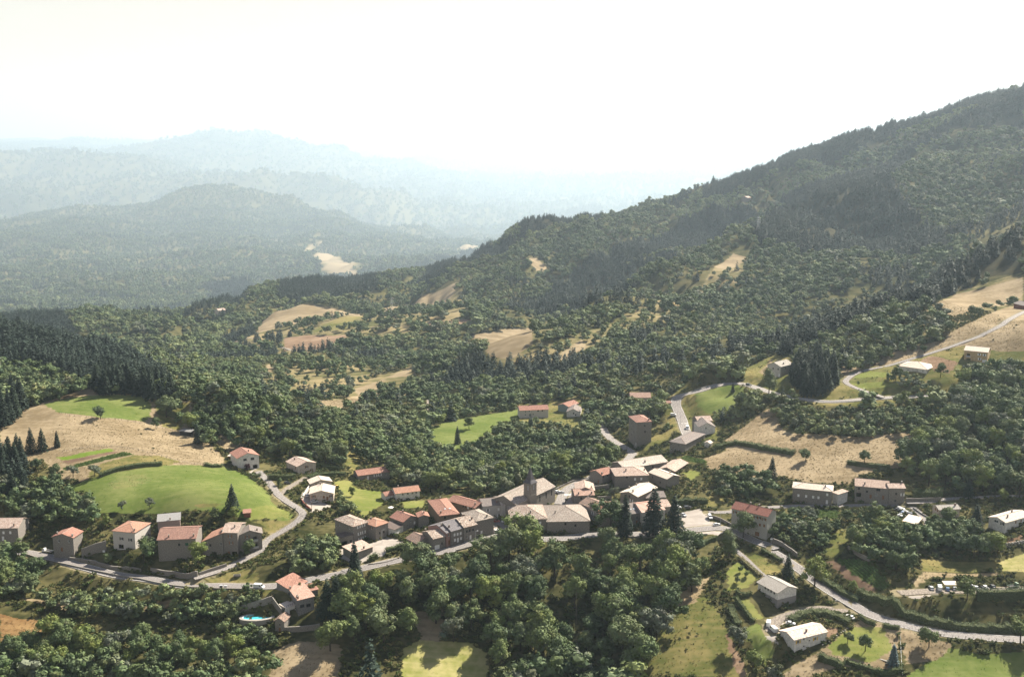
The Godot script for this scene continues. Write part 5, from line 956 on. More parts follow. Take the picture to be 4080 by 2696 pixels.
func mesh_land() -> void:
	var mesh := ArrayMesh.new()
	var lists := [PackedInt32Array(), PackedInt32Array(), PackedInt32Array()]
	for j in nz - 1:
		for i in nx - 1:
			var x := (gx[i] + gx[i + 1]) * 0.5
			var z := (gz[j] + gz[j + 1]) * 0.5
			var s := 2
			for k in 2:
				var m = maps[k]
				if gx[i] > m[0] and gx[i + 1] < m[2] and gz[j] > m[1] and gz[j + 1] < m[3]:
					s = k
					break
			var a := j * nx + i
			lists[s].append_array(PackedInt32Array([a, a + 1, a + nx, a + 1, a + nx + 1, a + nx]))
	var pos := PackedVector3Array()
	var nor := PackedVector3Array()
	for j in nz:
		for i in nx:
			var i0 := maxi(i - 1, 0)
			var i1 := mini(i + 1, nx - 1)
			var j0 := maxi(j - 1, 0)
			var j1 := mini(j + 1, nz - 1)
			pos.append(Vector3(gx[i], gh[j * nx + i], gz[j]))
			nor.append(Vector3(-(gh[j * nx + i1] - gh[j * nx + i0]) / (gx[i1] - gx[i0]), 1.0, -(gh[j1 * nx + i] - gh[j0 * nx + i]) / (gz[j1] - gz[j0])).normalized())
	for s in 3:
		var m = maps[s]
		var keep := {}
		var v := PackedVector3Array()
		var n := PackedVector3Array()
		var uv := PackedVector2Array()
		var ix := PackedInt32Array()
		for q in lists[s]:
			if not keep.has(q):
				keep[q] = v.size()
				v.append(pos[q])
				n.append(nor[q])
				uv.append(Vector2((pos[q].x - m[0]) / (m[2] - m[0]), (pos[q].z - m[1]) / (m[3] - m[1])))
			ix.append(keep[q])
		var arr := []
		arr.resize(Mesh.ARRAY_MAX)
		arr[Mesh.ARRAY_VERTEX] = v
		arr[Mesh.ARRAY_NORMAL] = n
		arr[Mesh.ARRAY_TEX_UV] = uv
		arr[Mesh.ARRAY_INDEX] = ix
		mesh.add_surface_from_arrays(Mesh.PRIMITIVE_TRIANGLES, arr)
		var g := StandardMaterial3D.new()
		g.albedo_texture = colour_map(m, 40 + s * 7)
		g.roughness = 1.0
		g.metallic_specular = 0.1
		g.texture_repeat = false
		mesh.surface_set_material(s, g)
	var o := MeshInstance3D.new()
	o.name = "terrain"
	o.mesh = mesh
	add_child(o)
	tag(o, "", "", "", "structure")

# ------------------------------------------------------------------ roads and walls
func build_roads() -> void:
	for k in ROADS.size():
		var r = ROADS[k]
		var line: Array = road_lines[k][0]
		var ys: Array = road_lines[k][1]
		var s := Shape.new()
		var edge := Shape.new()
		var half: float = r[1] * 0.5
		var prev := []
		for i in line.size():
			var a: Vector2 = line[maxi(i - 1, 0)]
			var b: Vector2 = line[mini(i + 1, line.size() - 1)]
			var d := (b - a).normalized()
			var q := Vector2(-d.y, d.x)
			var p: Vector2 = line[i]
			var wob := 1.0 + (0.1 * relief.get_noise_2d(p.x * 40.0, p.y * 40.0) if r[2] == "gravel" else 0.0)
			var y: float = ys[i]
			var l := Vector3(p.x - q.x * half * wob, y, p.y - q.y * half * wob)
			var c := Vector3(p.x, y + 0.06, p.y)
			var e := Vector3(p.x + q.x * half * wob, y, p.y + q.y * half * wob)
			var down := Vector3(0, -0.5, 0)
			if prev:
				s.quad(prev[0], prev[1], c, l)
				s.quad(prev[1], prev[2], e, c)
				s.quad(prev[0], l, l + down, prev[0] + down)
				s.quad(prev[2], e, e + down, prev[2] + down)
				if r[2] != "gravel" and r[1] > 6.0:
					for side in [-1.0, 1.0]:
						var o0: Vector3 = Vector3(prev[3].x * side * (half - 0.35), 0.03, prev[3].y * side * (half - 0.35)) + prev[4]
						var o1: Vector3 = Vector3(prev[3].x * side * (half - 0.22), 0.03, prev[3].y * side * (half - 0.22)) + prev[4]
						var n0 := Vector3(q.x * side * (half - 0.35), 0.03, q.y * side * (half - 0.35)) + Vector3(p.x, y, p.y)
						var n1 := Vector3(q.x * side * (half - 0.22), 0.03, q.y * side * (half - 0.22)) + Vector3(p.x, y, p.y)
						edge.quad(o0, o1, n1, n0)
			prev = [l, c, e, q, Vector3(p.x, y, p.y)]
		var o := single(r[0], s.done(), M[r[2]])
		tag(o, "", "", "", "structure")
		if edge.v.size():
			var e2 := part("edge_line", edge.done(), M.line, o)
			tag(e2, "", "", "", "")

func build_walls() -> void:
	for w in WALLS:
		var line := smooth_line(w[1], 2.0)
		var mid: Vector2 = line[line.size() / 2]
		var at := gp(mid.x, mid.y)
		var t := thing("stone_wall" if w[5] == "stone" else "garden_wall", w[0], "wall", at)
		var s := Shape.new()
		var cap := Shape.new()
		var prev := []
		for i in line.size():
			var a: Vector2 = line[maxi(i - 1, 0)]
			var b: Vector2 = line[mini(i + 1, line.size() - 1)]
			var d := (b - a).normalized()
			var q: Vector3 = Vector3(-d.y, 0, d.x) * (w[3] * 0.5)
			var p: Vector2 = line[i]
			var y := ground(p.x, p.y)
			var c := Vector3(p.x, y, p.y) - at
			var now := [c - q + Vector3(0, w[2], 0), c + q + Vector3(0, w[2], 0), c + q - Vector3(0, w[4], 0), c - q - Vector3(0, w[4], 0), q]
			if prev:
				s.quad(prev[0], now[0], now[3], prev[3])
				s.quad(prev[1], now[1], now[2], prev[2])
				s.quad(prev[0], now[0], now[1], prev[1])
				# a coping stone for each length of wall
				var g: Vector3 = (now[0] - prev[0]) * 0.02
				var up := Vector3(0, 0.14, 0)
				var f := 1.12
				var a0: Vector3 = (prev[0] + prev[1]) * 0.5 + g - prev[4] * f
				var a1: Vector3 = (prev[0] + prev[1]) * 0.5 + g + prev[4] * f
				var b0: Vector3 = (now[0] + now[1]) * 0.5 - g - now[4] * f
				var b1: Vector3 = (now[0] + now[1]) * 0.5 - g + now[4] * f
				var lift := Vector3(0, 0.004, 0)
				cap.quad(a0 + up, b0 + up, b1 + up, a1 + up)
				cap.quad(a0 + up, b0 + up, b0 + lift, a0 + lift)
				cap.quad(a1 + up, b1 + up, b1 + lift, a1 + lift)
				cap.quad(a0 + up, a1 + up, a1 + lift, a0 + lift)
				cap.quad(b0 + up, b1 + up, b1 + lift, b0 + lift)
			if i == 0 or i == line.size() - 1:
				s.quad(now[0], now[1], now[2], now[3])
			prev = now
		part("wall_body", s.done(), M[w[5]], t)
		part("coping", cap.done(), M.coping if w[5] == "stone" else M[w[5]], t)

# ------------------------------------------------------------------ houses
var shared := {}

func window_frame(w: float, h: float) -> ArrayMesh:
	var key := "f%.2f_%.2f" % [w, h]
	if not shared.has(key):
		var s := Shape.new()
		var b := 0.09
		s.box(Vector3(-w / 2, 0, -0.05), Vector3(-w / 2 + b, h, 0.05))
		s.box(Vector3(w / 2 - b, 0, -0.05), Vector3(w / 2, h, 0.05))
		s.box(Vector3(-w / 2 + b, h - b, -0.045), Vector3(w / 2 - b, h, 0.045))
		s.box(Vector3(-w / 2 + b, 0, -0.045), Vector3(w / 2 - b, b, 0.045))
		s.box(Vector3(-0.05, b, -0.04), Vector3(0.05, h - b, 0.04))
		shared[key] = s.done()
	return shared[key]

func slab(w: float, h: float, d: float) -> ArrayMesh:
	var key := "s%.2f_%.2f_%.2f" % [w, h, d]
	if not shared.has(key):
		var s := Shape.new()
		s.box(Vector3(-w / 2, 0, -d / 2), Vector3(w / 2, h, d / 2))
		shared[key] = s.done()
	return shared[key]

func shutter(w: float, h: float) -> ArrayMesh:
	var key := "sh%.2f_%.2f" % [w, h]
	if not shared.has(key):
		var s := Shape.new()
		s.box(Vector3(-w / 2, 0, 0), Vector3(w / 2, h, 0.04))
		for k in 3:
			var y: float = [0.12, 0.5, 0.82][k] * h
			s.box(Vector3(-w / 2 + 0.03, y, 0.042), Vector3(w / 2 - 0.03, y + 0.09, 0.07))
		shared[key] = s.done()
	return shared[key]

func arch_leaf(w: float, h: float, d: float) -> ArrayMesh:
	var key := "a%.2f_%.2f_%.2f" % [w, h, d]
	if not shared.has(key):
		var s := Shape.new()
		var o := [[-w / 2, 0.0], [w / 2, 0.0]]
		for i in 9:
			var a := PI * i / 8.0
			o.append([cos(a) * w / 2, h - w / 2 + sin(a) * w / 2])
		s.prism(o, -d / 2, d / 2)
		shared[key] = s.done()
	return shared[key]

# width, height, what
const OPENINGS := {"w": [1.05, 1.45], "w2": [2.2, 1.3], "ws": [1.05, 1.55], "bs": [1.1, 1.5], "ds": [1.05, 1.5], "gs": [1.5, 1.4], "ys": [1.3, 1.5], "cw": [1.1, 1.5], "cb": [1.1, 1.5],
	"d": [1.05, 1.35], "d2": [2.1, 1.6], "s": [0.75, 0.7], "door": [1.15, 2.2], "wd": [1.2, 2.3], "gar": [2.8, 2.3], "gd": [2.9, 2.3], "archw": [2.0, 2.5], "archd": [2.4, 2.2], "ta": [1.0, 3.2], "louv": [1.3, 2.6], "balc": [2.0, 2.0]}

func build_house(d: Dictionary) -> void:
	var turn := atan2(-d.uz, d.ux)
	var node := thing(d.n, d.l, d.c, Vector3(d.x, d.y, d.z), turn)
	var L: float = d.L
	var D: float = d.D
	var H: float = d.h
	var sg: float = d.s
	var P := func(a: float, b: float, y: float) -> Vector3: return Vector3(a, y, b * sg)
	var wm: Material = M[d.w]
	var wall := Shape.new()
	var foot := -5.0
	# the two walls at the near corner have openings cut in them
	var holes := [[], []]
	for w in d.win:
		var o: Array = OPENINGS[w[3]]
		var ln: float = L if w[0] == 0 else D
		var ww: float = minf(o[0], ln - 0.7)
		var c := clampf(w[1], ww / 2 + 0.3, ln - ww / 2 - 0.3)
		var y0: float = clampf(w[2] - o[1] / 2, 0.06, maxf(0.06, H - o[1] - 0.25))
		if w[3] in ["door", "wd", "gar", "gd", "archw", "archd"] and y0 < 1.6: y0 = 0.06
		var clash := false
		for q in holes[w[0]]:
			if absf(q[0] - c) < (q[1] + ww) / 2 + 0.15 and absf(q[2] + q[3] / 2 - y0 - o[1] / 2) < (q[3] + o[1]) / 2 + 0.1: clash = true
		if y0 + o[1] < H - 0.05 and not clash:
			holes[w[0]].append([c, ww, y0, minf(o[1], H - y0 - 0.1), w[3]])
	for side in 2:
		var ln: float = L if side == 0 else D
		var at := func(t: float, y: float, n: float) -> Vector3: return P.call(t, n, y) if side == 0 else P.call(n, t, y)
		var xs := [0.0, ln]
		var ys := [foot, H]
		for q in holes[side]:
			xs.append(q[0] - q[1] / 2); xs.append(q[0] + q[1] / 2); ys.append(q[2]); ys.append(q[2] + q[3])
		xs.sort()
		ys.sort()
		for i in xs.size() - 1:
			for j in ys.size() - 1:
				if xs[i + 1] - xs[i] < 0.001 or ys[j + 1] - ys[j] < 0.001: continue
				var mx: float = (xs[i] + xs[i + 1]) / 2
				var my: float = (ys[j] + ys[j + 1]) / 2
				var open := false
				for q in holes[side]:
					if absf(mx - q[0]) < q[1] / 2 and my > q[2] and my < q[2] + q[3]: open = true
				if not open:
					wall.quad(at.call(xs[i], ys[j], 0.0), at.call(xs[i + 1], ys[j], 0.0), at.call(xs[i + 1], ys[j + 1], 0.0), at.call(xs[i], ys[j + 1], 0.0))
		for q in holes[side]:
			var x0: float = q[0] - q[1] / 2
			var x1: float = q[0] + q[1] / 2
			var y0: float = q[2]
			var y1: float = q[2] + q[3]
			var dp := 0.32
			wall.quad(at.call(x0, y0, 0.0), at.call(x0, y1, 0.0), at.call(x0, y1, dp), at.call(x0, y0, dp))
			wall.quad(at.call(x1, y0, 0.0), at.call(x1, y1, 0.0), at.call(x1, y1, dp), at.call(x1, y0, dp))
			wall.quad(at.call(x0, y0, 0.0), at.call(x1, y0, 0.0), at.call(x1, y0, dp), at.call(x0, y0, dp))
			wall.quad(at.call(x0, y1, 0.0), at.call(x1, y1, 0.0), at.call(x1, y1, dp), at.call(x0, y1, dp))
			fit_opening(node, q, at, side, sg)
	wall.quad(P.call(0, D, foot), P.call(L, D, foot), P.call(L, D, H), P.call(0, D, H))
	wall.quad(P.call(L, 0, foot), P.call(L, D, foot), P.call(L, D, H), P.call(L, 0, H))
	# roof planes
	var o: float = d.o
	var sl: float = d.sl
	var planes := []
	var ridges := []
	var kind: String = d.r
	var th := 0.2
	match kind:
		"gu":
			var e := H - sl * o
			var r := H + sl * D / 2
			planes = [[P.call(-o, -o, e), P.call(L + o, -o, e), P.call(L + o, D / 2, r), P.call(-o, D / 2, r)], [P.call(-o, D + o, e), P.call(L + o, D + o, e), P.call(L + o, D / 2, r), P.call(-o, D / 2, r)]]
			wall.tri(P.call(0, 0, H), P.call(0, D, H), P.call(0, D / 2, r)); wall.tri(P.call(L, 0, H), P.call(L, D, H), P.call(L, D / 2, r))
			ridges = [[P.call(-o, D / 2, r), P.call(L + o, D / 2, r)]]
		"gv":
			var e := H - sl * o
			var r := H + sl * L / 2
			planes = [[P.call(-o, -o, e), P.call(-o, D + o, e), P.call(L / 2, D + o, r), P.call(L / 2, -o, r)], [P.call(L + o, -o, e), P.call(L + o, D + o, e), P.call(L / 2, D + o, r), P.call(L / 2, -o, r)]]
			wall.tri(P.call(0, 0, H), P.call(L, 0, H), P.call(L / 2, 0, r)); wall.tri(P.call(0, D, H), P.call(L, D, H), P.call(L / 2, D, r))
			ridges = [[P.call(L / 2, -o, r), P.call(L / 2, D + o, r)]]
		"hip", "spire":
			var e := H - (sl * o if kind == "hip" else 0.3)
			var k := minf(L, D) / 2
			var r := H + (sl * k if kind == "hip" else sl)
			var c00: Vector3 = P.call(-o, -o, e)
			var c10: Vector3 = P.call(L + o, -o, e)
			var c11: Vector3 = P.call(L + o, D + o, e)
			var c01: Vector3 = P.call(-o, D + o, e)
			var r0: Vector3 = P.call(k, D / 2, r) if L >= D else P.call(L / 2, k, r)
			var r1: Vector3 = P.call(L - k, D / 2, r) if L >= D else P.call(L / 2, D - k, r)
			if kind == "spire":
				# the spire flares at its foot
				var f := H + 1.3
				var g := 0.62
				var m := [P.call(L / 2 - L * g / 2, D / 2 - D * g / 2, f), P.call(L / 2 + L * g / 2, D / 2 - D * g / 2, f), P.call(L / 2 + L * g / 2, D / 2 + D * g / 2, f), P.call(L / 2 - L * g / 2, D / 2 + D * g / 2, f)]
				var c := [c00, c10, c11, c01]
				r0 = P.call(L / 2, D / 2, r)
				for i in 4:
					planes.append([c[i], c[(i + 1) % 4], m[(i + 1) % 4], m[i]])
					planes.append([m[i], m[(i + 1) % 4], r0])
			elif L >= D:
				planes = [[c00, c10, r1, r0], [c01, c11, r1, r0], [c00, c01, r0], [c10, c11, r1]]
				ridges = [[r0, r1], [c00, r0], [c01, r0], [c10, r1], [c11, r1]]
			else:
				planes = [[c00, c01, r1, r0], [c10, c11, r1, r0], [c00, c10, r0], [c01, c11, r1]]
				ridges = [[r0, r1], [c00, r0], [c10, r0], [c01, r1], [c11, r1]]
		"su", "su2", "sv", "sv2", "flat":
			# single pitch: su falls along the first wall, sv rises across it
			var y := [H, H, H, H]
			if kind == "su": y = [H, H - sl, H - sl, H]
			elif kind == "su2": y = [H, H - sl, H - sl, H]
			elif kind == "flat": y = [H, H, H + 0.06 * D, H + 0.06 * D]
			else: y = [H, H, H + sl, H + sl]
			planes = [[P.call(-o, -o, y[0]), P.call(L + o, -o, y[1]), P.call(L + o, D + o, y[2]), P.call(-o, D + o, y[3])]]
			if kind.begins_with("sv") or kind == "flat":
				wall.quad(P.call(0, D, H), P.call(L, D, H), P.call(L, D, y[2]), P.call(0, D, y[2]))
				wall.tri(P.call(0, 0, H), P.call(0, D, H), P.call(0, D, y[2])); wall.tri(P.call(L, 0, H), P.call(L, D, H), P.call(L, D, y[2]))
	if kind.begins_with("su"):
		wall = clipped(wall, P, L, D, H, sl, foot)
	part("wall", wall.done(), wm, node)
	var roof := Shape.new()
	for pl in planes:
		roof_plane(roof, pl, th)
	var rf := part("roof", roof.done(), M["roof_" + d.t], node)
	if ridges and not d.t in ["grey", "dark"]:
		var cap := Shape.new()
		for g in ridges:
			cap.tube(g[0] + Vector3(0, th * 0.9, 0), g[1] + Vector3(0, th * 0.9, 0), 0.15, 0.15, 6)
		part("ridge_cap", cap.done(), M.ridge_pale if d.t in ["orange", "orange2", "mottled", "red", "greybrown", "pale", "cream", "pale2"] else M["roof_" + d.t], rf)
	# chimneys stand on the roof
	for c in d.ch:
		var a: float = c[0] * L
		var b: float = c[1] * D
		var y := H
		match kind:
			"gu": y = H + sl * minf(b, D - b)
			"gv": y = H + sl * minf(a, L - a)
			"hip": y = H + sl * minf(minf(a, L - a), minf(b, D - b))
			"sv", "sv2": y = H + sl * b / D
			"su", "su2": y = H - sl * a / L
		var ch := Shape.new()
		ch.box(Vector3(-0.3, -0.8, -0.3), Vector3(0.3, 1.35, 0.3))
		var cm := part("chimney", ch.done(), M.chimney if hash(d.l) % 2 else M.stone, rf, P.call(a, b, y))
		part("chimney_cap", slab(0.8, 0.14, 0.8), M.coping, node, P.call(a, b, y + 1.354))
	match d.ex:
		"sky":
			for k in 2:
				var a := L * (0.4 + 0.25 * k)
				var b := D * 0.2
				var gl := Shape.new()
				gl.box(Vector3(-0.5, 0.0, -0.4), Vector3(0.5, 0.12, 0.4))
				var q := part("skylight", gl.done(), M.skylight, rf, P.call(a, b, H + sl * (b if kind == "gu" else minf(minf(a, L - a), b)) + th + 0.12))
				q.rotation.x = -sg * atan(sl)
		"plinth":
			var pl := Shape.new()
			pl.box(Vector3(-0.06, -4.0, minf(-0.06 * sg, (D + 0.06) * sg)), Vector3(L + 0.06, H * 0.42, maxf(-0.06 * sg, (D + 0.06) * sg)))
			part("plinth", pl.done(), M.greywall, node)
		"rail":
			for k in 7:
				part("rail_post", slab(0.08, 1.0, 0.08), M.darkwood, node, P.call(L * k / 6.0, 0.0, H + 0.2))
			part("rail", slab(L, 0.09, 0.09), M.darkwood, node, P.call(L / 2, 0.0, H + 1.2))
			part("rail", slab(L, 0.06, 0.06), M.darkwood, node, P.call(L / 2, 0.0, H + 0.7))
	if d.c == "church tower":
		var band := Shape.new()
		for y in [H * 0.62, H - 0.35]:
			band.box(Vector3(-0.14, y, minf(-0.14 * sg, (D + 0.14) * sg)), Vector3(L + 0.14, y + 0.28, maxf(-0.14 * sg, (D + 0.14) * sg)))
		part("cornice", band.done(), M.coping, node)
		var rod := Shape.new()
		rod.tube(Vector3(0, 0, 0), Vector3(0, 1.5, 0), 0.05, 0.03)
		rod.box(Vector3(-0.35, 0.9, -0.03), Vector3(0.35, 0.98, 0.03))
		part("cross", rod.done(), M.metal, node, P.call(L / 2, D / 2, H + sl))

func clipped(wall: Shape, P: Callable, L: float, D: float, H: float, sl: float, foot: float) -> Shape:
	# lower the wall tops along a roof that falls away
	var s := Shape.new()
	for p in wall.v:
		var top := H - sl * clampf(p.x / L, 0.0, 1.0)
		s.v.append(Vector3(p.x, minf(p.y, top), p.z))
	return s

func roof_plane(s: Shape, pl: Array, th: float) -> void:
	var n: Vector3 = (pl[1] - pl[0]).cross(pl[2] - pl[0]).normalized()
	if n.y < 0: n = -n
	var up := n * th
	var ax: Vector3 = (pl[1] - pl[0]).normalized()
	var ay := n.cross(ax)
	var uv := func(p: Vector3) -> Vector2: return Vector2((p - pl[0]).dot(ax), (p - pl[0]).dot(ay)) / 8.0
	var k := pl.size()
	for lift in [up, Vector3.ZERO]:
		for i in range(1, k - 1):
			for q in [pl[0], pl[i], pl[i + 1]]:
				s.v.append(q + lift)
				s.t.append(uv.call(q))
	for i in k:
		var a: Vector3 = pl[i]
		var b: Vector3 = pl[(i + 1) % k]
		s.quad_uv(a, b, b + up, a + up, uv.call(a), uv.call(b), uv.call(b), uv.call(a))

func fit_opening(node: Node3D, q: Array, at: Callable, side: int, sg: float) -> void:
	var w: float = q[1]
	var h: float = q[3]
	var c: float = q[0]
	var y: float = q[2]
	var kind: String = q[4]
	var turn := 0.0 if side == 0 else PI / 2
	# outward along the wall normal
	var deep: Vector3 = at.call(c, y, 0.2)
	match kind:
		"w", "w2", "ws", "bs", "ds", "ys", "d", "d2", "s":
			var fm: Material = M.frame if kind in ["w", "w2", "ws", "bs", "ys", "ds"] else M.dark_frame
			var f := part("window", window_frame(w, h), fm, node, deep, turn)
			var gl := part("pane", slab(w - 0.1, h - 0.1, 0.02), M.glass, f, Vector3(0, 0.05, 0))
			var sm: Material = {"ws": M.white_paint, "bs": M.brown_paint, "ds": M.dark_paint, "ys": M.yellow_paint}.get(kind)
			if sm:
				for e in [-1.0, 1.0]:
					var t: float = c + e * (w / 2 + w * 0.27)
					var sh := part("shutter", slab(w * 0.5, h, 0.05), sm, node, at.call(t, y, -0.035), turn)
		"gs", "cw", "cb":
			var m: Material = {"gs": M.green_paint, "cw": M.white_paint, "cb": M.brown_paint}[kind]
			for e in [-1.0, 1.0]:
				part("shutter", slab(w / 2 - 0.03, h - 0.04, 0.05), m, node, at.call(c + e * w / 4, y + 0.02, 0.08), turn)
		"door", "wd":
			var dr := part("door", slab(w - 0.04, h - 0.04, 0.07), M.brown_paint if kind == "door" else M.white_paint, node, at.call(c, y, 0.16), turn)
			part("handle", slab(0.05, 0.2, 0.12), M.metal, dr, Vector3(w * 0.34, h * 0.42, 0))
		"gar":
			for k in 4:
				part("garage_panel", slab(w - 0.04, h / 4 - 0.03, 0.06), M.white_paint, node, at.call(c, y + k * h / 4, 0.12), turn)
		"gd":
			# an open doorway: jambs and lintel round the hollow inside
			for e in [-1.0, 1.0]: part("door_jamb", slab(0.16, h, 0.2), M.coping, node, at.call(c + e * (w / 2 - 0.08), y, 0.12), turn)
			part("lintel", slab(w - 0.34, 0.18, 0.2), M.coping, node, at.call(c, y + h - 0.19, 0.12), turn)
		"archw", "archd":
			part("door", arch_leaf(w - 0.02, h - 0.02, 0.08), M.white_paint if kind == "archw" else M.brown_paint, node, at.call(c, y, 0.05), turn)
		"ta":
			part("window", arch_leaf(w - 0.02, h - 0.02, 0.08), M.glass, node, at.call(c, y, 0.2), turn)
		"louv":
			for k in 9:
				var lv := part("louver", slab(w - 0.04, 0.16, 0.2), M.louver, node, at.call(c, y + 0.05 + k * h / 9.0, 0.16), turn)
		"balc":
			var b := part("balcony", slab(w + 0.9, 0.16, 1.1), M.white, node, at.call(c, y - 0.2, -0.55), turn)
			part("railing", slab(w + 0.9, 0.9, 0.06), M.louver, node, at.call(c, y - 0.04, -1.06), turn)

# ------------------------------------------------------------------ vehicles
func build_car(d: Array) -> void:
	var kind: String = d[1]
	var n: String = {"car": "parked_car", "mpv": "estate_car", "van": "delivery_van", "flatbed": "flatbed_truck"}[kind]
	var t := thing(n, d[0], "truck" if kind == "flatbed" else ("van" if kind == "van" else "car"), gp(d[3], d[4], 0.12), deg_to_rad(d[5]), "")
	# lie on the slope
	var f := Vector3(cos(t.rotation.y), 0, -sin(t.rotation.y))
	var a := ground(d[3] + f.x * 1.6, d[4] + f.z * 1.6)
	var b := ground(d[3] - f.x * 1.6, d[4] - f.z * 1.6)
	t.rotation.z = atan2(a - b, 3.2)
	var paint: Material = M["car_" + d[2]]
	var body := Shape.new()
	var glass := Shape.new()
	var wb := 1.3
	var w := 0.86
	match kind:
		"car":
			body.prism([[-2.1, 0.35], [2.05, 0.35], [2.12, 0.62], [1.95, 0.8], [1.0, 0.95], [-1.9, 0.98], [-2.12, 0.8]], -w, w, 0.08, 0.7)
			body.prism([[0.25, 1.4], [-1.1, 1.42], [-1.2, 1.37], [0.3, 1.35]], -w + 0.16, w - 0.16)
			glass.prism([[0.98, 0.94], [0.28, 1.36], [-1.2, 1.38], [-1.8, 0.96]], -w + 0.06, w - 0.06, 0.12, 1.2)
		"mpv":
			wb = 1.4
			body.prism([[-2.2, 0.38], [2.15, 0.38], [2.2, 0.7], [2.05, 0.92], [1.2, 1.06], [-2.15, 1.08], [-2.22, 0.7]], -0.9, 0.9, 0.06, 0.8)
			body.prism([[0.45, 1.68], [-1.9, 1.7], [-2.0, 1.62], [0.5, 1.6]], -0.74, 0.74)
			glass.prism([[1.15, 1.05], [0.48, 1.62], [-2.0, 1.64], [-2.12, 1.06]], -0.83, 0.83, 0.1, 1.4)
		"van":
			wb = 1.6
			body.prism([[-2.6, 0.4], [2.45, 0.4], [2.55, 0.75], [2.3, 1.05], [1.75, 1.2], [1.1, 2.15], [0.9, 2.25], [-2.5, 2.25], [-2.62, 2.0]], -0.95, 0.95, 0.07, 1.9)
			glass.prism([[1.74, 1.25], [1.2, 2.05], [1.12, 2.0], [1.6, 1.22]], -0.82, 0.82)
			glass.prism([[1.5, 1.28], [1.05, 1.95], [0.4, 1.95], [0.4, 1.28]], -0.965, 0.965)
		"flatbed":
			wb = 1.7
			body.prism([[2.75, 0.5], [2.85, 1.0], [2.5, 1.25], [2.15, 2.05], [1.3, 2.1], [1.25, 0.5]], -0.95, 0.95, 0.08, 1.6)
			glass.prism([[2.5, 1.28], [2.18, 1.95], [2.1, 1.9], [2.4, 1.26]], -0.82, 0.82)
			glass.prism([[2.3, 1.3], [2.05, 1.9], [1.5, 1.9], [1.5, 1.3]], -0.965, 0.965)
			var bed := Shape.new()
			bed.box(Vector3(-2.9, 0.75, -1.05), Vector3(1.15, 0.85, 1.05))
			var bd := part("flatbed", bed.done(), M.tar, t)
			for e in [-1.03, 1.03]:
				part("side_board", slab(4.05, 0.3, 0.05), paint, bd, Vector3(-0.87, 0.86, e))
			part("tail_board", slab(0.05, 0.3, 2.0), paint, bd, Vector3(-2.87, 0.86, 0))
	part("body", body.done(), paint, t)
	part("windows", glass.done(), M.glass, t)
	if not shared.has("tyre"):
		var ty := Shape.new()
		ty.tube(Vector3(0, 0, -0.11), Vector3(0, 0, 0.11), 0.33, 0.33, 14)
		shared.tyre = ty.done()
		var rm := Shape.new()
		rm.tube(Vector3(0, 0, -0.12), Vector3(0, 0, 0.12), 0.19, 0.19, 10)
		shared.rim = rm.done()
	for x in [-wb, wb]:
		for z in [-0.78, 0.78]:
			var wh := part("wheel", shared.tyre, M.tyre, t, Vector3(x, 0.33, z))
			part("rim", shared.rim, M.metal, wh)
	var nose: float = {"car": 2.09, "mpv": 2.18, "van": 2.5, "flatbed": 2.82}[kind]
	for z in [-0.62, 0.62]:
		part("headlight", slab(0.06, 0.14, 0.3), M.frame, t, Vector3(nose, 0.66, z))
		part("tail_light", slab(0.06, 0.14, 0.22), M.red_lamp, t, Vector3({"car": -2.1, "mpv": -2.2, "van": -2.6, "flatbed": -2.9}[kind], 0.7, z))

# ------------------------------------------------------------------ plants
func leaf(s: Shape, p: Vector3, n: Vector3, size: float, tint: Color, r: RandomNumberGenerator) -> void:
	var a := n.cross(Vector3(r.randf() - 0.5, r.randf() - 0.5, r.randf() - 0.5)).normalized() * size
	var b := n.cross(a).normalized() * size * r.randf_range(0.6, 1.0)
	s.v.append(p - a - b); s.v.append(p + a - b * 0.4); s.v.append(p + b)
	s.v.append(p - a - b); s.v.append(p + b); s.v.append(p - a * 0.8 + b * 0.7)
	for i in 6: s.c.append(tint)

func any_dir(r: RandomNumberGenerator) -> Vector3:
	var y := r.randf_range(-1, 1)
	var a := r.randf() * TAU
	var k := sqrt(1.0 - y * y)
	return Vector3(cos(a) * k, y, sin(a) * k)

const ICO := [0, 11, 5, 0, 5, 1, 0, 1, 7, 0, 7, 10, 0, 10, 11, 1, 5, 9, 5, 11, 4, 11, 10, 2, 10, 7, 6, 7, 1, 8, 3, 9, 4, 3, 4, 2, 3, 2, 6, 3, 6, 8, 3, 8, 9, 4, 9, 5, 2, 4, 11, 6, 2, 10, 8, 6, 7, 9, 8, 1]

func heart(s: Shape, c: Vector3, rad: float, tint: Color, r: RandomNumberGenerator) -> void:
	# the dense inner leafage of a clump
	var g := 1.618
	var p := [Vector3(-1, g, 0), Vector3(1, g, 0), Vector3(-1, -g, 0), Vector3(1, -g, 0), Vector3(0, -1, g), Vector3(0, 1, g), Vector3(0, -1, -g), Vector3(0, 1, -g), Vector3(g, 0, -1), Vector3(g, 0, 1), Vector3(-g, 0, -1), Vector3(-g, 0, 1)]
	var turn := Basis(any_dir(r), r.randf() * TAU)
	for i in 12: p[i] = c + turn * (p[i] as Vector3).normalized() * rad * r.randf_range(0.75, 1.2) * Vector3(1.1, 0.85, 1.1)
	for i in ICO:
		s.v.append(p[i])
		s.c.append(tint)

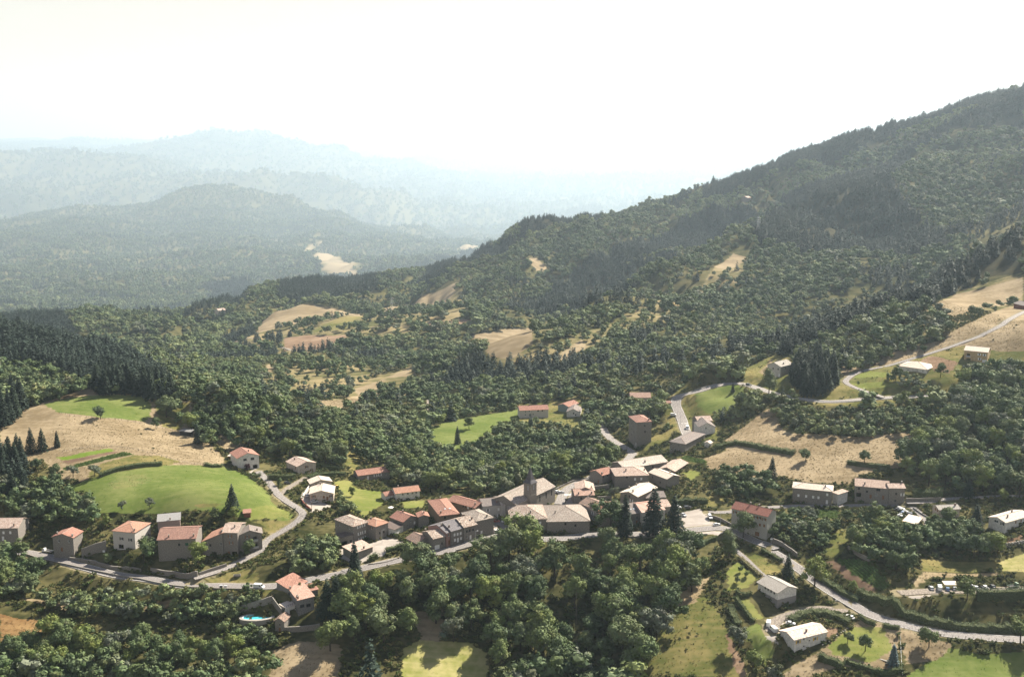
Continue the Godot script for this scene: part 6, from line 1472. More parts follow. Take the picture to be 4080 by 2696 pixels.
func broad_crown(seed_: int, clumps: int, quads: int, size: float, wide: float, low: float) -> ArrayMesh:
	var r := RandomNumberGenerator.new()
	r.seed = seed_
	var s := Shape.new()
	var mid := (1.0 + low) / 2
	var tall := (1.0 - low) / 2
	var lean := Vector3(r.randf_range(-0.06, 0.06), 0, r.randf_range(-0.06, 0.06))
	# a few main boughs, each carrying clumps
	var boughs := []
	for i in 5 + r.randi() % 4:
		var d := any_dir(r)
		boughs.append(Vector3(d.x * wide * 0.55, d.y * tall * 0.55, d.z * wide * 0.55))
	for c in clumps:
		var d := any_dir(r)
		if d.y < -0.4 and r.randf() < 0.6: d.y = -d.y
		var k := pow(r.randf(), 0.38)
		var b: Vector3 = boughs[r.randi() % boughs.size()]
		var p := b + Vector3(d.x * wide * 0.5, d.y * tall * 0.5, d.z * wide * 0.5) * k * r.randf_range(0.8, 1.15)
		var rad := r.randf_range(0.075, 0.155) * (1.0 if clumps > 25 else 1.35)
		var g := r.randf_range(0.72, 1.28)
		var tint := Color(g * r.randf_range(0.85, 1.2), g, g * r.randf_range(0.7, 1.15))
		var c0 := Vector3(p.x, mid + p.y, p.z) + lean * (p.y + 0.5)
		heart(s, c0, rad * (0.62 if clumps > 25 else 0.75), tint, r)
		for q in quads:
			var e := any_dir(r)
			if e.y < 0 and r.randf() < 0.55: e.y = -e.y
			var at := c0 + e * rad * (pow(r.randf_range(0.45, 1.0), 0.4) + r.randf() * r.randf() * 0.45) * Vector3(1.1, 0.85, 1.1)
			leaf(s, at, (e + any_dir(r) * 0.45 + Vector3(0, 0.1, 0)).normalized(), size * r.randf_range(0.6, 1.3), tint * r.randf_range(0.85, 1.15), r)
	return s.done()

func conifer_crown(seed_: int, quads: int, size: float, wide: float, low: float, droop: float) -> ArrayMesh:
	var r := RandomNumberGenerator.new()
	r.seed = seed_
	var s := Shape.new()
	var tiers := 17
	var tones := []
	for i in tiers: tones.append([r.randf_range(0.75, 1.2), r.randf_range(0.8, 1.2), r.randf() * TAU])
	var n := 0
	while n < quads:
		var t := 1.0 - sqrt(r.randf())
		var k := int(t * tiers)
		var y := low + (1.0 - low) * (k + 0.5 + r.randf_range(-0.2, 0.2)) / tiers
		var arms := 7 + k % 3
		var a: float = tones[k][2] + TAU * (r.randi() % arms) / arms + r.randf_range(-0.16, 0.16)
		var rad: float = wide * pow(1.0 - t, 0.8) * tones[k][1] + 0.012
		var q := sqrt(r.randf())
		var o := Vector3(cos(a), 0, sin(a))
		var p := o * rad * q + Vector3(0, y - droop * rad * q * q + r.randf_range(-0.012, 0.012), 0)
		var g: float = tones[k][0] * r.randf_range(0.8, 1.2)
		leaf(s, p, (o * 0.35 + Vector3(0, 0.9, 0) + any_dir(r) * 0.6).normalized(), size * r.randf_range(0.6, 1.2), Color(g, g, g), r)
		n += 1
	return s.done()

func tree_trunk(seed_: int, top: float, rad: float, limbs: int, wide: float) -> ArrayMesh:
	var r := RandomNumberGenerator.new()
	r.seed = seed_
	var s := Shape.new()
	var mid := Vector3(r.randf_range(-0.02, 0.02), top * 0.5, r.randf_range(-0.02, 0.02))
	s.tube(Vector3(0, -0.12, 0), mid, rad, rad * 0.72)
	s.tube(mid, Vector3(mid.x * 0.5, top, mid.z * 0.5), rad * 0.72, rad * 0.2)
	for i in limbs:
		var a := TAU * i / limbs + r.randf()
		var y := top * r.randf_range(0.45, 0.8)
		s.tube(Vector3(mid.x, y, mid.z), Vector3(cos(a) * wide * 0.6, minf(y + 0.25, 0.85), sin(a) * wide * 0.6), rad * 0.4, rad * 0.1, 5)
	return s.done()

var kinds := {}

func grow_kinds() -> void:
	# unit-height trees: near ones carry leaf-sized faces, far ones leafy clumps
	kinds.b = []
	for i in 6:
		kinds.b.append([broad_crown(100 + i, 46, 62, 0.026, [0.4, 0.44, 0.36, 0.47, 0.42, 0.38][i], [0.16, 0.2, 0.12, 0.22, 0.14, 0.1][i]), tree_trunk(200 + i, 0.75, 0.028, 4, 0.34)])
	kinds.o = []
	for i in 2:
		kinds.o.append([broad_crown(130 + i, 34, 70, 0.025, 0.5, 0.2), tree_trunk(230 + i, 0.65, 0.03, 5, 0.4)])
	kinds.c = []
	for i in 4:
		kinds.c.append([conifer_crown(140 + i, 2400, 0.024, [0.2, 0.25, 0.17, 0.22][i], [0.06, 0.08, 0.05, 0.1][i], 0.35), tree_trunk(240 + i, 0.95, 0.018, 0, 0.1)])
	kinds.s = [[conifer_crown(150, 2600, 0.026, 0.24, 0.03, 0.1), tree_trunk(250, 0.9, 0.02, 0, 0.1)]]
	kinds.p = []
	for i in 2:
		kinds.p.append([broad_crown(160 + i, 40, 60, 0.02, 0.2, 0.08), tree_trunk(260 + i, 0.85, 0.02, 3, 0.12)])
	kinds.bm = []
	for i in 5: kinds.bm.append(broad_crown(300 + i, 18, 22, 0.056, [0.42, 0.46, 0.38, 0.5, 0.44][i], 0.02))
	kinds.cm = []
	for i in 3: kinds.cm.append(conifer_crown(310 + i, 240, 0.05, [0.2, 0.24, 0.17][i], 0.03, 0.35))
	kinds.bf = []
	for i in 3: kinds.bf.append(broad_crown(320 + i, 12, 9, 0.1, 0.6, -0.1))
	kinds.cf = []
	for i in 2: kinds.cf.append(conifer_crown(330 + i, 80, 0.09, 0.24, 0.0, 0.3))

func in_view(x: float, z: float, y: float, slack := 0.06) -> bool:
	# a little wider than the lens, so that a step to the side still finds trees
	var w := -z * 0.98389 - (y - EYE.y) * 0.17880
	if w < 10.0: return false
	return absf(x) / w < 0.492 + slack and absf(((y - EYE.y) * 0.98389 - z * 0.17880 * 1.0) / w) < 0.325 + slack * 2.0

func inside(p: Vector2, poly: PackedVector2Array) -> bool:
	return Geometry2D.is_point_in_polygon(p, poly)

var blocked := []

func plant() -> void:
	var r := RandomNumberGenerator.new()
	r.seed = 77
	var spots := []      # [kind, label, x, z, h, single]
	for t in TREES:
		spots.append([t[0], t[1], t[2], t[3], t[4] * 1.12, true])
	for d in HOUSES:
		var u := Vector2(d.ux, d.uz)
		var v: Vector2 = Vector2(-d.uz, d.ux) * d.s
		blocked.append([Vector2(d.x, d.z) + u * d.L / 2 + v * d.D / 2, maxf(d.L, d.D) / 2 + 1.5, u, v, d.L / 2 + 1.8, d.D / 2 + 1.8])
	var gaps := []
	for g in GAPS:
		var q := PackedVector2Array()
		for p in g: q.append(Vector2(p[0], p[1]))
		gaps.append(q)
	var cells := {}
	for s in spots:
		cells[Vector2i(int(floor(s[2] / 6.0)), int(floor(s[3] / 6.0)))] = [Vector3(s[2], s[3], s[4] * 0.3)]
	for w in WOODS:
		var poly := PackedVector2Array()
		var lo := Vector2(1e9, 1e9)
		var hi := -lo
		for p in w[5]:
			poly.append(Vector2(p[0], p[1]))
			lo = lo.min(poly[-1]); hi = hi.max(poly[-1])
		var gap_w: float = (w[2] + w[3]) * 0.5 * (0.56 if w[0] == "b" else 0.32) / sqrt(w[1])
		var tries := int((hi.x - lo.x) * (hi.y - lo.y) / (gap_w * gap_w) * 5.0)
		for k in tries:
			var p := Vector2(r.randf_range(lo.x, hi.x), r.randf_range(lo.y, hi.y))
			var h := r.randf_range(w[2], w[3]) * 1.12
			var sp := gap_w * r.randf_range(0.75, 1.2)
			if not inside(p, poly): continue
			var ok := true
			for g in gaps:
				if inside(p, g) and r.randf() < 0.93: ok = false
			var id := cover_at(p.x, p.y)
			if id in [5, 6, 7, 10, 15, 3, 9, 13]: ok = false
			if not ok: continue
			for b in blocked:
				var e: Vector2 = p - b[0]
				if absf(e.dot(b[2])) < b[4] + h * 0.12 and absf(e.dot(b[3])) < b[5] + h * 0.12: ok = false
			if not ok: continue
			var ci := Vector2i(int(floor(p.x / 6.0)), int(floor(p.y / 6.0)))
			for i in range(-1, 2):
				for j in range(-1, 2):
					for q in cells.get(ci + Vector2i(i, j), []):
						if Vector2(q.x, q.y).distance_to(p) < (sp + q.z) * 0.5 + 0.4: ok = false
			if not ok: continue
			if not cells.has(ci): cells[ci] = []
			cells[ci].append(Vector3(p.x, p.y, sp))
			var kd: String = w[0]
			if kd == "b" and r.randf() < 0.06: kd = "o"
			spots.append([kd, w[4], p.x, p.y, h, false])
	# the trees that show largest stand as single trees; the rest of the woods as one mass
	var ranked := {}
	for s in spots:
		var y := ground(s[2], s[3])
		var far := Vector3(s[2], y, s[3]).distance_to(EYE)
		var g := "c" if s[0] in ["c", "s"] else "b"
		if not ranked.has(g): ranked[g] = []
		ranked[g].append([(100.0 if s[5] else s[4] / far) if in_view(s[2], s[3], y, 0.0) else -1.0, s])
	var rest := []
	var chosen := []
	for g in ranked:
		ranked[g].sort_custom(func(a, b): return a[0] > b[0])
		for i in ranked[g].size():
			var s = ranked[g][i][1]
			if i < (290 if g == "b" else 150) and ranked[g][i][0] > 0.0:
				chosen.append(s)
			else:
				rest.append([s[0], s[2], s[3], s[4]])
	point_out(chosen)
	for s in chosen: single_tree(s, r)
	print("woods near ", spots.size(), " as mass ", rest.size())
	forest(rest, r)

const COUNTED := ["nearest", "second nearest", "third nearest", "fourth nearest", "fifth nearest", "sixth nearest", "seventh nearest", "eighth nearest", "ninth nearest", "tenth nearest", "eleventh nearest", "twelfth nearest", "thirteenth nearest", "fourteenth nearest", "fifteenth nearest"]

func point_out(list: Array) -> void:
	# woodland trees are told apart by how near they stand to a house one can find
	var by := {}
	for s in list:
		s.append(s[1])
		if s[5]: continue
		var best := 1e9
		var who := ""
		for m in LANDMARKS:
			var d := Vector2(m[1], m[2]).distance_to(Vector2(s[2], s[3]))
			if d < best:
				best = d
				who = m[0]
		var kd := "conifer" if s[0] in ["c", "s"] else ("silvery tree" if s[0] == "o" else "leafy tree")
		var key := kd + " to " + who
		if not by.has(key): by[key] = []
		by[key].append([best, s, kd, who])
	for key in by:
		by[key].sort_custom(func(a, b): return a[0] < b[0])
		for i in by[key].size():
			var q = by[key][i]
			if i < COUNTED.size():
				q[1][1] = "%s %s to %s" % [q[2], "standing " + COUNTED[i], q[3]]
			else:
				q[1][1] = "%s beyond the fifteen nearest to %s" % [q[2], q[3]]
				q[1][6] = q[1][1]

func single_tree(s: Array, r: RandomNumberGenerator) -> void:
	var kd: String = s[0]
	var n: String = {"b": "broadleaf_tree", "o": "broadleaf_tree", "c": "conifer_tree", "s": "spruce_tree", "p": "slender_tree"}[kd]
	var group := "" if s[5] else String(s[6]).replace("tree in", "trees in")
	var t := thing(n, s[1], "tree", gp(s[2], s[3], -0.15), r.randf() * TAU, group)
	var v = kinds[kd][r.randi() % kinds[kd].size()]
	var wide := r.randf_range(0.9, 1.15)
	t.scale = Vector3(s[4] * wide, s[4], s[4] * wide)
	var tone: String
	match kd:
		"b": tone = "leaf_%d" % (r.randi() % 6)
		"o": tone = "leaf_olive"
		"c": tone = "needle_%d" % (r.randi() % 2)
		"s": tone = "needle_blue"
		_: tone = "leaf_2"
	if String(s[6]).contains("purple"): tone = "leaf_purple"
	if String(s[6]).contains("bright"): tone = "leaf_4"
	if String(s[6]).contains("bright yellow"): tone = "leaf_4"
	part("trunk", v[1], M.bark, t)
	part("crown", v[0], M[tone], t)

func scatter(n: String, mesh: Mesh, m: Material, list: Array) -> void:
	if list.is_empty(): return
	var mm := MultiMesh.new()
	mm.transform_format = MultiMesh.TRANSFORM_3D
	mm.use_colors = true
	mm.mesh = mesh
	mm.instance_count = list.size()
	for i in list.size():
		mm.set_instance_transform(i, list[i][0])
		mm.set_instance_color(i, list[i][1])
	var o := MultiMeshInstance3D.new()
	o.name = named(n)
	o.multimesh = mm
	o.material_override = m
	add_child(o)
	tag(o, {"forest": "dense woodland covering the hills and valley sides", "undergrowth": "low scrub and weeds on rough ground", "grass": "tufts of dry and green grass in the meadows", "crops": "low vegetable plants in garden rows"}[n], {"forest": "forest", "undergrowth": "undergrowth", "grass": "grass", "crops": "crops"}[n], "", "stuff")

func stand(x: float, y: float, z: float, h: float, wide: float, turn: float) -> Transform3D:
	return Transform3D(Basis(Vector3.UP, turn).scaled(Vector3(h * wide, h, h * wide)), Vector3(x, y, z))

func forest(rest: Array, r: RandomNumberGenerator) -> void:
	var lists := {}
	for k in ["bm", "cm", "bf", "cf"]:
		lists[k] = []
		for i in kinds[k].size(): lists[k].append([])
	for q in rest:
		var k := "cm" if q[0] in ["c", "s"] else "bm"
		var c := leaf_tone(k, q[1], q[2], r)
		lists[k][r.randi() % kinds[k].size()].append([stand(q[1], ground(q[1], q[2]) - 0.2, q[2], q[3], r.randf_range(0.9, 1.15), r.randf() * TAU), c])
	for ring in [[700.0, 1400.0, 8.4, "m"], [1400.0, 3300.0, 11.5, "m"], [3300.0, 6000.0, 20.0, "f"], [6000.0, 16500.0, 38.0, "f"], [16500.0, 40000.0, 150.0, "f"]]:
		var st: float = ring[2]
		var reach: float = ring[1] * 0.62
		var z: float = -ring[1]
		while z < -ring[0] * 0.8:
			var x := -reach
			while x < reach:
				var px := x + r.randf_range(-0.48, 0.48) * st
				var pz := z + r.randf_range(-0.48, 0.48) * st
				x += st
				var d := sqrt(px * px + pz * pz)
				if d < ring[0] or d >= ring[1] or absf(px) > -pz * 0.58: continue
				var id := cover_at(px, pz)
				if id > 1 and not (id == 16 and r.randf() < 0.42): continue
				var back := 14.0 if d < 3300.0 else d * 0.008
				if cover_at(px * (1.0 + back / d), pz * (1.0 + back / d)) in [2, 3, 4, 9, 11] and r.randf() < 0.85: continue
				var shut := false
				if d < 1100.0:
					for b in blocked:
						if b[0].distance_to(Vector2(px, pz)) < b[1] + 5.0: shut = true
				if shut: continue
				var thin := patch.get_noise_2d(px * 0.9, pz * 0.9)
				if thin < (-0.08 if d < 1300.0 else -0.2) and r.randf() < 0.65: continue
				var y := ground(px, pz)
				if not in_view(px, pz, y + 6.0): continue
				var pine := id == 1 or relief.get_noise_2d(px * 0.75 + 900.0, pz * 0.75) > 0.3 or r.randf() < 0.025
				if d < 900.0: pine = id == 1 or r.randf() < 0.05
				var k: String = ("c" if pine else "b") + ring[3]
				var h := r.randf_range(11.0, 20.0) if pine else (r.randf_range(4.5, 9.5) if d < 1400.0 else r.randf_range(7.0, 13.0)) * (1.1 + 0.8 * patch.get_noise_2d(px * 1.6, pz * 1.6)) + r.randf() * r.randf() * r.randf() * 11.0
				if ring[3] == "f": h *= 1.6 if d < 6000.0 else (2.3 if d < 16500.0 else 6.0)
				for extra in (3 if id == 1 else 1):
					if extra:
						px += r.randf_range(-0.5, 0.5) * st
						pz += r.randf_range(-0.5, 0.5) * st
						y = ground(px, pz)
						h *= r.randf_range(0.8, 1.15)
					lists[k][r.randi() % kinds[k].size()].append([stand(px, y - 0.4, pz, h, r.randf_range(0.85, 1.35) if not pine else r.randf_range(0.9, 1.4), r.randf() * TAU), leaf_tone(k, px, pz, r)])
			z += st
	for k in lists:
		for i in lists[k].size():
			scatter("forest", kinds[k][i], M.forest, lists[k][i])
			print(k, i, " ", lists[k][i].size())

func leaf_tone(k: String, x: float, z: float, r: RandomNumberGenerator) -> Color:
	var n := patch.get_noise_2d(x * 0.5 + 300.0, z * 0.5)
	var g := r.randf_range(0.75, 1.3)
	if k[0] == "c":
		return Color(.022 * g, .036 * g, .026 * g)
	var c := Color(.078, .108, .050).lerp(Color(.155, .180, .085), clampf(n * 1.4 + r.randf_range(-0.3, 0.7), 0.0, 1.0))
	if r.randf() < 0.08: c = Color(.13, .145, .10)
	return Color(c.r * g, c.g * g, c.b * g)

func ground_plants() -> void:
	var r := RandomNumberGenerator.new()
	r.seed = 31
	var bush := []
	for i in 3: bush.append(broad_crown(400 + i, 9, 13, 0.13, 0.62, -0.15))
	var tuft := []
	for i in 2:
		var s := Shape.new()
		for k in 16:
			var a := r.randf() * TAU
			var o := Vector3(cos(a), 0, sin(a))
			var p := o * r.randf_range(0.0, 0.6)
			var side := Vector3(-o.z, 0, o.x) * 0.09
			s.tri(p - side, p + side, p + o * r.randf_range(0.1, 0.45) + Vector3(0, r.randf_range(0.5, 1.0), 0))
			var g := r.randf_range(0.75, 1.25)
			for q in 3: s.c.append(Color(g, g, g))
		tuft.append(s.done())
	var bl := [[], [], []]
	var tl := [[], []]
	var cl := [[], [], []]
	for k in 150000:
		var x := r.randf_range(-290, 380)
		var z := r.randf_range(-960, -385)
		var id := cover_at(x, z)
		var y := ground(x, z)
		if not in_view(x, z, y, 0.03): continue
		var n := patch.get_noise_2d(x * 5.0, z * 5.0)
		var g := r.randf_range(0.6, 1.05)
		var tr := r.randf() * TAU
		match id:
			0, 1, 16:
				if n > -0.25 and r.randf() < 0.75:
					var c := Color(.07, .095, .025).lerp(Color(.17, .15, .06), clampf(r.randf_range(-0.4, 1.0) + n * 0.4, 0.0, 1.0))
					bl[r.randi() % 3].append([stand(x, y - 0.15, z, r.randf_range(0.6, 2.1), r.randf_range(0.8, 1.4), tr), Color(c.r * g, c.g * g, c.b * g)])
			2, 12, 14:
				tl[r.randi() % 2].append([stand(x, y - 0.05, z, r.randf_range(0.2, 0.45), 2.0, tr), Color(.36 * g, .28 * g, .165 * g) if id != 14 else Color(.28 * g, .18 * g, .08 * g)])
				if n > 0.42 and r.randf() < 0.1:
					bl[r.randi() % 3].append([stand(x, y - 0.1, z, r.randf_range(0.5, 1.3), 1.1, tr), Color(.10 * g, .12 * g, .04 * g)])
			4, 11, 8:
				if r.randf() < 0.6:
					var c := Color(.12, .14, .04).lerp(Color(.27, .21, .09), r.randf())
					tl[r.randi() % 2].append([stand(x, y - 0.05, z, r.randf_range(0.2, 0.4), 1.8, tr), Color(c.r * g, c.g * g, c.b * g)])
				if id == 4 and n > 0.25 and r.randf() < 0.12:
					bl[r.randi() % 3].append([stand(x, y - 0.1, z, r.randf_range(0.5, 1.4), 1.1, tr), Color(.10 * g, .13 * g, .04 * g)])
			3, 13, 9:
				if r.randf() < 0.6:
					tl[r.randi() % 2].append([stand(x, y - 0.05, z, r.randf_range(0.12, 0.26), 2.2, tr), Color(.115 * g, .17 * g, .038 * g) if id == 3 else Color(.20 * g, .2 * g, .07 * g)])
			15:
				if r.randf() < 0.3:
					tl[r.randi() % 2].append([stand(x, y - 0.25, z, r.randf_range(0.2, 0.4), 1.3, tr), Color(.25 * g, .22 * g, .09 * g)])
	for i in 3: scatter("undergrowth", bush[i], M.forest, bl[i])
	for i in 2: scatter("grass", tuft[i], M.forest, tl[i])
	# garden rows follow the long side of each plot
	for f in GROUND_COVER:
		if f[0] != "rows": continue
		var poly := PackedVector2Array()
		var long := Vector2.RIGHT
		var best := 0.0
		for i in f[1].size():
			var a := Vector2(f[1][i][0], f[1][i][1])
			var b := Vector2(f[1][(i + 1) % f[1].size()][0], f[1][(i + 1) % f[1].size()][1])
			poly.append(a)
			if a.distance_to(b) > best:
				best = a.distance_to(b)
				long = (b - a).normalized()
		var side := Vector2(-long.y, long.x)
		var m := Vector2.ZERO
		for p in poly: m += p / poly.size()
		for i in range(-40, 41):
			for j in range(-90, 91):
				var p := m + side * i * 1.6 + long * j * 0.8 + Vector2(r.randf_range(-0.15, 0.15), r.randf_range(-0.15, 0.15))
				if inside(p, poly) and cover_at(p.x, p.y) == 7:
					var g := r.randf_range(0.75, 1.25)
					cl[r.randi() % 3].append([stand(p.x, ground(p.x, p.y) - 0.05, p.y, r.randf_range(0.45, 0.8), 1.2, r.randf() * TAU), Color(.085 * g, .15 * g, .035 * g)])
	for i in 3: scatter("crops", bush[i], M.forest, cl[i])

func build_hedges() -> void:
	var r := RandomNumberGenerator.new()
	r.seed = 9
	for d in HEDGES:
		var line := smooth_line(d[1], 0.8)
		var mid: Vector2 = line[line.size() / 2]
		var at := gp(mid.x, mid.y)
		var t := thing("hedge", d[0], "hedge", at)
		var s := Shape.new()
		var core := Shape.new()
		var w: float = d[2] * 0.5
		var clipped_ := String(d[0]).contains("clipped") or String(d[0]).contains("dark hedge")
		var prev := []
		for i in line.size():
			var p: Vector2 = line[i]
			var a: Vector2 = line[maxi(i - 1, 0)]
			var b: Vector2 = line[mini(i + 1, line.size() - 1)]
			var dd := (b - a).normalized()
			var q := Vector3(-dd.y, 0, dd.x)
			var hh: float = d[3] * (1.0 if clipped_ else 0.8 + 0.45 * r.randf() * (0.6 + 0.4 * sin(i * 0.9)))
			var c := gp(p.x, p.y) - at
			var ends := 0.55 if i == 0 or i == line.size() - 1 else 1.0
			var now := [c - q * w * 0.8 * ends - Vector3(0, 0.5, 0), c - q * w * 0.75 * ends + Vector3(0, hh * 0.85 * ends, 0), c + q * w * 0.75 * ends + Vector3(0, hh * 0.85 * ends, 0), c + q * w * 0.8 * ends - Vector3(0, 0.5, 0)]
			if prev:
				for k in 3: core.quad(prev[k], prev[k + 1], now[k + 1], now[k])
			prev = now
			for k in int((d[2] + 2.0 * hh) * 9.0):
				var u := r.randf()
				var g := r.randf_range(0.7, 1.3)
				var fw := Vector3(dd.x, 0, dd.y) * r.randf_range(-0.5, 0.5)
				var tot: float = d[2] + 2.0 * hh
				var at2: Vector3
				var n: Vector3
				var e: float = u * tot
				if e < hh:
					at2 = c - q * w + Vector3(0, e, 0)
					n = -q
				elif e < hh + d[2]:
					at2 = c + q * (e - hh - w) + Vector3(0, hh, 0)
					n = Vector3.UP
				else:
					at2 = c + q * w + Vector3(0, e - hh - d[2], 0)
					n = q
				at2 += fw + any_dir(r) * (0.12 if clipped_ else 0.3)
				leaf(s, at2, (n + any_dir(r) * 0.8).normalized(), r.randf_range(0.12, 0.24), Color(g, g, g), r)
		part("foliage", s.done(), M.leaf_dry if d[4] == "dry" else M["leaf_%d" % (hash(d[0]) % 4)], t)
		part("twigs", core.done(), M.hedge_core, t)

# ------------------------------------------------------------------ small things
func build_poles() -> void:
	for p in POLES:
		var at := gp(p[2], p[3], -0.2)
		var h: float = p[4]
		match p[0]:
			"pole":
				var t := thing("power_pole", p[1], "pole", at)
				var s := Shape.new()
				s.tube(Vector3.ZERO, Vector3(0, h, 0), 0.15, 0.1, 8)
				part("post", s.done(), M.pole, t)
				if not String(p[1]).contains("bare"):
					part("cross_arm", slab(1.3, 0.1, 0.1), M.pole, t, Vector3(0, h - 0.5, 0))
					for e in [-0.55, 0.0, 0.55]: part("insulator", slab(0.08, 0.16, 0.08), M.frame, t, Vector3(e, h - 0.4, 0.0))
			"lamp":
				var t := thing("street_lamp", p[1], "lamp", at)
				var s := Shape.new()
				s.tube(Vector3.ZERO, Vector3(0, h, 0), 0.09, 0.06, 8)
				s.tube(Vector3(0, h, 0), Vector3(0.9, h + 0.25, 0), 0.05, 0.04, 6)
				part("post", s.done(), M.metal, t)
				part("lamp_head", slab(0.6, 0.14, 0.26), M.metal, t, Vector3(1.05, h + 0.2, 0))
			"sign":
				var t := thing("road_sign", p[1], "sign", at)
				var s := Shape.new()
				s.tube(Vector3.ZERO, Vector3(0, h, 0), 0.05, 0.05, 6)
				part("post", s.done(), M.metal, t)
				part("board", slab(1.1, 0.7, 0.05), M.white_paint, t, Vector3(0, h - 0.5, 0.06))

func build_fence(n: String, label: String, pts: Array, h: float, gap: float, m: Material, rail: bool) -> void:
	var line := smooth_line(pts, gap)
	var mid: Vector2 = line[line.size() / 2]
	var at := gp(mid.x, mid.y)
	var t := thing(n, label, "guard rail" if rail else "fence", at)
	var wires := Shape.new()
	var prev := Vector3.ZERO
	for i in line.size():
		var p := gp(line[i].x, line[i].y) - at
		part("post", slab(0.12, h + 0.4, 0.12), m, t, p - Vector3(0, 0.4, 0))
		if i:
			for y in ([0.72] if rail else [0.45, 0.95]):
				var a: Vector3 = prev + Vector3(0, y * h, 0)
				var b: Vector3 = p + Vector3(0, y * h, 0)
				if rail:
					var d := (b - a).cross(Vector3.UP).normalized() * 0.1
					wires.quad(a + d + Vector3(0, 0.16, 0), b + d + Vector3(0, 0.16, 0), b + d * 0.6 - Vector3(0, 0.16, 0), a + d * 0.6 - Vector3(0, 0.16, 0))
				else:
					wires.tube(a, b, 0.02, 0.02, 4)
		prev = p
	part("rail" if rail else "wire", wires.done(), M.metal, t)

func pylon(label: String, at: Vector3, h: float) -> void:
	var t := thing("lattice_pylon", label, "pylon", at)
	var s := Shape.new()
	var b := Shape.new()
	var w := h * 0.09
	for i in 4:
		var a := Vector3([-1, 1, 1, -1][i], 0, [-1, -1, 1, 1][i])
		var c := Vector3([1, 1, -1, -1][i], 0, [-1, 1, 1, -1][i])
		s.tube(a * w, a * w * 0.2 + Vector3(0, h, 0), 0.12, 0.08, 5)
		for k in 9:
			var f0 := 1.0 - 0.8 * k / 9.0
			var f1 := 1.0 - 0.8 * (k + 1) / 9.0
			b.tube(a * w * f0 + Vector3(0, h * k / 9.0, 0), c * w * f1 + Vector3(0, h * (k + 1) / 9.0, 0), 0.08, 0.08, 4)
	part("leg_frame", s.done(), M.metal, t)
	part("bracing", b.done(), M.metal, t)
	for y in [0.72, 0.84, 0.96]:
		var arm := Shape.new()
		arm.tube(Vector3(-h * 0.15, 0, 0), Vector3(h * 0.15, 0, 0), 0.14, 0.14, 5)
		arm.tube(Vector3(-h * 0.15, 0, 0), Vector3(0, h * 0.05, 0), 0.1, 0.1, 4)
		arm.tube(Vector3(h * 0.15, 0, 0), Vector3(0, h * 0.05, 0), 0.1, 0.1, 4)
		part("cross_arm", arm.done(), M.metal, t, Vector3(0, h * y, 0))

func build_pool() -> void:
	var p: Array = SPOT.pool
	var a := Vector2(p[0][0], p[0][1])
	var b := Vector2(p[2][0], p[2][1])
	var c := (a + b) / 2
	var ax := (b - a) / 2
	var long := ax.length()
	var turn := atan2(-ax.y, ax.x)
	var y := maxf(ground(a.x, a.y), ground(b.x, b.y)) + 0.5
	var t := thing("swimming_pool", "turquoise oblong swimming pool with pale stone deck", "pool", Vector3(c.x, y, c.y), turn)
	var wide := 2.3
	var rim := []
	for i in 32:
		var e := TAU * i / 32.0
		var k := Vector2(cos(e), sin(e))
		rim.append(Vector2(signf(k.x) * pow(absf(k.x), 0.75) * long, signf(k.y) * pow(absf(k.y), 0.8) * wide * (1.0 - 0.15 * k.x)))
	var deck := Shape.new()
	var edge := Shape.new()
	var basin := Shape.new()
	var water := Shape.new()
	for i in 32:
		var q: Vector2 = rim[i]
		var s: Vector2 = rim[(i + 1) % 32]
		var q1 := q * 1.04
		var s1 := s * 1.04
		var q2 := q + q.normalized() * 1.7
		var s2 := s + s.normalized() * 1.7
		var f := func(v: Vector2, h: float) -> Vector3: return Vector3(v.x, h, v.y)
		edge.quad(f.call(q, 0.06), f.call(s, 0.06), f.call(s1 * 1.03, 0.06), f.call(q1 * 1.03, 0.06))
		edge.quad(f.call(q, 0.06), f.call(s, 0.06), f.call(s, -0.3), f.call(q, -0.3))
		deck.quad(f.call(q1, 0.03), f.call(s1, 0.03), f.call(s2, 0.03), f.call(q2, 0.03))
		deck.quad(f.call(q2, 0.03), f.call(s2, 0.03), f.call(s2, -3.0), f.call(q2, -3.0))
		basin.quad(f.call(q, -0.02), f.call(s, -0.02), f.call(s * 0.98, -0.42), f.call(q * 0.98, -0.42))
		basin.tri(Vector3(0, -0.42, 0), f.call(q * 0.98, -0.42), f.call(s * 0.98, -0.42))
		water.tri(Vector3(0, -0.14, 0), f.call(q * 0.998, -0.14), f.call(s * 0.998, -0.14))
	part("deck", deck.done(), M.pale_stone, t)
	part("rim", edge.done(), M.white, t)
	part("basin", basin.done(), M.pool_blue, t)
	part("water", water.done(), M.water, t)

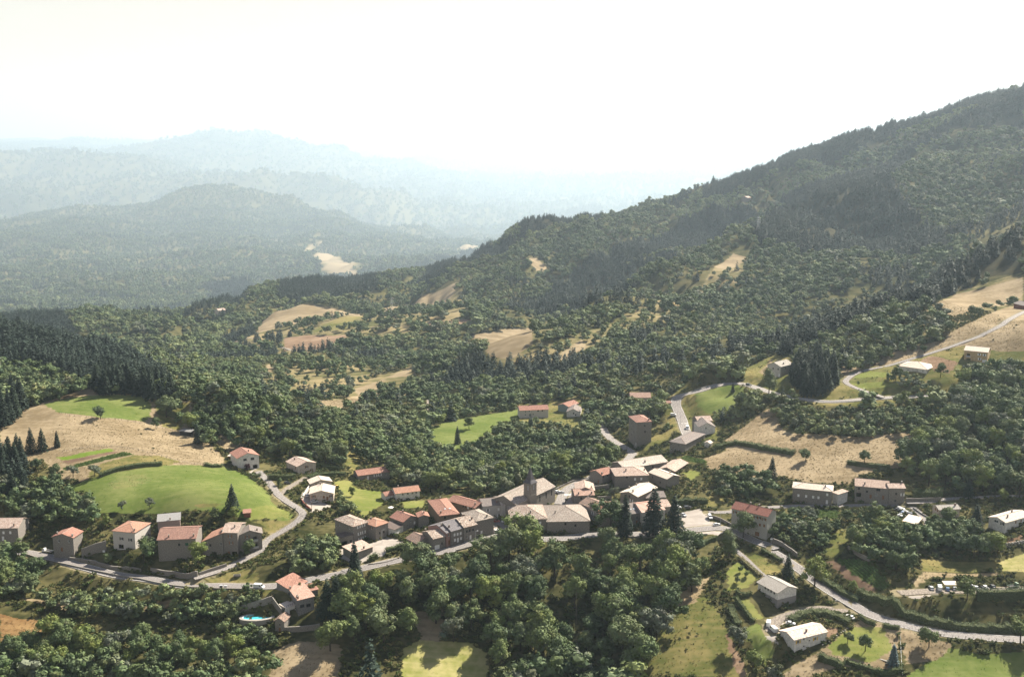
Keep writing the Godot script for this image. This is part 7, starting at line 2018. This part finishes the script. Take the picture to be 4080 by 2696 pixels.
func props() -> void:
	var r := RandomNumberGenerator.new()
	r.seed = 4
	pylon("lattice power pylon on the dry ridge in the middle distance", gp(SPOT.pylon[0][0], SPOT.pylon[0][1], -0.5), 38.0)
	pylon("lattice power pylon on the wooded spur below the dark conifers", gp(SPOT.pylon2[0][0], SPOT.pylon2[0][1], -0.5), 30.0)
	build_fence("field_fence", "post and wire fence between the green and the dry hilltop field", SPOT.fence1, 1.2, 3.2, M.pole, false)
	build_fence("field_fence", "post and wire fence between the dry meadow and the vegetable strips", SPOT.fence2, 1.2, 3.2, M.pole, false)
	build_fence("field_fence", "post fence down the side of the corner garden", SPOT.fence3, 1.1, 2.6, M.pole, false)
	build_fence("field_fence", "post fence below the main road at the right", SPOT.fence4, 1.1, 2.8, M.pole, false)
	build_fence("guard_rail", "metal guard rail along the outer side of the upper road", SPOT.rail, 0.8, 3.6, M.metal, true)
	build_pool()
	for zb in [["zebra", 3.2], ["zebra2", 2.6]]:
		var a := Vector2(SPOT[zb[0]][0][0], SPOT[zb[0]][0][1])
		var b := Vector2(SPOT[zb[0]][1][0], SPOT[zb[0]][1][1])
		var c := (a + b) / 2
		var o := Node3D.new()
		o.name = named("zebra_crossing")
		add_child(o)
		tag(o, "", "", "", "structure")
		o.position = gp(c.x, c.y)
		o.rotation.y = atan2(-(b - a).y, (b - a).x)
		var n := 7
		for i in n:
			var x := ((i + 0.5) / n - 0.5) * a.distance_to(b)
			var w := o.to_global(Vector3(x, 0, 0))
			part("stripe", slab(a.distance_to(b) / n * 0.55, 0.012, zb[1]), M.line, o, Vector3(x, ground(w.x, w.z) - o.position.y + 0.3, 0))
	# scrap heap
	var q: Array = SPOT.scrap
	for i in 34:
		var u := r.randf()
		var v := r.randf()
		var p := Vector2(q[0][0], q[0][1]).lerp(Vector2(q[2][0], q[2][1]), u).lerp(Vector2(q[1][0], q[1][1]).lerp(Vector2(q[4][0], q[4][1]), u), v)
		var pale := r.randf() < 0.65
		var s := Shape.new()
		var e := Vector3(r.randf_range(0.5, 1.4), r.randf_range(0.15, 0.5), r.randf_range(0.35, 0.8))
		s.box(-e, e)
		s.box(Vector3(-e.x * 0.6, e.y + 0.004, -e.z * 0.5), Vector3(e.x * 0.2, e.y + 0.3, e.z * 0.4))
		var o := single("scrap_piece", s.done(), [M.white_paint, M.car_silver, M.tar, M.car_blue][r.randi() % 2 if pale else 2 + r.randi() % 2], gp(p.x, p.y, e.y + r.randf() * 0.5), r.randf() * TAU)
		o.rotation.z = r.randf_range(-0.3, 0.3)
		tag(o, "piece of scrap on the heap beside the open-fronted yard shed", "scrap", "scrap on the heap")
	var tp := Vector2(SPOT.tarp[0][0], SPOT.tarp[0][1]).lerp(Vector2(SPOT.tarp[1][0], SPOT.tarp[1][1]), 0.5)
	var t := thing("tarpaulin_shelter", "pale sheet roof propped over the wrecks in the scrap row", "shelter", gp(tp.x, tp.y))
	part("sheet", slab(6.4, 0.08, 3.6), M.roof_cream, t, Vector3(0, 2.3, 0)).rotation.x = 0.12
	for e in [[-3, -1.6], [3, -1.6], [-3, 1.6], [3, 1.6]]: part("post", slab(0.1, 2.4, 0.1), M.pole, t, Vector3(e[0], -0.1, e[1]))
	# boulder revetment
	var bl := smooth_line(SPOT.boulders, 1.3)
	var b0: Vector2 = bl[bl.size() / 2]
	var bt := thing("boulder_wall", "dry wall of pale boulders below the edge villa", "wall", gp(b0.x, b0.y))
	for i in bl.size():
		for k in 3:
			part("boulder", boulder(i * 3 + k), M.pale_stone, bt, gp(bl[i].x + r.randf_range(-0.2, 0.2), bl[i].y - k * 0.35, 0.25 + k * 0.62) - bt.position, r.randf() * TAU)
	for p in smooth_line(SPOT.stones, 1.5):
		var o := single("edging_stone", boulder(r.randi()), M.pale_stone, gp(p.x, p.y, 0.12), r.randf() * TAU)
		o.scale = Vector3(0.62, 0.45, 0.62)
		tag(o, "white edging stone in the line across the corner garden", "stone", "white edging stones")
	var tr := thing("stone_trough", "small stone trough on the grass beside the meadow lane", "trough", gp(SPOT.trough[0][0], SPOT.trough[0][1]), 0.15)
	part("base", slab(3.4, 0.5, 1.3), M.stone, tr)
	for e in [-0.58, 0.58]: part("side", slab(3.4, 0.45, 0.14), M.coping, tr, Vector3(0, 0.504, e))
	for e in [-1.63, 1.63]: part("side", slab(0.14, 0.45, 1.02), M.coping, tr, Vector3(e, 0.504, 0))
	for i in 2:
		var b := thing("waste_bin", ["dark wheeled waste bin at the roadside", "pale wheeled waste bin beside the dark one"][i], "bin", gp(SPOT.bins[i][0], SPOT.bins[i][1], 0.1), 0.1)
		var s := Shape.new()
		s.prism([[-0.55, 0.15], [0.55, 0.15], [0.68, 1.15], [-0.68, 1.15]], -0.5, 0.5)
		part("bin_body", s.done(), [M.dark_paint, M.car_silver][i], b)
		part("lid", slab(1.45, 0.1, 1.1), M.car_silver, b, Vector3(0, 1.155, 0))
		for e in [-0.45, 0.45]: part("wheel", slab(0.12, 0.16, 0.16), M.tyre, b, Vector3(e, 0, 0.4))
	var ps := thing("parasol", "white garden parasol above the shrub bank", "parasol", gp(SPOT.parasol[0][0], SPOT.parasol[0][1]))
	var can := Shape.new()
	for i in 8:
		var a0 := TAU * i / 8.0
		var a1 := TAU * (i + 1) / 8.0
		can.tri(Vector3(0, 2.9, 0), Vector3(cos(a0) * 1.6, 2.2, sin(a0) * 1.6), Vector3(cos(a1) * 1.6, 2.2, sin(a1) * 1.6))
	part("canopy", can.done(), M.white_paint, ps)
	part("pole", slab(0.07, 2.9, 0.07), M.pole, ps)
	var sl := thing("toy_slide", "yellow and red children's play frame on the new villa lawn", "slide", gp(SPOT.slide[0][0], SPOT.slide[0][1]))
	for e in [[-0.5, -0.5], [0.5, -0.5], [-0.5, 0.5], [0.5, 0.5]]: part("post", slab(0.12, 1.8, 0.12), M.red_lamp, sl, Vector3(e[0], 0, e[1]))
	part("roof", slab(1.4, 0.15, 1.4), M.yellow_paint, sl, Vector3(0, 1.804, 0))
	part("slide", slab(0.6, 0.08, 2.0), M.yellow_paint, sl, Vector3(0, 0.5, 1.3)).rotation.x = 0.45
	var bn := thing("bunting", "string of small white flags across the church square", "bunting", gp(SPOT.bunting[0][0], SPOT.bunting[0][1]))
	var far := gp(SPOT.bunting[1][0], SPOT.bunting[1][1]) - bn.position
	var cord := Shape.new()
	var last := Vector3(0, 5.2, 0)
	for i in range(1, 17):
		var f := i / 16.0
		var p := far * f + Vector3(0, 5.2 - 1.2 * sin(PI * f), 0)
		cord.tube(last, p, 0.02, 0.02, 4)
		var fl := Shape.new()
		fl.prism([[-0.22, 0.0], [0.22, 0.0], [0.0, -0.5]], -0.01, 0.01)
		part("flag", fl.done(), M.white_paint, bn, (last + p) / 2, atan2(-far.z, far.x))
		last = p
	part("cord", cord.done(), M.pole, bn)
	var bx := thing("meter_box", "small white cabinet against the stone garden wall", "cabinet", gp(SPOT.box[0][0], SPOT.box[0][1]))
	part("case", slab(1.0, 1.1, 0.5), M.white_paint, bx)
	part("lid", slab(1.1, 0.08, 0.6), M.coping, bx, Vector3(0, 1.104, 0))
	var fs := Vector2(SPOT.slab[0][0], SPOT.slab[0][1]).lerp(Vector2(SPOT.slab[1][0], SPOT.slab[1][1]), 0.5)
	var sp := thing("stone_slab_path", "pale slab laid on the dry garden lawn", "slab", gp(fs.x, fs.y, 0.02), -0.7)
	for i in 4: part("slab", slab(1.0, 0.14, 0.8), M.pale_stone, sp, Vector3(i * 1.05 - 1.6, 0, 0))

func boulder(seed_: int) -> ArrayMesh:
	var key := "boulder%d" % (seed_ % 5)
	if not shared.has(key):
		var r := RandomNumberGenerator.new()
		r.seed = seed_ % 5 + 60
		var s := Shape.new()
		var p := []
		for i in 3:
			var ring := []
			for k in 6:
				var a := TAU * k / 6.0
				var w: float = [0.5, 0.7, 0.4][i] * r.randf_range(0.8, 1.15)
				ring.append(Vector3(cos(a) * w, [-0.3, 0.05, 0.36][i] + r.randf_range(-0.05, 0.05), sin(a) * w))
			p.append(ring)
		for i in 2:
			for k in 6: s.quad(p[i][k], p[i][(k + 1) % 6], p[i + 1][(k + 1) % 6], p[i + 1][k])
		for k in 6: s.tri(Vector3(0, 0.42, 0), p[2][k], p[2][(k + 1) % 6])
		shared[key] = s.done()
	return shared[key]

# ------------------------------------------------------------------ materials
func mix_materials() -> void:
	var speck := grain(256, 3, 0.05, 0.55, 1.0)
	var fine := grain(256, 8, 0.09, 0.72, 1.0)
	var soft := grain(256, 14, 0.02, 0.78, 1.0)
	mat("stone", Color(.40, .36, .32), 0.95, speck, 0.14)
	mat("warm", Color(.38, .29, .205), 0.95, speck, 0.14)
	mat("plaster", Color(.70, .65, .60), 0.9, fine, 0.12)
	mat("plaster2", Color(.52, .46, .41), 0.9, fine, 0.12)
	mat("plasterpale", Color(.55, .53, .48), 0.9, fine, 0.12)
	mat("white", Color(.80, .77, .73), 0.85, soft, 0.1)
	mat("beige", Color(.62, .53, .45), 0.9, soft, 0.1)
	mat("pink", Color(.44, .34, .31), 0.9, fine, 0.12)
	mat("pinkwall", Color(.50, .30, .26), 0.9, fine, 0.12)
	mat("ochre", Color(.60, .44, .24), 0.9, soft, 0.1)
	mat("brown", Color(.22, .13, .09), 0.9, fine, 0.2)
	mat("teal", Color(.22, .29, .29), 0.8, fine, 0.2)
	mat("greyw", Color(.36, .35, .34), 0.9, speck, 0.12)
	mat("greywall", Color(.34, .32, .31), 0.9, fine, 0.12)
	mat("redbrown", Color(.26, .10, .07), 0.9, fine, 0.2)
	mat("redwall", Color(.42, .16, .12), 0.9, fine, 0.2)
	mat("darkwood", Color(.055, .045, .04), 0.85, fine, 0.3)
	mat("coping", Color(.46, .42, .37), 0.95, speck, 0.3)
	mat("pale_stone", Color(.56, .52, .46), 0.95, speck, 0.3)
	mat("chimney", Color(.44, .30, .23), 0.95, speck, 0.3)
	mat("asphalt", Color(.36, .325, .305), 0.9, speck, 0.08, 0.4)
	mat("pale", Color(.44, .40, .37), 0.95, speck, 0.06, 0.3)
	mat("gravel", Color(.42, .36, .30), 1.0, speck, 0.06, 0.2)
	mat("line", Color(.72, .70, .66), 0.8)
	mat("frame", Color(.78, .77, .74), 0.6)
	mat("dark_frame", Color(.10, .08, .07), 0.7)
	mat("white_paint", Color(.80, .79, .77), 0.6)
	mat("brown_paint", Color(.22, .11, .055), 0.7)
	mat("dark_paint", Color(.05, .045, .045), 0.7)
	mat("green_paint", Color(.03, .11, .07), 0.7)
	mat("yellow_paint", Color(.62, .42, .12), 0.7)
	mat("louver", Color(.36, .36, .37), 0.8)
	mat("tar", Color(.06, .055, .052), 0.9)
	mat("metal", Color(.42, .43, .44), 0.45, null, 1.0, 0.5)
	mat("pole", Color(.24, .19, .15), 0.9, fine, 0.5)
	mat("tyre", Color(.025, .025, .025), 0.9)
	mat("red_lamp", Color(.42, .03, .02), 0.4)
	mat("bark", Color(.10, .075, .055), 1.0, speck, 2.0)
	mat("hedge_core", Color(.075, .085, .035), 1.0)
	var glass := mat("glass", Color(.025, .03, .035), 0.08, null, 1.0, 0.5)
	var sky_glass := mat("skylight", Color(.55, .58, .60), 0.15, null, 1.0, 0.6)
	mat("pool_blue", Color(.08, .55, .66), 0.6)
	var wt := StandardMaterial3D.new()
	wt.transparency = BaseMaterial3D.TRANSPARENCY_ALPHA
	wt.albedo_color = Color(0.3, 0.75, 0.8, 0.1)
	wt.roughness = 0.05
	M.water = wt
	for c in [["white", Color(.80, .80, .79)], ["black", Color(.02, .022, .026)], ["silver", Color(.45, .46, .47)], ["red", Color(.34, .05, .03)], ["blue", Color(.07, .15, .30)], ["green", Color(.22, .32, .22)]]:
		var m := mat("car_" + c[0], c[1], 0.35, null, 1.0, 0.5)
		m.clearcoat_enabled = true
		m.clearcoat = 0.6
		m.clearcoat_roughness = 0.1
	# tiled roofs
	var bump := tile_relief()
	var roofs := {
		"red": [[Color(.36, .165, .115), Color(.31, .145, .105), Color(.42, .21, .15)], .16], "red2": [[Color(.37, .185, .135), Color(.32, .165, .125), Color(.41, .23, .17)], .16],
		"orange": [[Color(.43, .21, .13), Color(.38, .185, .12), Color(.47, .25, .165)], .14], "orange2": [[Color(.46, .28, .205), Color(.40, .24, .18), Color(.50, .33, .25)], .14],
		"brown": [[Color(.30, .155, .115), Color(.25, .135, .105), Color(.34, .19, .14)], .14], "brownred": [[Color(.34, .16, .11), Color(.28, .14, .10), Color(.40, .21, .15)], .14], "brownred2": [[Color(.26, .10, .07), Color(.22, .085, .065), Color(.29, .12, .085)], .08],
		"pale": [[Color(.50, .37, .29), Color(.44, .31, .25), Color(.56, .44, .36), Color(.40, .27, .21)], .15], "pale2": [[Color(.50, .42, .35), Color(.42, .34, .28), Color(.57, .50, .43)], .18],
		"cream": [[Color(.64, .53, .43), Color(.60, .48, .38), Color(.68, .58, .48)], .07], "streaked": [[Color(.70, .56, .47), Color(.58, .38, .31), Color(.74, .64, .55)], .1],
		"mottled": [[Color(.40, .33, .27), Color(.30, .20, .15), Color(.55, .48, .40), Color(.36, .24, .18), Color(.24, .20, .17)], .2], "mottled2": [[Color(.34, .29, .25), Color(.28, .23, .19), Color(.42, .37, .31), Color(.31, .23, .18)], .2], "mottled3": [[Color(.42, .29, .22), Color(.36, .25, .20), Color(.50, .37, .29)], .18],
		"oldred": [[Color(.30, .19, .14), Color(.23, .15, .12), Color(.38, .25, .18), Color(.20, .16, .13)], .2], "greybrown": [[Color(.24, .20, .18), Color(.28, .23, .20), Color(.21, .18, .165)], .12],
		"greycream": [[Color(.40, .36, .31), Color(.36, .32, .28), Color(.44, .40, .35)], .08], "slate": [[Color(.17, .155, .16), Color(.21, .19, .19), Color(.14, .13, .14)], .12], "spire": [[Color(.10, .095, .105), Color(.13, .12, .125)], .12],
		"dark": [[Color(.12, .09, .08), Color(.15, .11, .095)], .12], "grey": [[Color(.22, .215, .21), Color(.26, .25, .245)], .08], "striped": [[Color(.44, .20, .15), Color(.50, .26, .2)], .08]}
	var i := 0
	for k in roofs:
		i += 1
		var m := StandardMaterial3D.new()
		m.resource_name = "roof_" + k
		m.albedo_texture = tiles(500 + i, roofs[k][1], roofs[k][0]) if k != "striped" else stripes()
		m.roughness = 0.92
		m.metallic_specular = 0.25
		if not k in ["slate", "grey", "dark", "spire"]:
			m.heightmap_enabled = true
			m.heightmap_texture = bump
			m.heightmap_scale = 6.0
		M["roof_" + k] = m
	mat("ridge_pale", Color(.62, .47, .38), 0.9, speck, 0.4)
	# foliage: the vertex colours carry leaf-to-leaf differences
	var greens := {"leaf_0": Color(.100, .130, .054), "leaf_1": Color(.082, .112, .049), "leaf_2": Color(.112, .138, .066), "leaf_3": Color(.066, .094, .044), "leaf_4": Color(.145, .176, .052), "leaf_5": Color(.122, .152, .055),
		"leaf_olive": Color(.118, .134, .095), "leaf_purple": Color(.06, .028, .035), "leaf_dry": Color(.30, .25, .13), "needle_0": Color(.022, .036, .024), "needle_1": Color(.028, .044, .026), "needle_blue": Color(.10, .14, .14), "forest": Color(1, 1, 1)}
	for k in greens:
		var m := mat(k, greens[k], 0.72, null, 1.0, 0.24, 1.0)
		m.vertex_color_use_as_albedo = true
		m.backlight_enabled = true
		m.backlight = Color(0.3, 0.34, 0.16) if not k.begins_with("needle") else Color(0.1, 0.12, 0.06)

func stripes() -> ImageTexture:
	var im := Image.create(64, 256, false, Image.FORMAT_RGB8)
	for k in 8:
		im.fill_rect(Rect2i(0, k * 32, 64, 18), lin(Color(.40, .17, .12)))
		im.fill_rect(Rect2i(0, k * 32 + 18, 64, 14), lin(Color(.60, .50, .43)))
	return ImageTexture.create_from_image(im)

func look() -> void:
	var cam := Camera3D.new()
	cam.name = "camera"
	cam.fov = 36.0
	cam.near = 1.0
	cam.far = 150000.0
	cam.position = EYE
	cam.rotation_degrees = Vector3(-10.3, 0, 0)
	add_child(cam)
	cam.current = true
	var sun := DirectionalLight3D.new()
	sun.name = "sun"
	sun.light_color = Color(1.0, 0.965, 0.90)
	sun.light_energy = 1.6
	sun.light_angular_distance = 0.5
	sun.shadow_enabled = true
	var az := deg_to_rad(43.0)
	var el := deg_to_rad(41.0)
	add_child(sun)
	sun.look_at_from_position(Vector3.ZERO, -Vector3(sin(az) * cos(el), sin(el), -cos(az) * cos(el)))
	var sky := ProceduralSkyMaterial.new()
	sky.sky_top_color = lin(Color(.03, .055, .13))
	sky.sky_horizon_color = lin(Color(.345, .315, .255))
	sky.sky_curve = 0.5
	sky.ground_horizon_color = lin(Color(.5, .48, .42))
	sky.ground_bottom_color = lin(Color(.12, .12, .08))
	sky.sun_angle_max = 1.0
	var env := Environment.new()
	env.background_mode = Environment.BG_SKY
	env.sky = Sky.new()
	env.sky.sky_material = sky
	env.tonemap_mode = Environment.TONE_MAPPER_LINEAR
	env.tonemap_exposure = 3.2
	env.sdfgi_enabled = true
	env.ssao_enabled = true
	env.ssil_enabled = true
	env.volumetric_fog_enabled = true
	env.volumetric_fog_density = 0.00005
	env.volumetric_fog_albedo = lin(Color(.67, .845, 1.0))
	env.volumetric_fog_anisotropy = 0.35
	var we := WorldEnvironment.new()
	we.name = "world_environment"
	we.environment = env
	add_child(we)

func clock(t0: int, what: String) -> int:
	print(what, " ", Time.get_ticks_msec() - t0, " ms")
	return Time.get_ticks_msec()

func _ready() -> void:
	look()
	var t := Time.get_ticks_msec()
	mix_materials()
	shape_land()
	t = clock(t, "land")
	lay_roads()
	paint_map(-430, -1010, 530, -330, 2048, 1450)
	paint_map(-1900, -3200, 2100, -260, 2048, 1480)
	paint_map(-53400, -84000, 53400, -200, 2000, 1500)
	t = clock(t, "maps")
	mesh_land()
	t = clock(t, "mesh")
	build_roads()
	build_walls()
	for d in HOUSES: build_house(d)
	t = clock(t, "houses")
	for c in CARS: build_car(c)
	build_poles()
	build_hedges()
	props()
	t = clock(t, "props")
	grow_kinds()
	plant()
	t = clock(t, "trees")
	ground_plants()
	t = clock(t, "plants")
